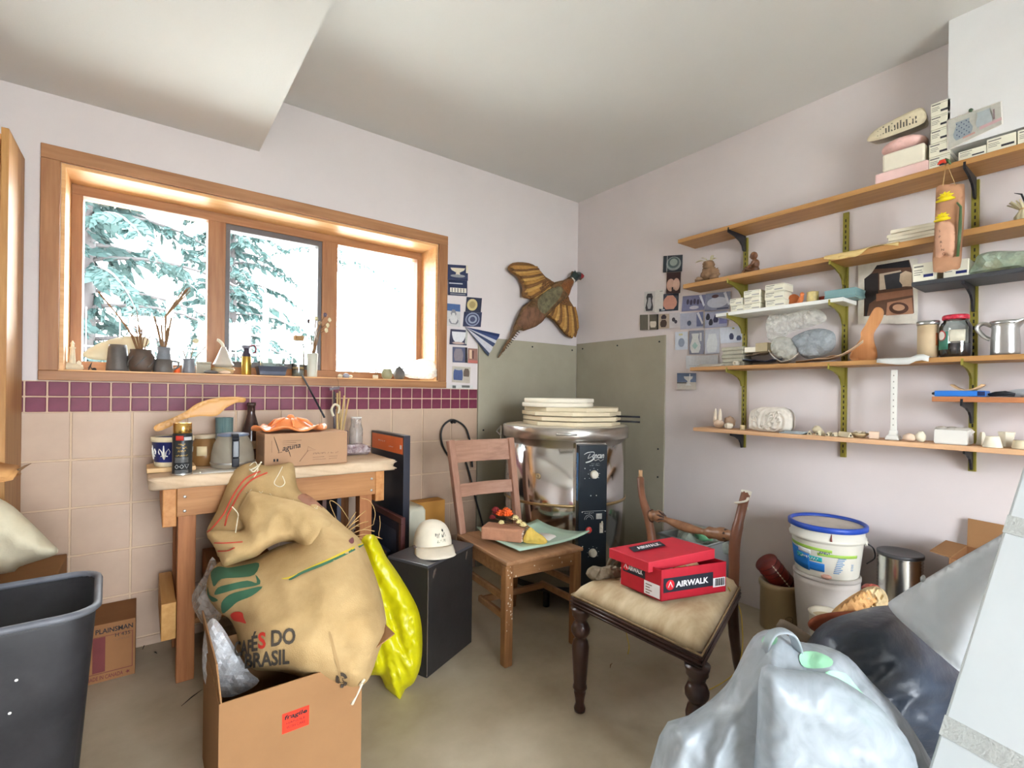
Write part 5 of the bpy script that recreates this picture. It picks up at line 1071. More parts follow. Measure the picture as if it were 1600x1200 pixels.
mb = MB(); c_ = (x0_+w_*.89, zt*.085); mb.add([fr(c_[0]-x0_+.008*math.cos(k*PI/5)*(1 if k % 2 else .45), c_[1]+.008*math.sin(k*PI/5)*(1 if k % 2 else .45), .0006) for k in range(10)], [tuple(range(10))]); mb.build('maple_leaf', MAR, o)
# big black bin
zr = .62; A, B, C_ = fz(158, 912, zr), fz(88, 889, zr), fz(-60, 985, zr)
c0 = Vector((-2.985, -1.06, 0)); hx, hy = .235, .17; ang = math.atan2(-.03, 1)
t1 = thing('black_bin', 'large black plastic waste bin in the left foreground', 'bin', (c0.x, c0.y, 0), .05, world=False)
def rrect(hx, hy, r, n=5):
    out = []
    for cx, cy, a0 in ((hx-r, hy-r, 0), (-hx+r, hy-r, PI/2), (-hx+r, -hy+r, PI), (hx-r, -hy+r, 1.5*PI)):
        for k in range(n+1): a = a0 + PI/2*k/n; out.append((cx + r*math.cos(a), cy + r*math.sin(a)))
    return out
def loft(mb, rings):
    n = len(rings[0]); vs = [p for r_ in rings for p in r_]; fs = [(i*n+k, i*n+(k+1) % n, (i+1)*n+(k+1) % n, (i+1)*n+k) for i in range(len(rings)-1) for k in range(n)]
    fs += [tuple(range(n))[::-1], tuple((len(rings)-1)*n+k for k in range(n))]; return mb.add(vs, fs, True)
def rg(s, z, r=.06): return [(x, y, z) for x, y in rrect(hx*s, hy*s if s > .9 else hy*(s+.02), r)]
BINM = mat('scuffed_black_plastic', (30, 30, 33), .55, var=.3, scale=7, bump=.05, col2=(56, 55, 57))
loft(MB(), [rg(.8, 0), rg(.985, zr-.02), rg(.985, zr), rg(.97, zr), rg(.785, .01)]).build('tub', BINM, t1)
RIMM = mat('worn_rim', (96, 98, 104), .5, var=.25, scale=10)
MB().tube([(x, y, zr-.004) for x, y in rrect(hx, hy, .065, 6)], .009, 8, closed=True).build('rim', RIMM, t1)
SPL = mat('white_splash', (214, 212, 206), .6)
for (a, b, w2, h2) in ((.02, .36, .008, .03), (.055, .365, .004, .008), (.014, .3, .003, .03), (.012, .275, .004, .008), (.1, .5, .003, .003), (.09, .43, .003, .003)): 
    s_ = .8 + (.185)*(b/zr); MB().prism(ell(0, 0, w2, h2, 12), (a, -hy*(s_+.006), b), (1, 0, 0), (0, -.05, 1), .0008).build('paint_splash', SPL, t1)

# ================================================================ workbench
TX0, TX1_, TY0, TZ = -2.645, -1.672, -.5, .815
BEN = wood('bench_fir', (154, 102, 58), (184, 132, 82), 'x', .55); BENZ = wood('bench_fir_upright', (150, 92, 52), (186, 124, 76), 'z', .55); BENY = wood('bench_fir_side', (172, 112, 60), (198, 142, 86), 'y', .55)
t1 = thing('workbench', 'fir workbench with a thick canvas-covered top under the window', 'workbench', ((TX0+TX1_)/2, -.26, 0))
CANV = mat('clay_canvas', (196, 168, 136), .85, var=.08, scale=9, bump=.08, bscale=120, col2=(216, 192, 162))
rows = []
nx, ny = 40, 10
def top_ring(z, g): return [(x, y, z + .004*nz(x, y, 9, 2)) for x, y in [( (TX0+TX1_)/2 + a, (TY0-.015)/2 + b) for a, b in rrect((TX1_-TX0)/2 + g + 0, (-.015-TY0)/2 + g, .02, 3)]]
def dense(r_):
    out = []
    for i in range(len(r_)):
        a, b = Vector(r_[i]), Vector(r_[(i+1) % len(r_)]); m_ = max(1, int((b-a).length/.04))
        for k in range(m_): q_ = a + (b-a)*(k/m_); out.append((q_.x + .003*nz(q_.y, q_.x, 14, 1), q_.y + .004*nz(q_.x, q_.z, 14, 4), q_.z))
    return out
def tr(z, g): return [(x, y, z + .0015*nz(x, y, 25, 3)) for x, y, _ in dense([(a, b, 0) for a, b in [((TX0+TX1_)/2 + p_, (TY0-.015)/2 + q_) for p_, q_ in rrect((TX1_-TX0)/2 + g, (-.015-TY0)/2 + min(g, 0), .022, 3)]])]
loft(MB(), [tr(TZ-.047, -.006), tr(TZ-.04, 0), tr(TZ-.008, .001), tr(TZ-.002, -.004), tr(TZ, -.012)]).build('canvas_top', CANV, t1)
def screw_(x, y, z, ax, par): MB().lathe([(.006, 0), (.0055, .002), (.002, .0025)], 10, (x, y, z), ax).build('screw', TIN, par)
fa = MB().bx(-2.555, -1.772, -.462, -.43, .655, TZ-.048).build('front_apron', BEN, t1, .002)
for x in (-2.53, -1.79):
    for z in (.675, .73): screw_(x, -.462, z, (0, -1, 0), fa)
for x, y in ((-2.55, -.43), (-2.55, -.1), (-1.835, -.43), (-1.835, -.1)): MB().bx(x, x+.06, y, y+.06, .0005, TZ-.048).build('leg', BENZ, t1, .003)
for x0_ in (-2.6, -1.772): MB().prism([(-.465, TZ-.048), (-.05, TZ-.048), (-.05, .66), (-.40, .62), (-.465, .62)], (x0_, 0, 0), (0, 1, 0), (0, 0, 1), .044).build('side_apron', BENY, t1, .004)
MB().bx(-2.6, -2.553, -.46, -.06, .19, .33).build('lower_rail', wood('rail_fir', (186, 134, 70), (206, 158, 96), 'y', .55), t1, .003)
MB().bx(-2.5, -1.83, -.36, -.06, .19, .21).build('lower_shelf', BEN, t1, .002)
# on the bench ------------------------------------------------------
zt = TZ + .0015
def tb(px, y): return Vector((bw(px, 700, y).x, y, zt))
def mpx(p): return dep(p)/FPX
p = tb(270, -.3); MB().bx(p.x-.085, p.x+.075, p.y-.07, p.y+.08, p.z, p.z+.018).solo('wooden_board', BISQP if False else wood('offcut', (206, 164, 112), (222, 186, 136), 'x', .6), 'small pale wooden board under the patterned tub', 'board', bev=.003)
p = p + Vector((0, 0, .0187)); q_ = tb(271, -.3); t2 = thing('patterned_tub', 'blue tub with white fleur-de-lis on the wooden board', 'tub', p)
MB().lathe([(.058, 0), (.06, .004), (.07, .1), (.072, .1), (.072, .112), (.068, .112), (.057, .006)], 30, p).build('tub', mat('tub_blue', (34, 44, 108), .4, var=.15), t2)
MB().lathe([(.071, .098), (.074, .1), (.074, .116), (.071, .118)], 30, p, cap=False).build('cream_rim', mat('tub_cream', (222, 206, 170), .5), t2)
MB().lathe([(.0595, .0), (.0605, .0), (.0615, .018), (.0605, .018)], 30, p, cap=False).build('base_band', MATS['tub_cream'], t2)
af = math.atan2(CAM.y-p.y, CAM.x-p.x)
def arc_tube(mb, c, r, pts, w): mb.tube([c + Vector((math.cos(af+a)*(r+.1*z), math.sin(af+a)*(r+.1*z), z)) for a, z in pts], w, 6, flat=.4); return mb
mb = MB()
for a0 in (-1.3, -.45, .4, 1.25):
    arc_tube(mb, p, .0605, [(a0, .03), (a0, .055), (a0, .085)], [.004, .007, .002])
    for s_ in (-1, 1): arc_tube(mb, p, .0605, [(a0+s_*.05, .035), (a0+s_*.12, .06), (a0+s_*.25, .072), (a0+s_*.32, .06), (a0+s_*.26, .05)], .0028)
    arc_tube(mb, p, .0605, [(a0-.2, .042), (a0, .046), (a0+.2, .042)], .003)
mb.build('fleur_de_lis', mat('tub_white', (226, 222, 210), .5), t2)
# scraper leaning on the tub
fr = FR(bw(243, 672, -.3) + Vector((0, -.0, 0)), (1, 0, 0), (0, .12, 1)); k_ = mpx(tb(300, -.3))
pl = Pillow(fr, [((a-243)*k_, (672-b)*k_) for a, b in ((241, 670), (244, 664), (262, 655), (280, 645), (296, 632), (318, 624), (345, 621), (363, 623), (362, 630), (350, 631), (335, 640), (322, 652), (300, 652), (280, 656), (262, 667), (246, 674))], .006, .012, 1, None, 3)
pl.mesh(MB(), .012).solo('plastic_scraper', mat('tan_plastic', (204, 150, 84), .4, var=.06), 'tan curved scraper lying across the patterned tub', 'scraper')
p = tb(285, -.455); t2 = thing('spray_can', 'black spray paint can with a shiny gold cap', 'spray can', p); r_ = .0325
MB().lathe([(r_-.002, 0), (r_, .003), (r_, .155), (r_-.002, .158)], 30, p).build('can', mat('spray_black', (34, 38, 40), .35, var=.1), t2)
MB().lathe([(r_-.003, .158), (r_-.0015, .16), (r_-.002, .196), (r_-.004, .198), (0, .198)], 30, p).build('cap', mat('gold_cap', (206, 166, 92), .22, .9, var=.05), t2)
MB().lathe([(r_+.0004, .0), (r_+.0008, .003), (r_+.0004, .006)], 30, p, cap=False).build('base_ring', TIN, t2)
af = math.atan2(CAM.y-p.y, CAM.x-p.x)
wrap(p, r_+.0006, af-.7, af+.1, .132, .15, (196, 60, 44), t2, 'red_band'); wrap(p, r_+.0006, af+.15, af+1.1, .132, .145, (206, 206, 206), t2, 'white_band')
def curved_text(body, m, par, p, r, ac, z, w, h, bold=.01, lift=.0008):
    vs, fs = text_mesh(body, w, h, bold); mb = MB(); mb.add([p + Vector((math.cos(ac + (a - w/2)/r)*(r+lift), math.sin(ac + (a - w/2)/r)*(r+lift), z + b)) for a, b in vs], fs); return mb.build('lettering', m, par)
GOLDI = mat('gold_ink', (196, 158, 70), .5); GREYI = mat('grey_ink', (176, 178, 176), .6)
for body, z, w, h, m in (('~4', .112, .024, .008, GOLDI), ('~7', .1, .036, .008, GOLDI), ('~5', .088, .026, .008, GOLDI), ('~8', .072, .04, .006, GOLDI)): curved_text(body, m, t2, p, r_, af-.05, z, w, h)
mb = MB()
for k in range(3):
    ac = af - .55 + .5*k
    pts = [p + Vector((math.cos(ac+.2*math.cos(j*PI/2))*(r_+.001), math.sin(ac+.2*math.cos(j*PI/2))*(r_+.001), .033+.0075*math.sin(j*PI/2))) for j in range(4)] if k < 2 else [p + Vector((math.cos(ac+.22*a)*(r_+.001), math.sin(ac+.22*a)*(r_+.001), .033+.0075*b)) for a, b in ((-1, 1), (1, 1), (0, -1))]
    mb.tube(pts, .0012, 5, closed=True)
mb.build('hazard_symbols', GREYI, t2)
mb = MB()
for k in range(5): arc = [p + Vector((math.cos(af-.8+.16*j)*(r_+.0007), math.sin(af-.8+.16*j)*(r_+.0007), .05+.004*k)) for j in range(10)]; mb.tube(arc, .0006, 4)
for k in range(3): arc = [p + Vector((math.cos(af-.8+.16*j)*(r_+.0007), math.sin(af-.8+.16*j)*(r_+.0007), .01+.004*k)) for j in range(10)]; mb.tube(arc, .0006, 4)
mb.build('small_print', GREYI, t2)
# amber jar behind
p = tb(320, -.22); t2 = thing('amber_jar', 'brown glass jar with a pale label behind the spray can', 'jar', p); r_ = .052
MB().lathe([(r_-.004, 0), (r_, .006), (r_, .095), (r_-.012, .108), (r_-.014, .12)], 28, p).build('jar', mat('amber_glass', (128, 92, 52), .2, var=.15, spec=.6), t2)
MB().lathe([(r_-.012, .116), (r_-.011, .12), (r_-.011, .132), (0, .133)], 28, p).build('lid', mat('grey_lid', (176, 160, 136), .5), t2)
af = math.atan2(CAM.y-p.y, CAM.x-p.x); wrap(p, r_+.0008, af-.6, af+.15, .045, .085, (206, 186, 146), t2)
p = tb(350, -.14); t2 = thing('blue_tumbler', 'tall blue-green streaked tumbler behind the coffee pot', 'tumbler', p)
MB().lathe([(.034, 0), (.035, .004), (.036, .2), (.033, .2), (.031, .01), (0, .01)], 28, p).build('tumbler', mat('streaked_blue', (58, 92, 106), .4, scale=6, stretch=(12, 12, .6), col2=(120, 146, 140), bump=.05), t2)
# coffee pot
p = tb(364, -.345); t2 = thing('coffee_pot', 'glass coffee pot with a black handle and grey lid', 'coffee pot', p); r_ = .083
CPG = film('smoky_glass', (206, 196, 176), .5, .1, .03, 4)
MB().lathe([(.07, 0), (r_-.002, .006), (r_, .02), (r_-.003, .06), (r_-.011, .1), (r_-.024, .126), (r_-.028, .136)], 34, p, cap=False).lathe([(.001, .002), (.07, .003)], 30, p, cap=False).build('glass', CPG, t2)
MB().lathe([(r_-.025, .132), (r_-.022, .135), (r_-.024, .142), (r_-.05, .146), (0, .146)], 30, p).build('lid', mat('grey_blue_plastic', (112, 122, 142), .35), t2)
MB().lathe([(r_+.0006, .018), (r_+.0016, .022), (r_+.0004, .026)], 34, p, cap=False).build('steel_band', TIN, t2)
d_ = Vector((CAM.x-p.x, CAM.y-p.y, 0)).normalized(); d_ = (d_ + RT*.12).normalized(); sd = Vector((0, 0, 1)).cross(d_)
hp = [p + d_*(r_-.03) + Vector((0, 0, .14)), p + d_*(r_+.004) + Vector((0, 0, .138)), p + d_*(r_+.018) + Vector((0, 0, .12)), p + d_*(r_+.02) + Vector((0, 0, .05)), p + d_*(r_+.016) + Vector((0, 0, .012))]
mb = MB()
for a, b in zip(hp[:-1], hp[1:]): mb.bar(a, b, .026, .016, up=d_ if abs((b-a).normalized().z) > .5 else (0, 0, 1))
mb.build('handle', mat('black_handle', (34, 36, 44), .3), t2, .004)
p = tb(392, -.1); t2 = thing('brown_bottle', 'dark brown speckled bottle behind the coffee pot', 'bottle', p)
MB().lathe([(.036, 0), (.04, .006), (.042, .08), (.04, .13), (.026, .18), (.017, .215), (.0165, .25), (.02, .252), (.02, .268), (.014, .268)], 26, p).build('glass', mat('brown_bottle_glass', (62, 44, 40), .15, var=.5, scale=25, spec=.6), t2)
MB().lathe([(.042, .05), (.043, .052), (.043, .085), (.042, .087)], 26, p, cap=False).build('label', mat('tan_label', (150, 120, 88), .7, var=.2), t2)
# papers under the pot
for k, (a0, a1, y0_, y1_, c_) in enumerate(((302, 400, -.47, -.33, (226, 218, 202)), (312, 398, -.485, -.4, (232, 228, 220)))):
    rows = [[(bw(a0 + (a1-a0)*i/6, 700, y0_+(y1_-y0_)*j/3).x, y0_+(y1_-y0_)*j/3, zt - .0005 + .0006*k + .0008*max(0, nz(i, j, .7, k))) for i in range(7)] for j in range(4)]
    MB().sheet(rows, .0004).solo('paper_sheet', mat('paper_%d' % k, c_, .8, var=.08), ('cream paper under the coffee pot', 'white paper at the front edge of the bench')[k], 'paper')
p = tb(313, -.485); MB().blob(p + Vector((0, .005, .0055)), (.004, .004, .003), .2, 3, 1, 10, 6).solo('clay_crumb', PLA, 'tiny clay crumb at the front edge of the bench', 'crumb')
# Laguna carton
yf = -.47; x0_, x1_ = bw(413, 720, yf).x, bw(543, 700, yf).x; h_ = bw(480, 676, yf).z - zt
LAG = mat('carton_brown', (172, 136, 106), .85, var=.05, scale=6, bump=.05, spec=.1)
o = MB().bx(x0_, x1_, yf, -.27, zt, zt+h_).solo('lettered_carton', LAG, 'brown carton with script lettering on the bench', 'box', bev=.004)
fr = FR((x0_, yf-.0008, zt), (1, 0, 0), (0, 0, 1)); w_ = x1_-x0_; FI = mat('grey_brown_ink', (118, 92, 74), .8)
lettering(fr, 'aguna', INK, o, w_*.2, h_*.43, w=w_*.21, h=h_*.16, bold=.01, shear=.2, skew=.16)
fx = lambda a, b: fr(w_*a, h_*b, .0006)
MB().tube([fx(.1, .92), fx(.125, .75), fx(.16, .48), fx(.15, .43), (fx(.2, .46))], [.0008, .0022, .0022, .0016, .001], 6, flat=.4).tube([fx(.275, .46), fx(.295, .3)], [.0022, .0012], 6, flat=.4).build('lettering', INK, o)
MB().tube([fx(.49, .42), fx(.5, .58), fx(.59, .46), fx(.5, .45), fx(.4, .14)], .0008, 5).tube([fx(.08, .8), fx(.08, .45)], .0006, 4).build('line_drawing', FI, o)
lettering(fr, '~16', FI, o, w_*.56, h_*.33, w=w_*.32, h=h_*.05, bold=.02)
mb = MB()
for a0, a1, b0 in ((.2, .42, .78), (.2, .36, .72), (.2, .38, .66), (.56, .7, .24), (.76, .87, .24), (.56, .72, .17), (.76, .86, .17)): mb.tube([fx(a0, b0), fx(a1, b0)], .0008, 4)
mb.build('small_print', FI, o)
MB().bx(x0_+w_*.1, x0_+w_*.12, yf-.001, yf-.0004, zt+h_*.18, zt+h_*.26).bx(x0_+w_*.135, x0_+w_*.155, yf-.001, yf-.0004, zt+h_*.18, zt+h_*.26).build('printed_marks', INK, o)
mb = MB()
for k in range(14): mb.bx(x0_-.0012, x0_-.0004, yf+.02, yf+.15, zt+h_*(.35+.04*k), zt+h_*(.357+.04*k))
mb.build('barcode', FI, o)
# orange clay flower lid
p = Vector(((bw(388, 668, -.38).x + bw(515, 660, -.38).x)/2, -.375, zt+h_+.001)); n = 56; m_ = 9; vs = []; fs = []
ORC = mat('orange_glaze', (222, 124, 62), .3, var=.2, scale=9, col2=(234, 152, 96))
prof = [(0, .058), (.15, .056), (.3, .048), (.45, .034), (.6, .018), (.75, .012), (.9, .014), (1, .018)]
for i, (rr, z) in enumerate(prof):
    for k in range(n):
        a = 2*PI*k/n; fl = max(0, rr-.5)*2; R0 = .148*(1+.06*math.cos(6*a+.5)*fl); vs.append(p + Vector((R0*rr*math.cos(a), .098*rr*(1+.06*math.cos(6*a))*math.sin(a), z + .011*fl*math.sin(6*a+.4) + .008*(1-fl)*max(0, math.cos(5*a))*rr)))
for i in range(len(prof)):
    pass
lo = [v - Vector((0, 0, .007)) for v in vs]; N_ = len(vs); mb = MB()
for i in range(len(prof)-1):
    for k in range(n): k2 = (k+1) % n; fs.append((i*n+k, (i+1)*n+k, (i+1)*n+k2, i*n+k2)); fs.append((N_+i*n+k2, N_+(i+1)*n+k2, N_+(i+1)*n+k, N_+i*n+k))
q0 = (len(prof)-1)*n
for k in range(n): k2 = (k+1) % n; fs.append((q0+k, N_+q0+k, N_+q0+k2, q0+k2))
mb.add(vs + lo, fs, True)
t2 = thing('clay_flower', 'orange ruffled clay flower lid on the lettered carton', 'lid', p); mb.v = [v + Vector((0, 0, .004)) for v in mb.v]; mb.build('ruffled_disc', ORC, t2)
MB().lathe([(.012, .055), (.018, .062), (.01, .074), (.0, .076)], 16, p).build('knob', ORC, t2)
for k in range(6): a = .5 + k*1.05; MB().tube([p + Vector((.03*math.cos(a), .02*math.sin(a), .06)), p + Vector((.07*math.cos(a), .045*math.sin(a), .048)), p + Vector((.1*math.cos(a), .065*math.sin(a), .026))], [.004, .008, .004], 8).build('petal_ridge', ORC, t2)
# black wand, pot of sticks, hammer, glass jar, plastic packet
p = tb(508, -.25); MB().tube([Vector((p.x, p.y, zt+h_+.004)) if False else bw(507, 652, -.262), bw(472, 586, -.03)], [.005, .0045], 8).solo('black_rod', BLACKM, 'thin black rod leaning from the carton to the sill', 'rod')
p = tb(530, -.14); t2 = thing('stick_pot', 'dark pot of wooden sticks behind the carton', 'pot', p)
MB().lathe([(.038, 0), (.042, .006), (.044, .12), (.041, .12), (.038, .01), (0, .01)], 24, p).build('pot', mat('dark_blue_pot', (58, 52, 70), .4, var=.2), t2)
for k, (a, b, r_) in enumerate(((527, 614, .006), (538, 618, .006), (545, 622, .006), (531, 611, .005))): MB().tube([p + Vector((.006*(k-1.5), .004*k, .012)), bw(a, b, -.14+.01*k)], r_, 8, flat=.7).build('stick', STRAW, t2)
MB().tube([p + Vector((0, .02, .02)), bw(529, 596, -.12), bw(525, 588, -.12)], [.002, .0015, .001], 5).build('dry_stem', TWIG, t2)
MB().tube([p + Vector((-.02, .01, .02)), bw(522, 612, -.12)], .006, 8).bar(bw(515, 608, -.12), bw(530, 606, -.12), .012, .012).build('small_hammer', mat('hammer_steel', (96, 88, 92), .4, .6), t2)
MB().tube(smoothline([bw(521, 650, -.17), bw(518, 640, -.17), bw(523, 632, -.17), bw(530, 636, -.17), bw(528, 646, -.17)], 4), .006, 8).build('pale_loop', CRC, t2)
p = tb(556, -.17); t2 = thing('clear_jar', 'tall empty clear glass jar behind the carton', 'jar', p); r_ = .034
MB().lathe([(r_-.003, 0), (r_, .006), (r_, .13), (r_-.006, .15), (r_-.008, .158), (r_-.008, .19)], 28, p, cap=False).lathe([(.001, .002), (r_-.002, .003)], 28, p, cap=False).build('glass', film('dusty_glass', (196, 192, 188), .55, .12, .05, 12), t2)
MB().lathe([(r_-.007, .188), (r_-.0055, .19), (r_-.0055, .193), (r_-.009, .194)], 28, p, cap=False).build('rim', WHITE, t2)
p = tb(566, -.1); MB().bx(p.x-.03, p.x+.02, -.14, -.09, zt, zt+.02).solo('straw_block', STRAW, 'small straw-coloured block beside the clear jar', 'block', bev=.003)
k_ = mpx(tb(570, -.37)); fr = FR((0, -.38, 0), (1, 0, 0), (0, .2, 1))
bagp('foil_packet', mat('foil_print', (120, 92, 98), .2, var=.6, scale=30, bump=.5, bscale=30, spec=.7, col2=(206, 196, 196)), 'shiny crumpled packet with dark print on the bench', fr, [(bw(a, b, -.38).x, max(bw(a, b, -.38).z, zt+.001)) for a, b in ((541, 720), (543, 704), (552, 698), (566, 699), (580, 697), (592, 700), (600, 706), (594, 716), (586, 722), (560, 724))], .03, .03, .9, .012, 30, 3, .008, 'packet', False)
# under the bench
MB().bx(-2.44, -2.2, -.33, -.1, .2115, .42).solo('shadowed_carton', CARDD, 'brown carton on the lower shelf of the bench', 'box', bev=.003)
for k, (x, c_) in enumerate(((-2.02, (58, 52, 56)), (-1.97, (92, 62, 54)), (-1.9, (66, 66, 78)))): MB().bx(x, x+.02, -.3, -.08, .2115, .74-.03*k).solo('dark_board', mat('board_%d' % k, c_, .5, var=.15), ('dark grey board, left of three standing under the bench', 'reddish-brown board, middle of three standing under the bench', 'slate board, right of three standing under the bench')[k], 'board', bev=.002, group='boards under the bench')
rn = random.Random(9); mb = MB(); b0 = bw(538, 838, -.58)
for e_ in ((571, 798), (560, 813), (597, 842), (585, 830), (562, 822), (556, 800), (552, 834), (575, 815)): e3 = bw(*e_, -.5 - rn.uniform(0, .1)); mb.tube(smoothline([b0 + Vector((-.03, .02, -.03)), b0*.5+e3*.5 + Vector((0, 0, .015)), e3], 4), .0022, 5)
for path in (((563, 778), (578, 783), (586, 800), (584, 815), (579, 822)), ((593, 806), (594, 820), (592, 832), (587, 842)), ((545, 812), (530, 790), (515, 785))): mb.tube(smoothline([bw(*a, -.5) for a in path] + [b0], 4), .0017, 5)
mb.solo('dried_reeds', mat('reed', (206, 166, 108), .7, var=.15, scale=20), 'loose bundle of dried reeds poking out beside the sack', 'reeds')
# tall black panel and frames at the bench end
xq = -1.625; t2 = thing('flat_carton', 'tall flat black carton with an orange top strip at the bench end', 'panel', (xq, -.24, 0)); yn = rw(631, 700, xq).y; zp = rw(631, 681, xq).z
MB().bx(xq, xq+.035, yn, -.03, .0005, zp).build('panel', mat('black_panel_m', (44, 46, 56), .35, var=.1), t2, .002)
MB().bx(xq-.001, xq-.0002, yn+.012, -.035, zp-.095, zp-.012).build('orange_strip', mat('orange_print', (222, 108, 52), .5, var=.06), t2)
fr = FR((xq-.0014, -.05, zp-.07), (0, -1, 0), (0, 0, 1)); lettering(fr, '~12', WHITE, t2, .08, .02, w=.1, h=.008); lettering(fr, '~9', WHITE, t2, .22, .0, w=.06, h=.006)
MB().bx(xq-.0016, xq-.0008, yn+.025, yn+.045, zp-.07, zp-.05).build('white_square', WHITE, t2)
def framed(x, y0_, y1_, z1, lab, mf, mm, mp, bw_=.03):
    t2 = thing('picture_frame', lab, 'picture frame', (x, (y0_+y1_)/2, 0), group='frames leaning at the bench end')
    for a in ((y0_, y1_, .0005, bw_), (y0_, y1_, z1-bw_, z1), (y0_, y0_+bw_, bw_, z1-bw_), (y1_-bw_, y1_, bw_, z1-bw_)): MB().bx(x-.012, x+.01, *a).build('moulding', mf, t2, .004)
    MB().bx(x-.004, x+.004, y0_+bw_, y1_-bw_, bw_, z1-bw_).build('mat_board', mm, t2)
    MB().bx(x-.005, x-.0042, y0_+bw_*2.5, y1_-bw_*2.5, bw_*2.5, z1-bw_*2.5).build('picture', mp, t2)
framed(-1.69, rw(631, 800, -1.69).y, -.06, .56, 'larger maroon picture frame behind the other at the bench end', mat('maroon_frame', (82, 46, 44), .35, var=.2), mat('dark_mat', (40, 44, 62), .6), mat('dark_art', (60, 66, 84), .5, var=.4))
framed(-1.735, rw(608, 850, -1.735).y, -.1, .4, 'small frame with a tan inner border at the bench end', mat('navy_frame', (36, 44, 66), .35), mat('tan_mat', (156, 140, 112), .6), mat('blue_art', (52, 66, 96), .5, var=.4), .02)
o = MB().bx(-1.575, -1.545, -.36, -.06, .0005, .56).solo('foam_board', mat('ivory_board', (206, 200, 176), .6, var=.05), 'ivory board standing right of the black panel', 'board', bev=.004)
loft(MB(), [[(x-1.475, y-.2, z) for x, y in rrect(.055, .11, .02)] for z in (.0005, .5)] + [[(x-1.475, y-.2, .52) for x, y in rrect(.045, .1, .02)]]).solo('ivory_canister', mat('ivory_plastic', (206, 202, 180), .45, var=.05), 'ivory plastic container behind the white cap', 'container')
MB().bx(-1.4, -1.2, -.12, -.03, .0005, .5).solo('ochre_carton', mat('ochre_card', (196, 138, 62), .7, var=.08), 'ochre carton against the tiles behind the cap', 'box', bev=.003)
# power cable looped on the wall
def cb(px, py, y=-.03): return bw(px, py, y)
CABLE = mat('cable', (40, 40, 40), .5); t2 = thing('power_cable', 'thick black cable looped on the tiles beside the kiln', 'cable', (bw(706, 656, 0).x, -.02, .4))
MB().tube(smoothline([cb(760, 850, -.12), cb(753, 815, -.05), cb(746, 790), cb(739, 762), cb(732, 735), cb(724, 716), cb(712, 722), cb(702, 714), cb(692, 697), cb(689, 678), cb(694, 664), cb(706, 656), cb(718, 660), cb(727, 668), cb(732, 680), cb(736, 700), cb(738, 730, -.04)], 5), .006, 8).build('loop', CABLE, t2)
MB().tube(smoothline([cb(711, 722, -.035), cb(713, 745, -.035), cb(716, 765, -.035), cb(720, 790, -.04), cb(724, 820, -.05)], 4), .006, 8).build('tail', CABLE, t2)
MB().lathe([(.012, 0), (.012, .006), (.005, .008), (.005, .03), (.009, .032), (.009, .04), (0, .04)], 12, bw(706, 659, -.009), (0, -1, 0)).build('hook', BLACKM, t2)
# ================================================================ fragile carton, sack, yellow bag
BH = .36; A = fz(342, 1101, BH); fy = A.y; fx0 = A.x; fx1 = bw(566, 1030, fy).x; by = fy + .38
t1 = thing('fragile_carton', 'open cardboard carton with a red fragile sticker', 'box', ((fx0+fx1)/2, (fy+by)/2, 0)); w4 = .004
MB().bx(fx0, fx1, fy, fy+w4, .0005, BH).build('front_wall', CARD, t1, .001); MB().bx(fx0, fx1, by-w4, by, .0005, BH).build('back_wall', CARD, t1, .001)
MB().bx(fx0, fx0+w4, fy+w4, by-w4, .0005, BH).build('side_wall', CARD, t1, .001); MB().bx(fx1-w4, fx1, fy+w4, by-w4, .0005, BH).build('side_wall', CARD, t1, .001)
MB().bx(fx0, fx1, fy, by, .0005, .005).build('base', CARDD, t1)
MB().prism([(0, 0), (by-fy, 0), (by-fy-.005, .1), (.005, .1)], (fx0+.003, fy, BH), (0, 1, 0), (-.1, 0, 1), .004).build('flap', CARD, t1, .001)
MB().prism([(0, 0), (by-fy, 0), (by-fy-.01, .12), (.01, .12)], (fx1-.004, fy, BH), (0, 1, 0), (.9, 0, .35), .004).build('flap', CARD, t1, .001)
fr = FR((fx0, fy-.0008, 0), (1, 0, 0), (0, 0, 1)); s0 = bw(441, 1118, fy); s1 = bw(483, 1104, fy); sx, sw = s0.x-fx0, s1.x-s0.x; sz = s0.z-.05
STK = MB().bx(s0.x, s1.x, fy-.0012, fy-.0002, sz, s0.z+.003).build('sticker', mat('fluor_red', (236, 52, 24), .5, var=.05), t1)
lettering(fr, 'fragile', INK, STK, sx+sw*.08, sz+.032, w=sw*.84, h=.016, bold=.03, lift=.001, shear=.15); lettering(fr, 'HANDLE', INK, STK, sx+sw*.15, sz+.022, w=sw*.7, h=.006, lift=.001); lettering(fr, 'WITH CARE', INK, STK, sx+sw*.15, sz+.01, w=sw*.7, h=.007, lift=.001)
BUB = film('bubble_wrap', (246, 248, 250), .25, .25, .1, 150, .3)
bb = bagp('bubble_wrap', BUB, 'bubble wrap spilling inside the fragile carton', PF(1.47), [(322, 1072), (316, 1030), (320, 985), (332, 966), (346, 978), (360, 1000), (374, 1024), (390, 1050), (405, 1064), (385, 1080), (350, 1090)], .03, 30, 1, .016, .06, 3, 7, 'bubble wrap', False)
bagp('clear_wrap', film('clear_wrap', (216, 208, 198), .6, .15, .08, 20), 'clear plastic wrap sticking up behind the sack', PF(1.72), [(306, 960), (300, 930), (318, 900), (332, 870), (345, 900), (350, 950), (330, 985)], .04, 20, 1, .02, .05, 5, 9, 'plastic wrap', False)
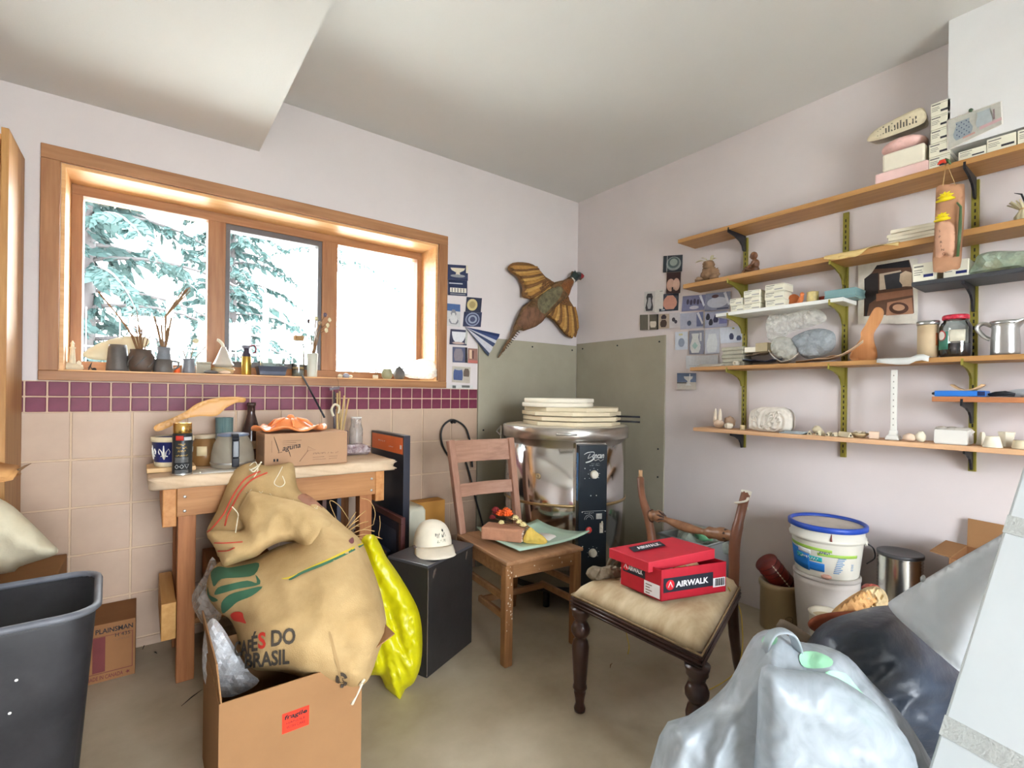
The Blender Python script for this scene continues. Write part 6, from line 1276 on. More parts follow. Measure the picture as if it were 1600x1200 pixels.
# burlap sack
def zs_(pts): return [(280 + a/2.7275, 700 + b/2.7275) for a, b in pts]
BUR = mat('burlap', (170, 140, 94), .9, var=.12, scale=7, bump=.25, bscale=330, spec=.08, col2=(196, 167, 120))
lean = lambda a, b: -.5*(1075-b)/350
t1 = thing('burlap_sack', 'big burlap coffee sack with printed lettering slumped in the carton', 'sack', at(1.5, 460, 1070))
f1 = lambda a, b: .016*ridge(a, b, .012, 4) + .004*nz(a, b, .03, 2) + .006*ridge(a*.6, b*1.2, .03, 9) + .05*math.exp(-((a-520)**2 + (b-900)**2)/6000.) + .035*math.exp(-((a-440)**2 + (b-985)**2)/5000.)
sk = Pillow(PF(1.44), zs_([(200, 480), (290, 480), (420, 420), (520, 380), (560, 240), (640, 280), (720, 345), (775, 395), (820, 500), (860, 620), (880, 720), (880, 790), (850, 870), (820, 960), (790, 1005), (740, 1025), (690, 1015), (560, 990), (440, 955), (330, 948), (300, 925), (268, 880), (245, 790), (215, 730), (170, 700), (130, 650), (115, 600), (128, 540), (160, 495)]), .15, 70, .7, f1, 3, base=lean)
sk.mesh(MB(), 6.5).build('body', BUR, t1)
f2 = lambda a, b: .012*ridge(a, b, .03, 7) + .006*nz(a, b, .08, 3)
nk = Pillow(PF(1.46), zs_([(230, 100), (300, 62), (370, 75), (430, 70), (485, 65), (500, 150), (520, 190), (580, 225), (650, 285), (700, 360), (560, 400), (400, 400), (250, 420), (175, 470), (150, 420), (115, 360), (160, 270), (200, 170)]), .08, 45, .6, f2, 3, base=lambda a, b: lean(a, b) - .03)
nk.mesh(MB(), 6).build('neck', BUR, t1)
fl = Pillow(PF(1.46), zs_([(300, 185), (350, 192), (420, 208), (520, 232), (610, 275), (660, 330), (640, 380), (600, 440), (560, 470), (530, 440), (490, 395), (420, 405), (370, 430), (330, 462), (270, 482), (215, 500), (185, 500), (160, 440), (118, 365), (170, 352), (262, 352), (275, 330), (248, 280), (278, 220)]), .07, 32, .3, f2, 3, base=lambda a, b: lean(a, b) + .1)
fl.mesh(MB(), 5.5).build('folded_rim', BUR, t1)
REDT = mat('red_stitch', (196, 74, 52), .8); WTH = mat('white_thread', (226, 216, 190), .8)
def thread(pl, pts, m, nm, r=.0022, lift=.004):
    P = smoothline([(a, b, 0) for a, b in zs_(pts)], 6); MB().tube([pl.fr(q.x, q.y, pl.h(q.x, q.y)+lift) for q in P], r, 5).build(nm, m, t1)
thread(nk, [(345, 100), (290, 125), (250, 170), (215, 230), (190, 280), (150, 330), (122, 358)], REDT, 'red_stitching', .003); thread(nk, [(375, 105), (310, 135), (262, 185), (225, 250), (205, 290), (195, 330)], REDT, 'red_stitching', .003)
thread(fl, [(150, 405), (200, 405), (270, 400)], REDT, 'red_stitching'); thread(fl, [(165, 440), (205, 438), (235, 425)], REDT, 'red_stitching')
thread(nk, [(300, 75), (325, 60), (335, 95), (318, 125)], WTH, 'frayed_thread', .002); thread(nk, [(300, 95), (330, 80), (350, 60), (320, 100), (300, 90)], WTH, 'frayed_thread', .003); thread(nk, [(440, 80), (425, 110), (405, 150), (430, 165), (450, 150), (440, 120)], WTH, 'frayed_thread', .0018); thread(fl, [(225, 250), (250, 280), (248, 310), (240, 360)], WTH, 'frayed_thread', .002)
rn = random.Random(4); mb = MB()
for k in range(60):
    i = rn.randrange(len(fl.poly)); a, b = fl.poly[i]
    if b < 800: q_ = fl.fr(a, b, fl.h(a, b)); mb.tube([q_, q_ + Vector((rn.uniform(-.008, .008), rn.uniform(-.008, .008), rn.uniform(-.004, .008)))], .0006, 4)
tag(mb.build('fringe', WTH, t1), kind='stuff')
def dec2(nm_, pts, m, pl=sk, lift=.0035, res=6, sm=3): pl.decal(MB(), zs_(pts), res, lift, sm).build(nm_, m, t1)
GRP = mat('green_print', (58, 104, 76), .85, var=.1); GRY = mat('charcoal_print', (74, 66, 56), .85, var=.15); REDP = mat('red_print', (206, 56, 40), .8)
dec2('green_leaf', [(165, 505), (210, 510), (280, 498), (340, 490), (320, 540), (255, 552), (180, 558), (150, 590), (140, 570), (135, 530)], GRP)
dec2('green_leaf', [(150, 625), (165, 595), (215, 580), (290, 565), (330, 575), (325, 540), (345, 580), (250, 600), (180, 620)], GRP)
dec2('green_leaf', [(185, 705), (180, 660), (215, 625), (280, 605), (355, 590), (310, 630), (250, 655), (215, 685)], GRP)
dec2('green_leaf', [(122, 590), (128, 625), (155, 640), (165, 650), (140, 655), (120, 625)], GRP, res=5)
dec2('red_berry', [(218, 712), (240, 698), (268, 702), (275, 725), (285, 748), (262, 742), (232, 735)], REDP, res=5)
dec2('green_stripe', [(470, 556), (530, 522), (640, 478), (770, 415), (774, 422), (645, 488), (535, 532), (478, 562)], GRP); dec2('yellow_stripe', [(435, 556), (480, 545), (560, 505), (650, 465), (768, 408), (772, 416), (640, 478), (530, 522), (470, 556)], mat('yellow_print', (206, 180, 40), .8))
dec2('maroon_mark', [(722, 395), (740, 380), (745, 400), (735, 408)], MAR, res=4); dec2('maroon_mark', [(505, 215), (540, 195), (610, 250), (585, 262)], mat('faded_maroon', (150, 104, 80), .9), nk)
def q2(a, b): return (280 + a/2.7275, 700 + b/2.7275)
x_, y_ = q2(262, 884); plet(sk, 'CAF', GRY, t1, x_-10, y_+2, w=(335-232)/2.7275*.72, h=24, slope=-.13, bold=.03, cuts=2)
x_, y_ = q2(308, 868); plet(sk, 'É', GRY, t1, x_, y_, w=9.5, h=31, slope=-.13, bold=.03, cuts=2)
x_, y_ = q2(336, 858); plet(sk, 'S', REDP, t1, x_, y_, w=12, h=26, slope=-.13, bold=.03, cuts=2)
x_, y_ = q2(392, 848); plet(sk, 'DO', GRY, t1, x_, y_, w=38, h=26, slope=-.13, bold=.03, cuts=2)
x_, y_ = q2(290, 942); plet(sk, 'BRASIL', GRY, t1, x_-4, y_, w=70, h=24, slope=-.11, bold=.03, cuts=2)
c_ = q2(692, 990)
for k in range(3):
    a0 = k*2.094 + .3; pts = []
    for j in range(7): a = a0 + 1.5*j/6; pts.append((c_[0] + 9.5*math.cos(a), c_[1] + 12*math.sin(a)))
    for j in range(6, -1, -1): a = a0 + 1.5*j/6; pts.append((c_[0] + 5*math.cos(a), c_[1] + 6.5*math.sin(a)))
    sk.decal(MB(), pts, 4, .0035, 0).build('recycling_arrow', GRY, t1)
plet(sk, 'L5', GRY, t1, c_[0]-4, c_[1]+4, w=8, h=7, lift=.004)
thread(sk, [(770, 1010), (790, 985)], WTH, 'tail_cord', .004); p = at(1.38, 558, 1078); MB().tube([at(1.3, 566, 1068), at(1.29, 557, 1088), at(1.29, 550, 1100)], [.003, .002, .005], 6).build('tail_cord', WTH, t1)
dec2('seam', [(640, 800), (650, 800), (690, 960), (680, 965)], mat('burlap_seam', (166, 136, 92), .9), lift=.002)
# yellow bag
YB = film('yellow_film', (226, 218, 20), .12, .3, .15, 9)
Pillow(PF(1.86), zs_([(785, 378), (830, 370), (862, 420), (884, 465), (930, 530), (985, 620), (1022, 700), (1036, 800), (1030, 920), (1000, 1000), (962, 1030), (940, 1085), (922, 1060), (880, 1020), (855, 970), (800, 960), (790, 850), (800, 700), (790, 560), (775, 430)]), .07, 22, .8, lambda a, b: .024*ridge(a*1.3-(b-900)*.45, b*.22, .045, 6) + .01*ridge(a, b*.6, .08, 2)).mesh(MB(), 4.5).solo('yellow_bag', YB, 'bright yellow plastic bag hanging beside the black chest', 'plastic bag')
# ================================================================ black chest, cap, glasses
zc = .452; L_, F_, R_ = Vector((-1.827, -.76, 0)), Vector((-1.746, -.963, 0)), Vector((-1.446, -.822, 0)); B_ = L_ + R_ - F_
t1 = thing('black_chest', 'worn black painted wooden chest with the cap on top', 'chest', (L_+R_)/2); CHB = mat('worn_black_paint', (40, 38, 37), .4, var=.25, scale=5, bump=.06, bscale=40, spec=.5)
def up(v, z): return Vector((v.x, v.y, z))
def slab(pts, z0, z1): return MB().add([up(v, z0) for v in pts] + [up(v, z1) for v in pts], [(0, 1, 2, 3)[::-1], (4, 5, 6, 7), (0, 1, 5, 4), (1, 2, 6, 5), (2, 3, 7, 6), (3, 0, 4, 7)])
slab([L_, F_, R_, B_], .0005, zc-.012).build('body', CHB, t1, .003)
c_ = (L_+R_)/2; ex = [v + (v-c_).normalized()*.004 for v in (L_, F_, R_, B_)]
slab(ex, zc-.0118, zc).build('lid', mat('worn_black_lid', (66, 66, 70), .3, var=.25, scale=5, spec=.6), t1, .002)
WEAR = mat('bare_wear', (92, 80, 70), .8, var=.2)
MB().bar(up(F_ + (F_-c_).normalized()*.001, .01), up(F_ + (F_-c_).normalized()*.001, zc-.02), .003, .003, up=(1, 0, 0)).build('worn_edge', WEAR, t1)
dF = (R_-F_).normalized(); nF = Vector((dF.y, -dF.x, 0))
for (a, z, s_) in ((.04, .41, 1), (.035, .40, .8), (.28, .42, .9), (.275, .405, .7), (.05, .42, .5)):
    MB().prism([(x*s_, y*s_) for x, y in ell(0, 0, .006, .014, 9)], F_ + dF*a + nF*.0002 + Vector((0, 0, z)), dF, (0, 0, 1), .0008).build('worn_patch', WEAR, t1)
p = fz(688, 856, zc); p = Vector((-1.62, -.76, zc+.001)); t2 = thing('baseball_cap', 'off-white baseball cap with dark embroidery on the black chest', 'cap', p); CAPM = mat('cap_cotton', (226, 216, 196), .85, var=.06, scale=15, bump=.1, bscale=250)
d_ = (Vector((CAM.x, CAM.y, 0)) - up(p, 0)).normalized(); d_ = (d_ + RT*.15).normalized(); sd = Vector((0, 0, 1)).cross(d_); vs = []; fs = []; n = 28; m_ = 9
for i in range(m_+1):
    th = PI/2*i/m_
    for k in range(n):
        a = 2*PI*k/n; r_ = .092*math.cos(th)**.75; z = .115*math.sin(th)**.9 - .014*max(0, math.cos(a-2.6))*math.cos(th); vs.append(p + d_*(r_*1.08*math.cos(a)) + sd*(r_*.92*math.sin(a)) + Vector((0, 0, max(.001, z+.006))))
fs = [(i*n+k, i*n+(k+1) % n, (i+1)*n+(k+1) % n, (i+1)*n+k) for i in range(m_) for k in range(n)]
MB().add(vs, fs, True).build('crown', CAPM, t2); MB().lathe([(.007, 0), (.006, .004), (0, .006)], 12, p + Vector((0, 0, .118))).build('button', CAPM, t2)
rows = []
for i in range(6):
    s_ = i/5; row = []
    for k in range(15):
        a = -1.15 + 2.3*k/14; r0 = .098; ext = .095*s_*max(0, math.cos(a*.95))**.6; row.append(p + d_*(r0*math.cos(a) + ext) + sd*(r0*.93*math.sin(a)*(1+.05*s_)) + Vector((0, 0, .026 - .02*s_ - .02*(a/1.15)**2*(.5+s_*.4) + .0)))
    rows.append(row)
MB().sheet(rows, .004).build('brim', CAPM, t2)
def crown_pt(a, z): r_ = .092*(1-(z/.125)**2)**.42; return p + d_*(r_*1.08*math.cos(a)+.003) + sd*(r_*.92*math.sin(a)) + Vector((0, 0, z+.006))
vs2, fs2 = text_mesh('~7', .06, .018, .01, .3); MB().add([crown_pt(.2 + (a-.02)/.085, .058 + b) for a, b in vs2], fs2).build('embroidery', mat('dark_thread', (62, 66, 62), .8), t2)
vs2, fs2 = text_mesh('~6', .045, .012, .01, .3); MB().add([crown_pt(.3 + (a-.02)/.085, .038 + b) for a, b in vs2], fs2).build('embroidery', mat('sage_thread', (150, 156, 136), .8), t2)
MB().add([crown_pt(.5 + .09*math.cos(k*PI/5)*(1 if k % 2 else .5), .084 + .008*math.sin(k*PI/5)*(1 if k % 2 else .5)) for k in range(10)], [tuple(range(10))]).build('embroidered_leaf', MATS['dark_thread'], t2)
q_ = fz(652, 862, zc) + Vector((0, 0, .004)); MB().tube(smoothline([q_ + Vector((.02, .03, .004)), q_ + Vector((-.012, .016, .018)), q_ + Vector((-.014, 0, .02)), q_ + Vector((0, -.006, .01)), q_ + Vector((.018, -.014, .002))], 4), .004, 8).blob(q_ + Vector((.004, -.014, .004)), (.008, .008, .006), .2, 3, 1, 12, 8).solo('buckle_strap', mat('strap', (96, 78, 68), .5), 'small brown strap with a buckle lying beside the cap', 'strap')
# ================================================================ wooden chair with brick
CHW = wood('chair_oak', (124, 84, 50), (160, 114, 72), 'z', .5); CHX = wood('chair_oak_x', (126, 88, 54), (162, 118, 78), 'x', .5); CHP = wood('chair_back_worn', (138, 98, 78), (168, 126, 104), 'z', .6); CHPX = wood('chair_rail_worn', (138, 100, 80), (168, 128, 106), 'x', .6)
FLc, FRc, RRc, RLc = Vector((-1.432, -1.07, 0)), Vector((-1.07, -1.105, 0)), Vector((-1.065, -.665, 0)), Vector((-1.395, -.64, 0))
t1 = thing('wooden_chair', 'plain worn oak chair carrying the brick and glass plate', 'chair', (FLc+RRc)/2); sz_ = .445
for v in (FLc, FRc): MB().bx(v.x-.02, v.x+.02, v.y-.02, v.y+.02, .0005, sz_-.02).build('leg', CHW, t1, .006)
for v, tx in ((RLc, -1.425), (RRc, -1.07)):
    top = Vector((tx, v.y+.075, .905)); MB().bar(up(v + Vector((0, .05, 0)), .0005), up(v, sz_), .036, .04, up=(0, 1, 0)).build('leg', CHW, t1, .005); MB().bar(up(v, sz_), top, .036, .036, up=(0, 1, 0)).build('back_post', CHP, t1, .006)
sp = [FLc + Vector((-.025, -.028, 0)), FRc + Vector((.025, -.028, 0)), RRc + Vector((.02, .02, 0)), RLc + Vector((-.02, .02, 0))]
slab(sp, sz_-.018, sz_).build('seat', wood('chair_seat', (146, 104, 70), (176, 134, 98), 'y', .5), t1, .006)
for a, b in ((FLc, FRc), (FRc, RRc), (RRc, RLc), (RLc, FLc)): MB().bar(up(a, sz_-.05), up(b, sz_-.05), .022, .058).build('seat_rail', CHX, t1, .003)
MB().bar(up(FLc, .28), up(RLc + Vector((0, .02, 0)), .28), .02, .03).build('stretcher', CHX, t1, .004); MB().bar(up(FRc, .28), up(RRc + Vector((0, .02, 0)), .28), .02, .03).build('stretcher', CHX, t1, .004)
MB().bar(up(FLc*.5+RLc*.5, .2) + (FRc-FLc)*0, up(FRc*.5+RRc*.5, .2), .02, .028).build('stretcher', CHX, t1, .004); MB().bar(up(FLc, .2), up(FLc*.45+RLc*.55, .2), .02, .028).build('stretcher', CHX, t1, .004); MB().bar(up(FRc, .2), up(FRc*.45+RRc*.55, .2), .02, .028).build('stretcher', CHX, t1, .004)
def rail(z0, z1, name):
    def bp(v, tx, z): t_ = (z-sz_)/(.905-sz_); return up(v, z)*(1-t_) + Vector((tx, v.y+.075, z))*t_
    a0, a1, b0, b1 = bp(RLc, -1.425, z0), bp(RLc, -1.425, z1), bp(RRc, -1.07, z0), bp(RRc, -1.07, z1); rows = []
    for i in range(9): t_ = i/8; off = Vector((0, .022*math.sin(PI*t_), 0)); rows.append([a0*(1-t_)+b0*t_+off, a1*(1-t_)+b1*t_+off])
    MB().sheet(rows, .016, False).build(name, CHPX, t1, .002)
rail(.79, .9, 'crest_rail'); rail(.62, .685, 'back_rail')
SPK = mat('paint_spatter', (206, 190, 166), .8); rn = random.Random(2); mb = MB()
for k in range(26):
    t_ = rn.random(); z = rn.uniform(.3, sz_-.03); q_ = FLc*(1-t_) + FRc*t_ + Vector((0, -.0315 if True else 0, 0)); 
    if z > .37: mb.prism(ell(0, 0, rn.uniform(.001, .004), rn.uniform(.001, .005), 7), up(FLc*(1-t_)+FRc*t_ + Vector((0, -.0118, 0)), z), (1, -.09, 0), (0, 0, 1), .0006)
    mb.prism(ell(0, 0, rn.uniform(.001, .004), rn.uniform(.001, .005), 7), Vector((FLc.x + rn.uniform(-.015, .015), FLc.y-.0203, rn.uniform(.15, .42))), (1, 0, 0), (0, 0, 1), .0006)
tag(mb.build('paint_spatter', SPK, t1), kind='stuff')
# glass plate: square with raised corners
sc_ = sz_ + .001; Pc = [fz(745, 824, sc_+.045), fz(840, 812, sc_+.05), fz(921, 830, sc_+.05), fz(812, 862, sc_+.012)]
rows = []
for i in range(11):
    u = i/10; row = []
    for j in range(11):
        v = j/10; q_ = (Pc[0]*(1-u)+Pc[1]*u)*(1-v) + (Pc[3]*(1-u)+Pc[2]*u)*v; cu = (abs(2*u-1)**2.2 + abs(2*v-1)**2.2)/2; row.append(Vector((q_.x, q_.y, sc_+.006 + (q_.z-sc_)*cu*.9)))
    rows.append(row)
MB().sheet(rows, .006).solo('glass_plate', mat('sea_glass', (176, 206, 186), .12, var=.04, spec=.6), 'pale green square glass plate with raised corners on the chair', 'plate')
bz_ = sc_ + .0185; bl, br_ = fz(756, 846, bz_), fz(824, 853, bz_); d_ = (br_-bl).normalized(); pd = Vector((-d_.y, d_.x, 0)); 
t2 = thing('brick', 'old pinkish brick lying on the glass plate', 'brick', (bl+br_)/2); BRK = mat('brick', (178, 128, 100), .9, var=.18, scale=18, bump=.15)
bl_ = fz(751, 843, bz_); slab([bl_, bl_ + d_*.195, bl_ + d_*.195 + pd*.1, bl_ + pd*.1], bz_, bz_+.06).build('brick_body', BRK, t2, .008)
rn = random.Random(5); mb = MB(); e0 = bl_ + d_*.1955
for k in range(40): mb.blob(e0 + pd*rn.uniform(.01, .09) + Vector((0, 0, rn.uniform(bz_*0+.006, .05)+0)), (.004, .004, .003), .2, 3, k, 6, 4)
tag(mb.build('mortar_flecks', mat('mortar', (214, 196, 176), .9), t2), kind='stuff')
zt_ = bz_ + .062; t2 = thing('dried_bouquet', 'dried bouquet of orange and cream everlasting flowers on the brick', 'dried flowers', up(bl_ + d_*.13 + pd*.06, zt_))
mb = MB(); root = up(bl_ + d_*.25 + pd*.04, zt_-.012)
heads = [(up(bl_ + d_*a + pd*b, zt_ + c), r_, m) for a, b, c, r_, m in ((.065, .1, .035, .02, 'or'), (.1, .09, .04, .024, 'or'), (.085, .12, .048, .016, 'or'), (.04, .12, .035, .02, 'mar'), (.035, .11, .05, .016, 'mar'), (.02, .11, .012, .014, 'mar'), (.14, .09, .022, .016, 'cr'), (.165, .07, .012, .014, 'cr'), (.09, .03, .013, .012, 'cr'), (.19, .05, .006, .014, 'cr'))]
hm = {'or': mat('orange_bloom', (224, 92, 30), .7, var=.35, scale=60), 'mar': mat('maroon_bloom', (120, 32, 34), .8, var=.3), 'cr': mat('cream_bloom', (222, 206, 150), .8, var=.2)}
for h, r_, m in heads:
    r_ *= 1.3
    mb.tube([root, (root+h)*.5 + Vector((0, 0, .006)), h], .0016, 5); fm = MB()
    for ring in range(3):
        for k in range(9 - ring): a = 2*PI*k/(9-ring)+ring; e_ = Vector((math.cos(a)*(.9-.25*ring), math.sin(a)*(.9-.25*ring), .2+.35*ring)).normalized(); fm.tube([h, h + e_*r_*.6, h + e_*r_], [.002, r_*.28, .0006], 5)
    fm.blob(h + Vector((0, 0, r_*.25)), (r_*.5, r_*.5, r_*.4), .2, 4, 2, 10, 6).build('bloom', hm[m], t2)
mb.build('stems', TWIG, t2)
fr = FR(up(bl_ + d_*.235 + pd*.02, bz_+.002), d_, Vector((0, 0, 1)) + pd*.5)
Pillow(fr, [(-.035, .0), (-.03, .04), (-.01, .062), (.02, .045), (.055, .03), (.075, .012), (.06, 0), (.02, -.002)], .02, .02, .9, lambda a, b: .006*ridge(a, b, 50, 4)).mesh(MB(), .006).solo('yellow_wrap', mat('yellow_paper', (222, 190, 92), .6, var=.15, scale=20), 'crumpled yellow paper wrapping the bouquet ends', 'paper')
q0 = [fz(850, 826, sc_+.0145), fz(882, 831, sc_+.017), fz(858, 845, sc_+.0145), fz(838, 838, sc_+.0145)]
MB().sheet([[q0[0], q0[1]], [q0[3], q0[2]]], .0006).solo('receipt', PAPER, 'small white slip of paper on the glass plate', 'paper')
# ================================================================ kiln
K = at(2.9, 882, 700); K = Vector((K.x, K.y, 0)); rb, zl = .352, .9
t1 = thing('kiln', 'round polished steel pottery kiln with a black control box', 'kiln', K)
MB().lathe([(rb, .14), (rb, .52), (rb, zl)], 64, K).build('drum', STEEL, t1)
MB().lathe([(rb+.012, zl+.002), (rb+.014, zl+.004), (rb+.014, zl+.062), (rb+.01, zl+.066), (rb-.03, zl+.067)], 64, K).build('lid_band', mat('lid_steel', (190, 186, 178), .28, 1.0, var=.12, scale=8), t1)
MB().lathe([(rb-.002, zl+.0665), (rb-.004, zl+.068), (0, zl+.068)], 48, K, cap=False).build('lid_brick', mat('fire_brick', (206, 196, 176), .9, var=.08), t1)
MB().lathe([(rb+.001, .552), (rb+.004, .554), (rb+.004, .566), (rb+.001, .568)], 64, K, cap=False).build('strap_band', mat('brass_strap', (186, 160, 116), .3, .9), t1)
MB().lathe([(rb-.01, .1), (rb-.01, .14)], 40, K).build('stand_ring', BLACKM, t1)
for k in range(4): a = k*PI/2+.5; q_ = K + Vector((math.cos(a)*.28, math.sin(a)*.28, 0)); MB().cyl(up(q_, .0005), up(q_, .1), .018, n=12).build('stand_leg', BLACKM, t1)
cdir = Vector((CAM.x-K.x, CAM.y-K.y, 0)).normalized(); n_ = (cdir*math.cos(.36) + Vector((RT.x, RT.y, 0)).normalized()*math.sin(.36)).normalized(); s_ = Vector((0, 0, 1)).cross(n_)
pw, pdp = .155, .075; pb = K + n_*(rb-.02)
def slabo(c, s, n, w, d, z0, z1): return slab([c - s*w/2, c + s*w/2, c + s*w/2 + n*d, c - s*w/2 + n*d], z0, z1)
BP = mat('panel_black', (22, 32, 40), .3, var=.1, spec=.5); t2 = slabo(pb, s_, n_, pw, pdp, .06, .885).build('control_box', BP, t1, .002)
slabo(pb, s_, n_, pw+.012, pdp-.03, .05, .892).build('heat_shield', STEEL, t1, .002)
fr = FR(pb + n_*pdp + n_*.0008 - s_*(pw/2), s_, (0, 0, 1))
def fz_(py): return CAM.z - (py-617)/FPX*dep(pb + n_*pdp)          # height on the panel front
IV = mat('ivory_knob', (206, 200, 184), .4, var=.05); LT = mat('panel_white', (212, 214, 210), .5)
lettering(fr, 'uncan', LT, t1, pw*.46, .8175, w=pw*.42, h=.02, bold=.005, shear=.3); 
def pf(a, z, l=.001): return fr(pw*a, z, l)
MB().tube(smoothline([pf(.16, .838), pf(.3, .848), pf(.5, .85), pf(.52, .838), pf(.42, .826), pf(.3, .818), pf(.34, .832), pf(.38, .842)], 5), .0017, 6, flat=.5).build('lettering', LT, t1)
MB().tube(smoothline([pf(.22, .797), pf(.38, .803), pf(.52, .815), pf(.55, .806), pf(.68, .812), pf(.74, .803), pf(.86, .812)], 4), [.0035]*9+[.0025]*9+[.0012]*7, 6, flat=.4).build('logo_stroke', LT, t1)
lettering(fr, '~7', mat('dim_print', (150, 154, 152), .5), t1, pw*.42, .789, w=pw*.3, h=.004); lettering(fr, '~11', MATS['dim_print'], t1, pw*.32, .779, w=pw*.46, h=.006, bold=.02)
def knob(a, z, r, par=t1): MB().lathe([(r*1.05, 0), (r, .004), (r*.9, .016), (r*.8, .018), (0, .018)], 24, pf(a, z), n_).bar(pf(a, z-r*.8, .019), pf(a, z+r*.8, .019), .006, .004, up=n_).build('knob', IV, par)
knob(.52, .735, .021); knob(.5, .335, .021)
mb = MB()
for z in (.735, .335):
    for k in range(7): a = -.6 + k*.73; mb.prism(ell(0, 0, .003, .0012, 8), pf(.52, z) + s_*(.031*math.cos(a)) + Vector((0, 0, .031*math.sin(a))), s_, (0, 0, 1), .0004)
for a, z in ((.2, .767), (.2, .716), (.42, .627), (.62, .627), (.12, .545), (.95, .545), (.12, .44), (.95, .44), (.15, .37)): mb.lathe([(.003, 0), (.0025, .0015), (0, .002)], 8, pf(a, z, 0), n_)
mb.tube([pf(.12, .548), pf(.95, .548)], .0006, 4)
mb.build('dial_marks', LT, t1)
MB().prism(rect(-.016, .016, -.014, .014), pf(.72, .52, 0), s_, (0, 0, 1), .002).build('rating_plate', mat('plate_grey', (160, 160, 154), .5, var=.2, scale=60), t1)
MB().tube([pf(.36+.16*math.cos(a), .506+.024*math.sin(a)) for a in [PI*k/8 for k in range(9)]], .0008, 4).tube([pf(.36+.1*math.cos(a), .506+.015*math.sin(a)) for a in [PI*k/8 for k in range(9)]], .0008, 4).build('dial_print', LT, t1)
lettering(fr, '~5', LT, t1, pw*.2, .537, w=pw*.34, h=.004)
MB().lathe([(.017, 0), (.016, .004), (.012, .006), (0, .007)], 20, pf(.36, .452, 0), n_).build('red_button', mat('red_button', (206, 58, 50), .3), t1)
MB().prism(rect(-.009, .009, -.025, .025), pf(.8, .46, 0), s_, (0, 0, 1), .006).tube([pf(.8, .48, .006), pf(.8, .495, .014)], .004, 8).lathe([(.006, 0), (.006, .004), (0, .005)], 12, pf(.8, .462, .006), n_).build('kiln_switch', IV, t1)
lf = FR(pb + n_*.012 - s_*(pw/2+.0008), n_, (0, 0, 1)); MB().prism(rect(.012, .05, .6, .845), lf.o, n_, (0, 0, 1), -.0006).build('blue_sticker', mat('blue_label', (74, 134, 190), .4, var=.08), t1)
vs2, fs2 = text_mesh('~18', .2, .016, .01); MB().add([lf.o + n_*(.04-b) - s_*.0016 + Vector((0, 0, .62+a)) for a, b in vs2], fs2).build('lettering', mat('navy_ink', (36, 60, 110), .6), t1)
slabo(pb + s_*(pw/2+.002), s_, n_, .002, .04, .66, .72).build('side_label', mat('blue_label2', (64, 96, 160), .4), t1)
hd = (cdir*math.cos(.03)+Vector((RT.x, RT.y, 0)).normalized()*math.sin(.03)).normalized(); hc = K + hd*(rb+.015); hs = Vector((0, 0, 1)).cross(hd)
MB().tube([up(hc - hs*.05, zl+.035), up(hc - hs*.045 + hd*.022, zl+.036), up(hc + hs*.045 + hd*.022, zl+.036), up(hc + hs*.05, zl+.035)], .006, 8).build('lid_handle', TIN, t1)
for (aa, zz) in ((-.42, .71),): pd_ = (cdir*math.cos(aa)+Vector((RT.x, RT.y, 0)).normalized()*math.sin(aa)).normalized(); MB().lathe([(.014, -.02), (.014, .006), (.006, .007), (.005, -.01), (0, -.01)], 18, up(K + pd_*rb, zz), pd_).build('peephole_plug', mat('peephole', (150, 128, 96), .8), t1)
ld = -Vector((RT.x, RT.y, 0)).normalized(); MB().bar(up(K + ld*(rb+.014) + cdir*.03, zl-.03), up(K + ld*(rb+.014) + cdir*.03, zl+.05), .012, .02).tube([up(K + ld*(rb+.02) + cdir*.04, zl+.0), up(K + ld*(rb+.05), zl+.02), up(K + ld*(rb+.03)-cdir*.05, zl+.05)], .004, 6).build('hinge', TIN, t1)
# kiln shelves stacked on the lid
KS = mat('kiln_shelf', (214, 200, 170), .85, var=.08, scale=7, bump=.05); z = zl + .069; oc = at(2.9, 893, 650)
for k, (r_, rot, dx) in enumerate(((.285, .1, 0), (.29, .2, .006), (.288, .05, -.004), (.285, .3, .004))):
    MB().lathe([(r_, 0), (r_+.002, .003), (r_+.002, .02), (r_, .023)], 8, (oc.x+dx, oc.y, z), None, True, False, rot).solo('kiln_shelf', KS, 'eight-sided kiln shelf, %s of the stack on the kiln lid' % ('lowest', 'second', 'third', 'uppermost eight-sided')[k], 'kiln shelf', group='kiln shelves', bev=.001); z += .0236 + (.004 if k in (0, 1) else 0)
oc2 = at(2.86, 871, 640)
for k, r_ in enumerate((.206, .202)): MB().lathe([(r_-.003, 0), (r_, .004), (r_, .02), (r_-.004, .024)], 48, (oc2.x+.01*k, oc2.y, z)).solo('round_kiln_shelf', mat('white_shelf', (226, 218, 200), .85, var=.05), ('lower round white kiln shelf on the kiln stack', 'topmost round white kiln shelf on the kiln stack')[k], 'kiln shelf', group='round kiln shelves'); z += .0246
for k, (py, z_) in enumerate(((646, zl+.0955), (657, zl+.123))):
    zz = zl + .069 + .0236 + .002 if k else zl + .069 + 2*.0236+.004 + .002
    e_ = at(2.72, 1000, 650); MB().cyl(up(oc + Vector((.1, -.18, 0)), zz), up(e_ + Vector((0, 0, 0)), zz), .0055, n=10).solo('kiln_rod', BLACKM, ('lower', 'upper')[1-k] + ' black rod sticking out between the kiln shelves', 'rod', group='kiln rods')
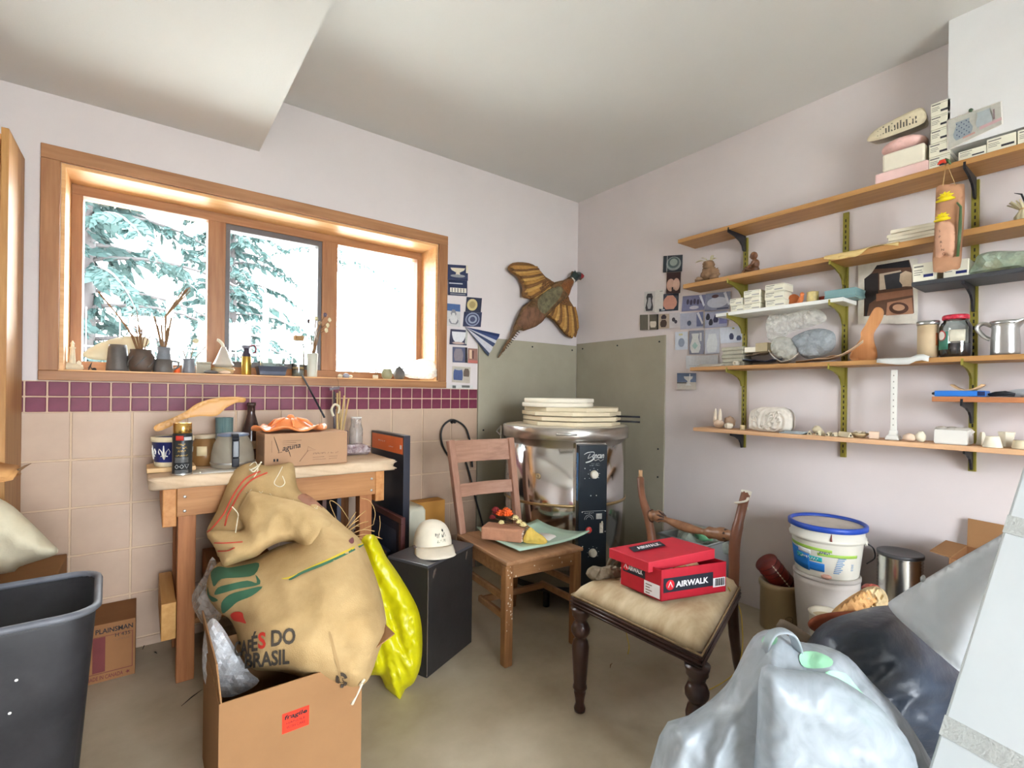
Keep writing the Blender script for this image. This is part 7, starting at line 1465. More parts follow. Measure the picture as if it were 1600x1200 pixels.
# ================================================================ antique chair with the shoe box
MAH = mat('dark_mahogany', (62, 38, 30), .3, var=.35, scale=12, spec=.5, bump=.03); MAHL = mat('worn_mahogany', (120, 78, 54), .4, var=.3, scale=14, stretch=(1, 1, .3))
f0, f1_, r1, r0 = Vector((-1.39, -1.462, 0)), Vector((-1.385, -1.925, 0)), Vector((-.85, -1.735, 0)), Vector((-.85, -1.37, 0))
t1 = thing('antique_chair', 'antique carved mahogany chair with a worn cream seat and broken back', 'chair', (f0+r1)/2); zf = .385
def turned(v, z1): return [(.019, 0), (.021, .012), (.015, .03), (.018, .05), (.0215, .07), (.02, .078), (.026, .085), (.024, .095), (.0225, .1), (.028, .18), (.031, .235), (.026, .255), (.018, .265), (.024, .27), (.033, .285), (.034, .3), (.026, .318), (.018, .325), (.024, .332), (.024, .338), (.031, .345), (.031, .356), (.034, .362), (.036, z1)]
for v in (f0, f1_):
    lg = MB().lathe(turned(v, zf-.012), 24, up(v, .0005)).build('leg', MAH, t1)
for v, q_ in ((r1, Vector((.1, .02, 0))), (r0, Vector((.1, .04, 0)))):
    MB().tube(smoothline([up(v + q_, .012), up(v + q_*.7, .1), up(v + q_*.25, .22), up(v, .34), up(v, .42)], 4), [.017]*4+[.019]*4+[.021]*4+[.022]*5, 8).build('leg', MAH, t1)
fp = [f0 + Vector((-.02, .025, 0)), f1_ + Vector((-.02, -.025, 0)), r1 + Vector((.01, -.02, 0)), r0 + Vector((.01, .02, 0))]
slab(fp, zf-.012, zf+.03).build('seat_frame', MAH, t1, .008)
def ringp(g, z): c_ = (f0+f1_+r0+r1)/4; return [up(v + (v-c_).normalized()*g, z) for v in fp]
for g, z in ((.004, zf-.004), (.006, zf+.008), (.003, zf+.02)): MB().tube(ringp(g, z), .004, 6, closed=True).build('moulding', MAH, t1)
# upholstered seat
SEAT = mat('cream_upholstery', (158, 132, 96), .75, scale=5.5, stretch=(1, 2.2, 1), var=.1, bump=.06, bscale=25, col2=(208, 192, 158)); rows = []; N1 = 22
for i in range(N1+1):
    u = i/N1; row = []
    for j in range(N1+1):
        v = j/N1; q_ = (fp[0]*(1-u)+fp[1]*u)*(1-v) + (fp[3]*(1-u)+fp[2]*u)*v; e_ = min(u, 1-u, v, 1-v)*2; h_ = .052*min(1, e_*3.4)**.42 + .02*(math.sin(PI*u)*math.sin(PI*v))**.8 + .0025*nz(u, v, 9, 2); row.append(up(q_, zf+.028+h_))
    rows.append(row)
cm = MB(); R_n = N1+1; vs = [p for r_ in rows for p in r_]; fs = [(i*R_n+j, i*R_n+j+1, (i+1)*R_n+j+1, (i+1)*R_n+j) for i in range(N1) for j in range(N1)]
bd = [j for j in range(R_n)] + [i*R_n+N1 for i in range(1, R_n)] + [N1*R_n+j for j in range(N1-1, -1, -1)] + [i*R_n for i in range(N1-1, 0, -1)]; fs.append(tuple(bd)[::-1])
cm.add(vs, fs, True).build('cushion', SEAT, t1)
MB().tube(ringp(.002, zf+.031), .004, 6, closed=True).build('gimp_braid', mat('braid', (150, 126, 92), .8, var=.3, scale=60), t1)
# stains with a shape of their own
STN = mat('seat_stain', (150, 118, 82), .8, var=.15)
lt, rt_ = Vector((-.79, -1.245, .775)), Vector((-.745, -1.735, .768))
MB().tube(smoothline([up(r0, .36), up(r0 + Vector((0, .005, 0)), .47), Vector((-.835, -1.33, .58)), Vector((-.82, -1.28, .68)), Vector((-.79, -1.246, .755))], 5), [.02]*8+[.019]*6+[.016]*7, 8).build('back_post', MAHL, t1)
MB().tube(smoothline([up(r1, .36), up(r1 + Vector((.005, -.002, 0)), .47), Vector((-.838, -1.735, .58)), Vector((-.815, -1.742, .68)), Vector((-.765, -1.738, .765))], 5), [.02]*8+[.021]*6+[.018]*7, 8).build('back_post', mat('post_wood', (112, 70, 50), .35, var=.25, scale=10, stretch=(1, 1, .3)), t1)
MB().cyl(Vector((-.79, -1.246, .75)), Vector((-.786, -1.243, .79)), .009, n=12).build('tenon', mat('raw_tenon', (186, 146, 106), .7), t1)
MB().lathe([(.017, -.02), (.0185, -.018), (.0195, .004), (.018, .006), (0, .006)], 14, Vector((-.763, -1.738, .767)), (.3, 0, 1)).build('white_tape', mat('masking_tape', (226, 222, 208), .6), t1)
MB().tube([Vector((-.8, -1.74, .715)) + Vector((math.cos(a)*.0205, math.sin(a)*.0205, a*.006)) for a in [k*.5-1 for k in range(14)]], .004, 6, flat=2.0).build('white_tape', MATS['masking_tape'], t1)
cpts = smoothline([Vector((-.832, -1.335, .60)), Vector((-.83, -1.37, .607)), Vector((-.825, -1.42, .598)), Vector((-.815, -1.5, .585)), Vector((-.81, -1.58, .583)), Vector((-.812, -1.66, .592)), Vector((-.82, -1.73, .6))], 5)
cr_ = [.012 + .008*abs(math.sin(2*PI*t_*1.5)) + .009*(1 if t_ < .28 or t_ > .72 else 0)*abs(math.sin(t_*24)) for t_ in [k/(len(cpts)-1) for k in range(len(cpts))]]
MB().tube(cpts, cr_, 12).build('carved_crossbar', mat('crossbar_wood', (138, 98, 70), .35, var=.35, scale=18), t1)
for i_, c_ in enumerate((Vector((-.83, -1.385, .607)), Vector((-.815, -1.685, .594)))):
    for k in range(7): a = 2*PI*k/7; o_ = Vector((math.cos(a)*.014, 0, math.sin(a)*.016)); MB().tube([c_ + Vector((0, .028, 0)) + o_*.7, c_ + o_*1.25, c_ + Vector((0, -.028, 0)) + o_*.6], [.004, .0075, .003], 6).build('carved_lobe', MAH, t1)
MB().blob(Vector((-.832, -1.345, .6)), (.02, .014, .032), .1, 3, 1, 14, 8).build('joint_block', MAH, t1); MB().blob(Vector((-.82, -1.728, .6)), (.018, .01, .03), .1, 3, 2, 14, 8).build('joint_block', MAH, t1)
# shoe box: bottom corners found on the seat
zq = zf + .101; SB = [fz(x, y, zq) for x, y in ((1033, 940), (1134, 924))]
bL, bR = fz(970, 911, zq+.003), None
A_, B_ = SB; d_ = (B_-A_); L1 = d_.length; d_.normalize(); pd = Vector((-d_.y, d_.x, 0)); 
if pd.dot(CAM - A_) > 0: pd = -pd
L2 = (up(bL, 0)-up(A_, 0)).length; s2 = (up(bL, 0)-up(A_, 0)).normalized(); pd = s2; hb = .1
t1 = thing('shoe_box', 'red shoe box with white lettering on the antique chair seat', 'shoe box', A_); RED = mat('red_card', (172, 22, 40), .5, var=.08, scale=30); 
C1 = [A_, B_, B_ + pd*L2, A_ + pd*L2]; in_ = .003
def wallb(a, b, z0, z1, t_): n_ = Vector((-(b-a).y, (b-a).x, 0)).normalized(); cc = (C1[0]+C1[2])/2; n_ = n_ if n_.dot(cc-a) > 0 else -n_; return slab([a, b, b + n_*t_, a + n_*t_], z0, z1)
for k in range(4): wallb(C1[k], C1[(k+1) % 4], zq, zq+hb, in_).build('side', RED, t1)
slab(C1, zq, zq+.003).build('base', RED, t1)
# lid shifted back and to the left, tilted slightly
lo_ = pd*.035 - d_*.012; lc = [v + lo_ for v in (A_ - d_*.004 - pd*.0, B_ + d_*.004, B_ + d_*.004 + pd*(L2+.004), A_ - d_*.004 + pd*(L2+.004))]
lid = slab(lc, zq+hb-.026, zq+hb+.008); 
lid.v = [p + Vector((0, 0, .012 + .02*max(0, (p-A_).dot(d_))/L1 - .004)) for p in lid.v]; lo = lid.build('lid', mat('red_lid', (182, 34, 50), .5, var=.06, scale=30), t1, .002)
BAND = mat('label_black', (34, 34, 44), .5); WL = mat('label_white', (226, 222, 222), .5); RL = mat('label_red', (206, 30, 44), .5)
def side_label(o_, ux, wtot, htot, a0, a1, b0, b1, n_):
    fr = FR(o_ + n_*.0006, ux, (0, 0, 1))
    if fr.n.dot(n_) < 0: fr.n = -fr.n
    MB().add([fr(wtot*a, htot*b, .0002) for a, b in rect(a0, a1, b0, b1)], [(0, 1, 2, 3)]).build('label_band', BAND, t1)
    w_, h_ = wtot*(a1-a0), htot*(b1-b0); lettering(fr, 'AIRWALK', WL, t1, wtot*a0+w_*.24, htot*b0+h_*.28, w=w_*.66, h=h_*.42, bold=.03, lift=.0008)
    cx, cy = wtot*a0+w_*.13, htot*b0+h_*.5; r_ = h_*.36
    MB().add([fr(cx+r_*math.cos(a), cy+r_*math.sin(a), .0006) for a in [2*PI*k/18 for k in range(18)]], [tuple(range(18))]).build('logo_disc', RL, t1)
    MB().tube([fr(cx-r_*.5, cy-r_*.45, .001), fr(cx, cy+r_*.6, .001), fr(cx+r_*.5, cy-r_*.45, .001)], r_*.13, 5).build('logo_mark', WL, t1)
nfr = Vector((d_.y, -d_.x, 0)); nfr = nfr if nfr.dot(CAM-A_) > 0 else -nfr
side_label(up(A_, zq), d_, L1, hb, .03, .79, .26, .72, nfr)
MB().prism(rect(.79*L1, .985*L1, .2*hb, .5*hb), up(A_, zq) + nfr*.0004, d_, (0, 0, 1), .0003).build('barcode_label', WL, t1)
mb = MB()
for k in range(12): mb.prism(rect((.82+.0125*k)*L1, (.825+.0125*k+.003*(k % 3))*L1, .24*hb, .48*hb), up(A_, zq) + nfr*.0012, d_, (0, 0, 1), .0002)
mb.build('barcode', INK, t1)
nsd = Vector((-pd.y, pd.x, 0)); nsd = nsd if nsd.dot(CAM-A_) > 0 else -nsd; oL = up(A_ + pd*L2, zq)
side_label(oL, -pd, L2, hb, .06, .62, .5, .88, nsd)
MB().prism(rect(.6*L2, .97*L2, .05*hb, .48*hb), oL + nsd*.0006, -pd, (0, 0, 1), .0003).build('size_label', WL, t1)
mb = MB()
for k in range(4): mb.prism(rect((.64)*L2, (.74+.05*(k % 2))*L2, (.1+.09*k)*hb, (.13+.09*k)*hb), oL + nsd*.0016, -pd, (0, 0, 1), .0002)
mb.build('small_print', MATS['grey_brown_ink'], t1)
# lid top lettering
lt0 = lc[0]; ltz = zq+hb+.0166; fr = FR(up(lt0, ltz), d_ + Vector((0, 0, .02/L1)), pd)
MB().add([fr(L1*a, L2*b, .0012 if fr.n.z > 0 else -.0012) for a, b in ((.12, .56), (.62, .56), (.7, .84), (.2, .84))], [(0, 1, 2, 3)]).build('label_band', BAND, t1)
vs2, fs2 = text_mesh('AIRWALK', L1*.38, L2*.14, .03, .35); MB().add([fr(L1*.24+a, L2*.63+b, .002 if fr.n.z > 0 else -.002) for a, b in vs2], fs2).build('lettering', WL, t1)
c_ = (C1[0]+C1[2])/2
for k, (a, b, m) in enumerate(((-.05, -.02, BISQP), (.0, -.025, STRAW), (.035, -.02, BISQP), (.05, -.025, MATS['kraft_paper']))): MB().blob(up(c_ + d_*a + pd*b, zq+hb-.022), (.03, .024, .02), .2, 3, 60+k, 14, 8).build('clay_tool', m, t1)
MB().bar(up(c_ - d_*.05 - pd*.03, zq+hb-.006), up(c_ + d_*.06 - pd*.028, zq+hb-.004), .03, .014).build('clay_tool', MATS['kraft_light'], t1, .003)
# glove and keys beside the box
gp = fz(935, 906, zf+.105); GLV = mat('work_glove', (118, 104, 84), .9, var=.15, scale=20, bump=.15)
dg = Vector((RT.x, RT.y, 0)).normalized(); eg = Vector((FW.x, FW.y, 0)).normalized(); zg = zf + .1
def gpt(a, b, z): return up(fz(935, 895, zg), 0) + dg*a + eg*b + Vector((0, 0, z))
t2 = thing('work_glove', 'crumpled taupe work glove beside the red shoe box', 'glove', gpt(0, 0, zg))
Pillow(PF(dep(gpt(0, 0, zg+.02))), [(916, 894), (926, 884), (940, 886), (955, 883), (972, 889), (985, 899), (975, 908), (950, 906), (934, 909), (920, 903)], .03, 9, .8, lambda a, b: .012*ridge(a, b, .09, 4)).mesh(MB(), 3.5, False).build('palm', GLV, t2)
for pts in (((955, 893), (962, 880), (972, 872), (980, 871)), ((950, 890), (952, 878), (962, 868), (974, 866)), ((930, 895), (922, 890), (918, 898))): MB().tube(smoothline([at(dep(gpt(0, .02, zg+.02)), *p_) for p_ in pts], 4), .0085, 8, flat=.75).build('finger', GLV, t2)
q_ = fz(972, 912, zg-.004); MB().tube([q_ + Vector((math.cos(a)*.009, 0, .012+math.sin(a)*.012)) for a in [k*2*PI/14 for k in range(14)]], .0016, 6, closed=True).solo('metal_ring', TIN, 'small metal ring hanging in front of the shoe box', 'ring')
YW = mat('yellow_wire', (214, 186, 80), .5)
zl_ = .47
MB().tube(smoothline([fz(1138, 918, zl_), at(1.9, 1148, 935), at(1.88, 1157, 955), at(1.88, 1160, 985), at(1.88, 1160, 1012), at(1.86, 1155, 1040), fz(1148, 1052, .03), fz(1130, 1066, .01), fz(1108, 1078, .004)], 5), .0022, 6).solo('yellow_wire', YW, 'thin yellow wire trailing from the antique chair to the floor', 'wire')
MB().tube(smoothline([at(1.95, 977, 965), at(1.95, 979, 990), at(1.95, 983, 1010), at(1.95, 981, 1022)], 4), .0018, 6).solo('yellow_string', YW, 'short yellow cord hanging under the antique chair seat', 'cord')
# ================================================================ along the shelf wall
GB = mat('grey_plastic_bin', (136, 138, 136), .5, var=.08); yb0, yb1 = -1.28, -1.02
t1 = thing('grey_tub', 'grey plastic tub behind the antique chair', 'tub', (-.2, (yb0+yb1)/2, 0))
taperbox(-.3, -.04, yb0, yb1, .0005, .36, .012, .004).build('tub', GB, t1, .004); MB().tube([(-.318, yb0-.016, .36), (-.022, yb0-.016, .36), (-.022, yb1+.016, .36), (-.318, yb1+.016, .36)], .008, 6, closed=True).build('rim', GB, t1)
bagp('packing_film', film('green_tint_film', (196, 204, 188), .4, .2, .06, 18), 'clear crumpled film heaped in the grey tub', PF(dep((-.2, -1.15, .4))), [(1058, 838), (1068, 820), (1095, 822), (1130, 832), (1145, 850), (1140, 872), (1100, 880), (1066, 870)], .07, 22, 1, .025, .05, 8, 8, smooth=False)
MB().blob((-.24, -1.24, .395), (.05, .05, .03), .35, 3, 4, 16, 10).solo('green_scrap', mat('green_scrap', (110, 176, 130), .5, var=.2), 'scrap of green plastic in the grey tub', 'plastic scrap')
# stoneware crock with the tin in it
c_ = Vector((-.125, wy(1220, 900, -.125), 0)); r_ = .093; CRO = mat('crock_glaze', (168, 148, 112), .35, var=.06, scale=4)
t1 = thing('stoneware_crock', 'tan stoneware crock holding the dark red tin', 'crock', c_)
MB().lathe([(r_-.008, .0005), (r_-.002, .006), (r_-.002, .2), (r_+.004, .205), (r_+.006, .222), (r_+.002, .232), (r_-.012, .232), (r_-.014, .02), (0, .02)], 40, c_).build('pot', CRO, t1)
af = math.atan2(CAM.y-c_.y, CAM.x-c_.x); 
def on_cyl(c, r, a, z): return c + Vector((math.cos(a)*r, math.sin(a)*r, z))
MB().tube([on_cyl(c_, r_-.001, af+.42+.2*math.cos(t_), .075+.018*math.sin(t_)) for t_ in [k*2*PI/20 for k in range(20)]], .0012, 5, closed=True).build('maker_oval', mat('crock_ink', (96, 84, 64), .6), t1)
vs2, fs2 = text_mesh('~7', .034, .007); MB().add([on_cyl(c_, r_-.0005, af+.42+(a-.017)/r_, .0715+b) for a, b in vs2], fs2).build('lettering', MATS['crock_ink'], t1)
RTh = Vector((RT.x, RT.y, 0)).normalized(); ax = Vector((0, 0, .8)) - RTh*.58 + Vector((-.14, 0, 0)); ax.normalize(); b0 = c_ + Vector((0, 0, .2)) + RTh*.03; rt = .054
t2 = thing('red_tin', 'dark red striped tin tilted in the stoneware crock', 'tin', b0)
MB().lathe([(rt, 0), (rt, .17)], 36, b0, ax).build('can', mat('red_tin_m', (128, 36, 26), .3, var=.6, scale=5, spec=.5), t2)
for z in (0, .166, .135, .11, .06, .03): MB().lathe([(rt+.0008, z), (rt+.002, z+.0015), (rt+.0008, z+.004)], 36, b0, ax, cap=False).build('rim', mat('dark_rim', (70, 34, 34), .3, .4), t2)
ua = ax.orthogonal().normalized(); wa = ax.cross(ua); cd2 = (CAM-b0); th0 = math.atan2(cd2.dot(wa), cd2.dot(ua)); mb = MB()
for k in range(9): p_ = b0 + ax*(.02+.018*k) + (ua*math.cos(th0+.2)+wa*math.sin(th0+.2))*(rt+.001); mb.blob(p_, (.004, .004, .004), 0, 1, k, 8, 6)
mb.tube([b0 + ax*z + (ua*math.cos(th0+.2)+wa*math.sin(th0+.2))*(rt+.0004) for z in (.005, .09, .175)], .0012, 4)
mb.build('white_dots', mat('dot_cream', (226, 214, 190), .5), t2)
# two stacked buckets
c_ = Vector((-.19, wy(1291, 900, -.19), 0)); t1 = thing('plaster_bucket', 'grey-white bucket standing under the blue-lidded one', 'bucket', c_)
MB().lathe([(.1, .0005), (.104, .006), (.128, .32), (.128, .345)], 44, c_).build('pail', mat('grey_pail', (184, 176, 168), .5, var=.12, scale=6), t1)
MB().lathe([(.12, .343), (.131, .345), (.131, .358), (.12, .36), (0, .36)], 44, c_).build('lid', mat('grey_pail_lid', (176, 168, 160), .5, var=.15), t1)
af = math.atan2(CAM.y-c_.y, CAM.x-c_.x); vs2, fs2 = text_mesh('CRA', .05, .018, .02); MB().add([on_cyl(c_, .1185+.08*(z-.18), af-.25+(a-.025)/.12, z) for a, z in [(a, .19+b) for a, b in vs2]], fs2).build('lettering', mat('teal_ink', (50, 104, 108), .6), t1)
zb_ = .3605; t1 = thing('blue_lid_bucket', 'white plastic pail with a blue lid ring and green label', 'bucket', up(c_, zb_)); PAIL = mat('white_pail', (214, 210, 196), .45, var=.06, scale=5)
Hb = .225; cb_ = up(c_, zb_)
MB().lathe([(.118, 0), (.122, .006), (.138, .15), (.14, .156), (.147, .158), (.149, .17), (.142, .174), (.142, Hb-.02)], 52, cb_).build('pail', PAIL, t1)
MB().lathe([(.146, Hb-.022), (.154, Hb-.018), (.154, Hb), (.148, Hb+.004), (.14, Hb+.002), (.138, Hb-.008)], 52, cb_, cap=False).build('lid_ring', mat('blue_ring', (38, 72, 164), .4, var=.15, scale=25), t1)
MB().lathe([(.14, Hb-.01), (0, Hb-.009)], 44, cb_, cap=False).build('lid_plate', mat('pail_lid', (196, 188, 176), .6, var=.15, scale=12), t1)
def rad(z): return .122 + .016*(z/.15) + .0008
def patch(a0, a1, z0, z1, m, nm_, tz=0.0, n=16, lift=0): 
    rows = [[on_cyl(cb_, rad(z0+(z1-z0)*j/3)+lift, af+a0+(a1-a0)*i/n, z0+(z1-z0)*j/3 + tz*i/n) for i in range(n+1)] for j in range(4)]; return MB().sheet(rows, .0004).build(nm_, m, t1)
LG = mat('lime_print', (150, 184, 76), .5, var=.06); BLP = mat('blue_print', (30, 110, 184), .5, var=.15); TLP = mat('teal_print', (30, 160, 160), .5)
patch(-1.4, .15, .122, .135, LG, 'lime_band', -.004); patch(-.25, .95, .1, .113, LG, 'lime_band', -.002, lift=.0006)
patch(-1.5, -.5, .035, .118, BLP, 'blue_panel', -.012); patch(-.6, -.05, .03, .066, BLP, 'blue_panel', 0, lift=.0004); patch(-1.0, -.12, .072, .092, TLP, 'teal_banner', 0, lift=.001); patch(-.9, -.45, .1, .12, mat('white_print2', (222, 222, 220), .5), 'white_block', -.004, lift=.0012)
vs2, fs2 = text_mesh('~9', .095, .011, .02); MB().add([on_cyl(cb_, rad(.08)+.0026, af-.6+(a-.045)/.131, .0765+b) for a, b in vs2], fs2).build('lettering', mat('white_print2', (222, 222, 220), .5), t1)
vs2, fs2 = text_mesh('~5', .04, .011, .03); MB().add([on_cyl(cb_, rad(.11)+.0026, af-.05+(a-.02)/.131, .1085+b) for a, b in vs2], fs2).build('lettering', mat('navy_print', (36, 62, 120), .6), t1)
mb = MB()
for k in range(9): 
    z = .03+.008*k; mb.sheet([[on_cyl(cb_, rad(z)+.0006, af+.2+.015*k+.03*i, z+dz) for i in range(7+(k % 3))] for dz in (0, .004)], .0003)
mb.build('small_print', mat('blue_text', (96, 136, 176), .6), t1); mb = MB()
for k in range(4):
    z = .045+.008*k; mb.sheet([[on_cyl(cb_, rad(z)+.0006, af+.75+.03*i, z+dz) for i in range(4)] for dz in (0, .003)], .0003)
mb.build('small_print', mat('blue_text', (96, 136, 176), .6), t1)
DRP = mat('pink_drip', (150, 84, 76), .6); mb = MB().tube([on_cyl(cb_, .1435, af+.12, Hb-.025), on_cyl(cb_, .1435, af+.115, Hb-.04), on_cyl(cb_, .149, af+.11, Hb-.055)], [.002, .005, .007], 6, flat=.5); mb.build('paint_drip', DRP, t1)
MB().blob(on_cyl(cb_, .124, af+.0, .012), (.012, .02, .01), .4, 4, 3, 12, 8).build('clay_smear', mat('pink_smear', (206, 160, 142), .8), t1)
hs_ = af + 1.35; MB().tube(smoothline([on_cyl(cb_, .148, hs_, .158), on_cyl(cb_, .17, hs_+.05, .14), on_cyl(cb_, .175, hs_+.05, .1), on_cyl(cb_, .148, hs_, .07)], 5), .0028, 6).build('bail_handle', BLACKM, t1); MB().lathe([(.012, 0), (.01, .008), (0, .008)], 12, on_cyl(cb_, .144, hs_, .158), (math.cos(hs_), math.sin(hs_), 0)).build('handle_boss', PAIL, t1)
# ribbed tin on a carton, open carton
zc_ = .3; y_ = wy(1407, 860, -.14); MB().bx(-.26, -.03, y_-.12, y_+.1, .0005, zc_).solo('support_carton', CARDD, 'brown carton under the ribbed tin, mostly hidden by bags', 'box', bev=.003)
c_ = Vector((-.145, y_, zc_+.001)); pr = [(.073, 0)] + [(.0745 + (.0025 if k % 2 else 0), .004 + .0068*k) for k in range(28)] + [(.075, .198)]
t1 = thing('ribbed_tin', 'ribbed silver tin with a dark plastic lid', 'tin', c_); MB().lathe(pr, 44, c_).build('can', mat('ribbed_steel', (196, 196, 192), .22, 1.0, var=.05), t1)
MB().lathe([(.077, .19), (.0795, .192), (.0795, .204), (.077, .206), (.065, .203), (0, .203)], 44, c_).build('lid', mat('dark_lid', (62, 62, 64), .4), t1)
xb0, yb = -.3, wy(1500, 860, -.25); t1 = thing('open_carton', 'open brown carton behind the clear plastic sheet', 'box', (-.17, yb-.06, 0)); zc_ = rw(1480, 868, -.25).z
taperbox(-.28, -.03, yb-.2, yb+.02, .0005, zc_, .0, .004).build('walls', CARDD, t1); MB().prism([(0, 0), (.22, 0), (.2, .1), (.0, .11)], (-.03, yb+.02, zc_), (0, -1, 0), (.12, 0, 1), .004).build('flap', CARD, t1); MB().prism([(0, 0), (.25, 0), (.24, .07), (.01, .07)], (-.28, yb+.02, zc_), (1, 0, 0), (0, .9, .1), .004).build('flap', CARD, t1)
# plaster pot, leather and kraft paper heaped in front of the buckets
t1 = thing('white_pot', 'white round pot lying open beside the leather scraps', 'pot', up(at(2.0, 1293, 960), 0)); p_ = at(2.0, 1293, 960)
MB().lathe([(.045, .001-p_.z), (.05, .01-p_.z), (.066, 0), (.07, .004), (.066, .008), (.058, .004), (.05, -.05), (0, -.07)], 28, p_, (0, 0, 1)).build('bowl', mat('white_pot_m', (220, 212, 194), .5, var=.08), t1)
MB().lathe([(.055, -.012), (.03, -.02), (0, -.016)], 24, p_, (0, 0, 1), cap=False).build('dry_plaster', mat('tan_plaster', (196, 178, 146), .9, var=.15), t1)
def pill(name, pts, d, T, R_, m, label, cat, amp=.01, f=.05, seed=1, res=5, back=.6): return bagp(name, m, label, PF(d), pts, T, R_, back, amp, f, seed, res, cat, name in ('leather_scrap', 'grey_slab'))
pill('kraft_bag', [(1300, 955), (1322, 936), (1345, 922), (1358, 918), (1375, 928), (1386, 938), (1378, 950), (1350, 958), (1320, 965), (1300, 968)], 1.85, .05, 14, mat('kraft_tan', (214, 164, 106), .8, var=.12, scale=12), 'crumpled tan kraft paper between the bucket and the bin bag', 'paper', .014, .06, 3)
pill('leather_scrap', [(1262, 973), (1275, 962), (1298, 957), (1325, 955), (1345, 955), (1352, 962), (1320, 975), (1285, 988), (1268, 984)], 1.78, .03, 9, mat('red_leather', (136, 68, 42), .7, var=.1), 'flat reddish-brown leather scrap beside the black bag', 'leather', .004, .05, 5, 4)
pill('paper_wad', [(1345, 925), (1352, 918), (1370, 916), (1384, 926), (1388, 944), (1376, 954), (1358, 950), (1350, 938)], 1.84, .04, 10, mat('cream_wad', (206, 182, 138), .8, var=.3, scale=14), 'crumpled cream paper wad on the kraft paper', 'paper', .018, .09, 8, 4)
pill('red_wrapper', [(1346, 920), (1352, 912), (1370, 914), (1380, 925), (1362, 926)], 1.92, .03, 8, mat('red_wrap', (166, 66, 50), .5, var=.3, scale=20), 'scrap of red wrapping in front of the ribbed tin', 'wrapping', .008, .08, 4, 4)
pill('grey_slab', [(1216, 972), (1225, 968), (1262, 990), (1285, 1015), (1275, 1040), (1240, 1020), (1214, 985)], 1.85, .02, 10, mat('dusty_board', (156, 144, 128), .9, var=.1), 'dusty grey board on the floor beside the crock', 'board', .002, .05, 4, 5)
# ================================================================ bags and carton in the right foreground
BKB = mat('bin_bag', (46, 54, 66), .38, var=.25, scale=9, bump=.3, bscale=30, spec=.5)
bagp('bin_bag', BKB, 'big black bin bag slumped in the right foreground', PF(1.5), [(1258, 1008), (1285, 975), (1330, 957), (1385, 946), (1420, 962), (1470, 1005), (1520, 1048), (1560, 1100), (1590, 1160), (1560, 1205), (1400, 1210), (1260, 1205), (1215, 1150), (1222, 1070)], .2, 90, .7, .02, .016, 6, 8, fold=lambda a, b: .02*ridge(a*.5+b*.9, b*.5-a*.5, .014, 6) + .008*ridge(a*.4+b*1.2, b*.4-a*.3, .04, 2))
WB = film('white_bag_film', (182, 190, 195), .16, .35, .04, 14)
pl, o = bagp('white_bag', WB, 'white plastic carrier bag with green print in the foreground', PF(1.16), [(1030, 1150), (1075, 1118), (1112, 1092), (1142, 1060), (1166, 1012), (1184, 989), (1212, 984), (1248, 1002), (1285, 1008), (1325, 1026), (1362, 1066), (1420, 1130), (1480, 1240), (1500, 1340), (1200, 1365), (1010, 1340)], .14, 90, .6, .016, .018, 3, 8, fold=lambda a, b: .018*ridge(a*1.4+b*.5, b*.3-a*.1, .016, 3) + .007*ridge(a*1.2+b*.4, b*.4, .05, 5))
GP_ = mat('green_bag_print', (150, 206, 168), .5, var=.15)
for pts in ([(1190, 1000), (1200, 990), (1214, 994), (1212, 1006), (1196, 1008)], [(1252, 1020), (1275, 1018), (1300, 1030), (1296, 1042), (1262, 1044), (1250, 1034)], [(1290, 1050), (1320, 1052), (1345, 1080), (1390, 1125), (1395, 1135), (1350, 1132), (1330, 1100), (1300, 1070)]): pl.decal(MB(), pts, 8, .004).build('green_print', GP_, o)
hp = [at(1.1, 1186, 1060), at(1.06, 1196, 1012), at(1.06, 1210, 988), at(1.06, 1236, 990), at(1.08, 1247, 1020), at(1.06, 1246, 1050)]
MB().tube(smoothline(hp, 5), .016, 8, flat=.25).build('handle', WB, o)
pl2, o2 = bagp('white_bag', WB, 'smooth white plastic bag in front of the green-printed one', PF(1.0), [(1190, 1043), (1230, 1046), (1290, 1052), (1340, 1078), (1385, 1115), (1430, 1180), (1450, 1300), (1440, 1400), (1180, 1410), (1176, 1250), (1183, 1130)], .08, 70, .3, .008, .02, 9, 8, fold=lambda a, b: .008*ridge(a*.5-b*.3, b*.9+a*.3, .02, 9) + .003*ridge(a, b, .05, 4))
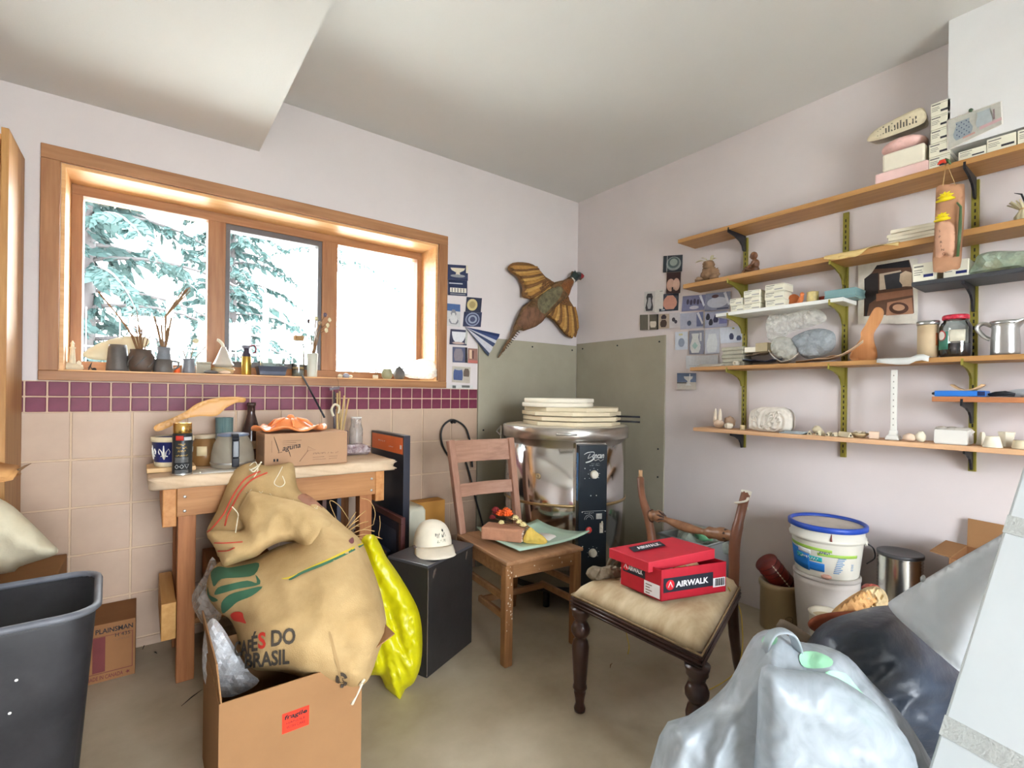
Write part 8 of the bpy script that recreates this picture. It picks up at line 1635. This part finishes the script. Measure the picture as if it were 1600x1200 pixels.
# long wrapped carton leaning at the right edge with its loose plastic sheet
p0, p1 = at(.93, 1516, 1240), at(1.02, 1660, 760); axn = (p1-p0).normalized(); vv = (CAM - (p0+p1)*.5).normalized() - RT*.12; upv = (vv - axn*vv.dot(axn)).normalized()
t1 = thing('wrapped_carton', 'long white wrapped carton leaning at the right edge', 'carton', Vector((p0.x, p0.y, .2)))
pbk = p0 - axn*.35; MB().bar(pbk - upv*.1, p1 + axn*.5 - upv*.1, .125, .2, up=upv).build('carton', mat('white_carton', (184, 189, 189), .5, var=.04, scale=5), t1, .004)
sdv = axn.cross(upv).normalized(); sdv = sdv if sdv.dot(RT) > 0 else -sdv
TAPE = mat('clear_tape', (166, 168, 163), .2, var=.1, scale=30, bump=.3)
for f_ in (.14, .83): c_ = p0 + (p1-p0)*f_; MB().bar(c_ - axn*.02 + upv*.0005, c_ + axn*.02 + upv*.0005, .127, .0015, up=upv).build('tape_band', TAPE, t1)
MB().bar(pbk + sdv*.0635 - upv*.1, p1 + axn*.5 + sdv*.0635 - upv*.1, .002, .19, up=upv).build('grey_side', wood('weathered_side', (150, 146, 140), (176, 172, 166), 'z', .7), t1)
bagp('plastic_sheet', film('milky_sheet', (240, 244, 247), .06, .35, .06, 5, .25), 'loose milky plastic sheet hanging from the wrapped carton', PF(1.22), [(1595, 815), (1560, 838), (1500, 872), (1440, 908), (1395, 936), (1388, 946), (1402, 965), (1432, 992), (1470, 1025), (1512, 1052), (1535, 990), (1562, 910)], .018, 40, .6, .012, .014, 3, 9, 'plastic sheet')
mb = MB(); 
for k in range(3): a, b = 1424+9*k, 916-6*k; mb.prism(ell(0, 0, .006, .004, 10), at(1.2, a, b), RT, UP, .0006)
MB().blob(at(1.205, 1442, 904), (.014, .004, .008), .4, 4, 3, 12, 8).solo('tape_label', GREYI, 'grey printed mark on the edge of the plastic sheet', 'label')
# floor litter
for k, (px, py, l_, a) in enumerate(((235, 992, .05, .4), (225, 1010, .03, 1.4), (243, 1020, .012, 2), (300, 1090, .05, .8), (955, 1040, .02, .5), (1030, 1010, .015, 1.0))):
    q_ = fz(px, py, .002); d_ = Vector((math.cos(a), math.sin(a), 0)); MB().tube([q_ - d_*l_, q_ + Vector((0, .004, .001)), q_ + d_*l_], [.0008, .002, .0008], 5).solo('wood_shaving', INK if k < 4 else TWIG, ('long dark twig on the floor behind the clay carton', 'dark splinter on the floor beside the clay carton', 'tiny dark chip on the floor by the bench leg', 'dark twig on the floor left of the fragile carton', 'brown crumb on the floor left of the antique chair legs', 'brown crumb on the floor under the antique chair')[k], 'litter', group='litter on the floor')
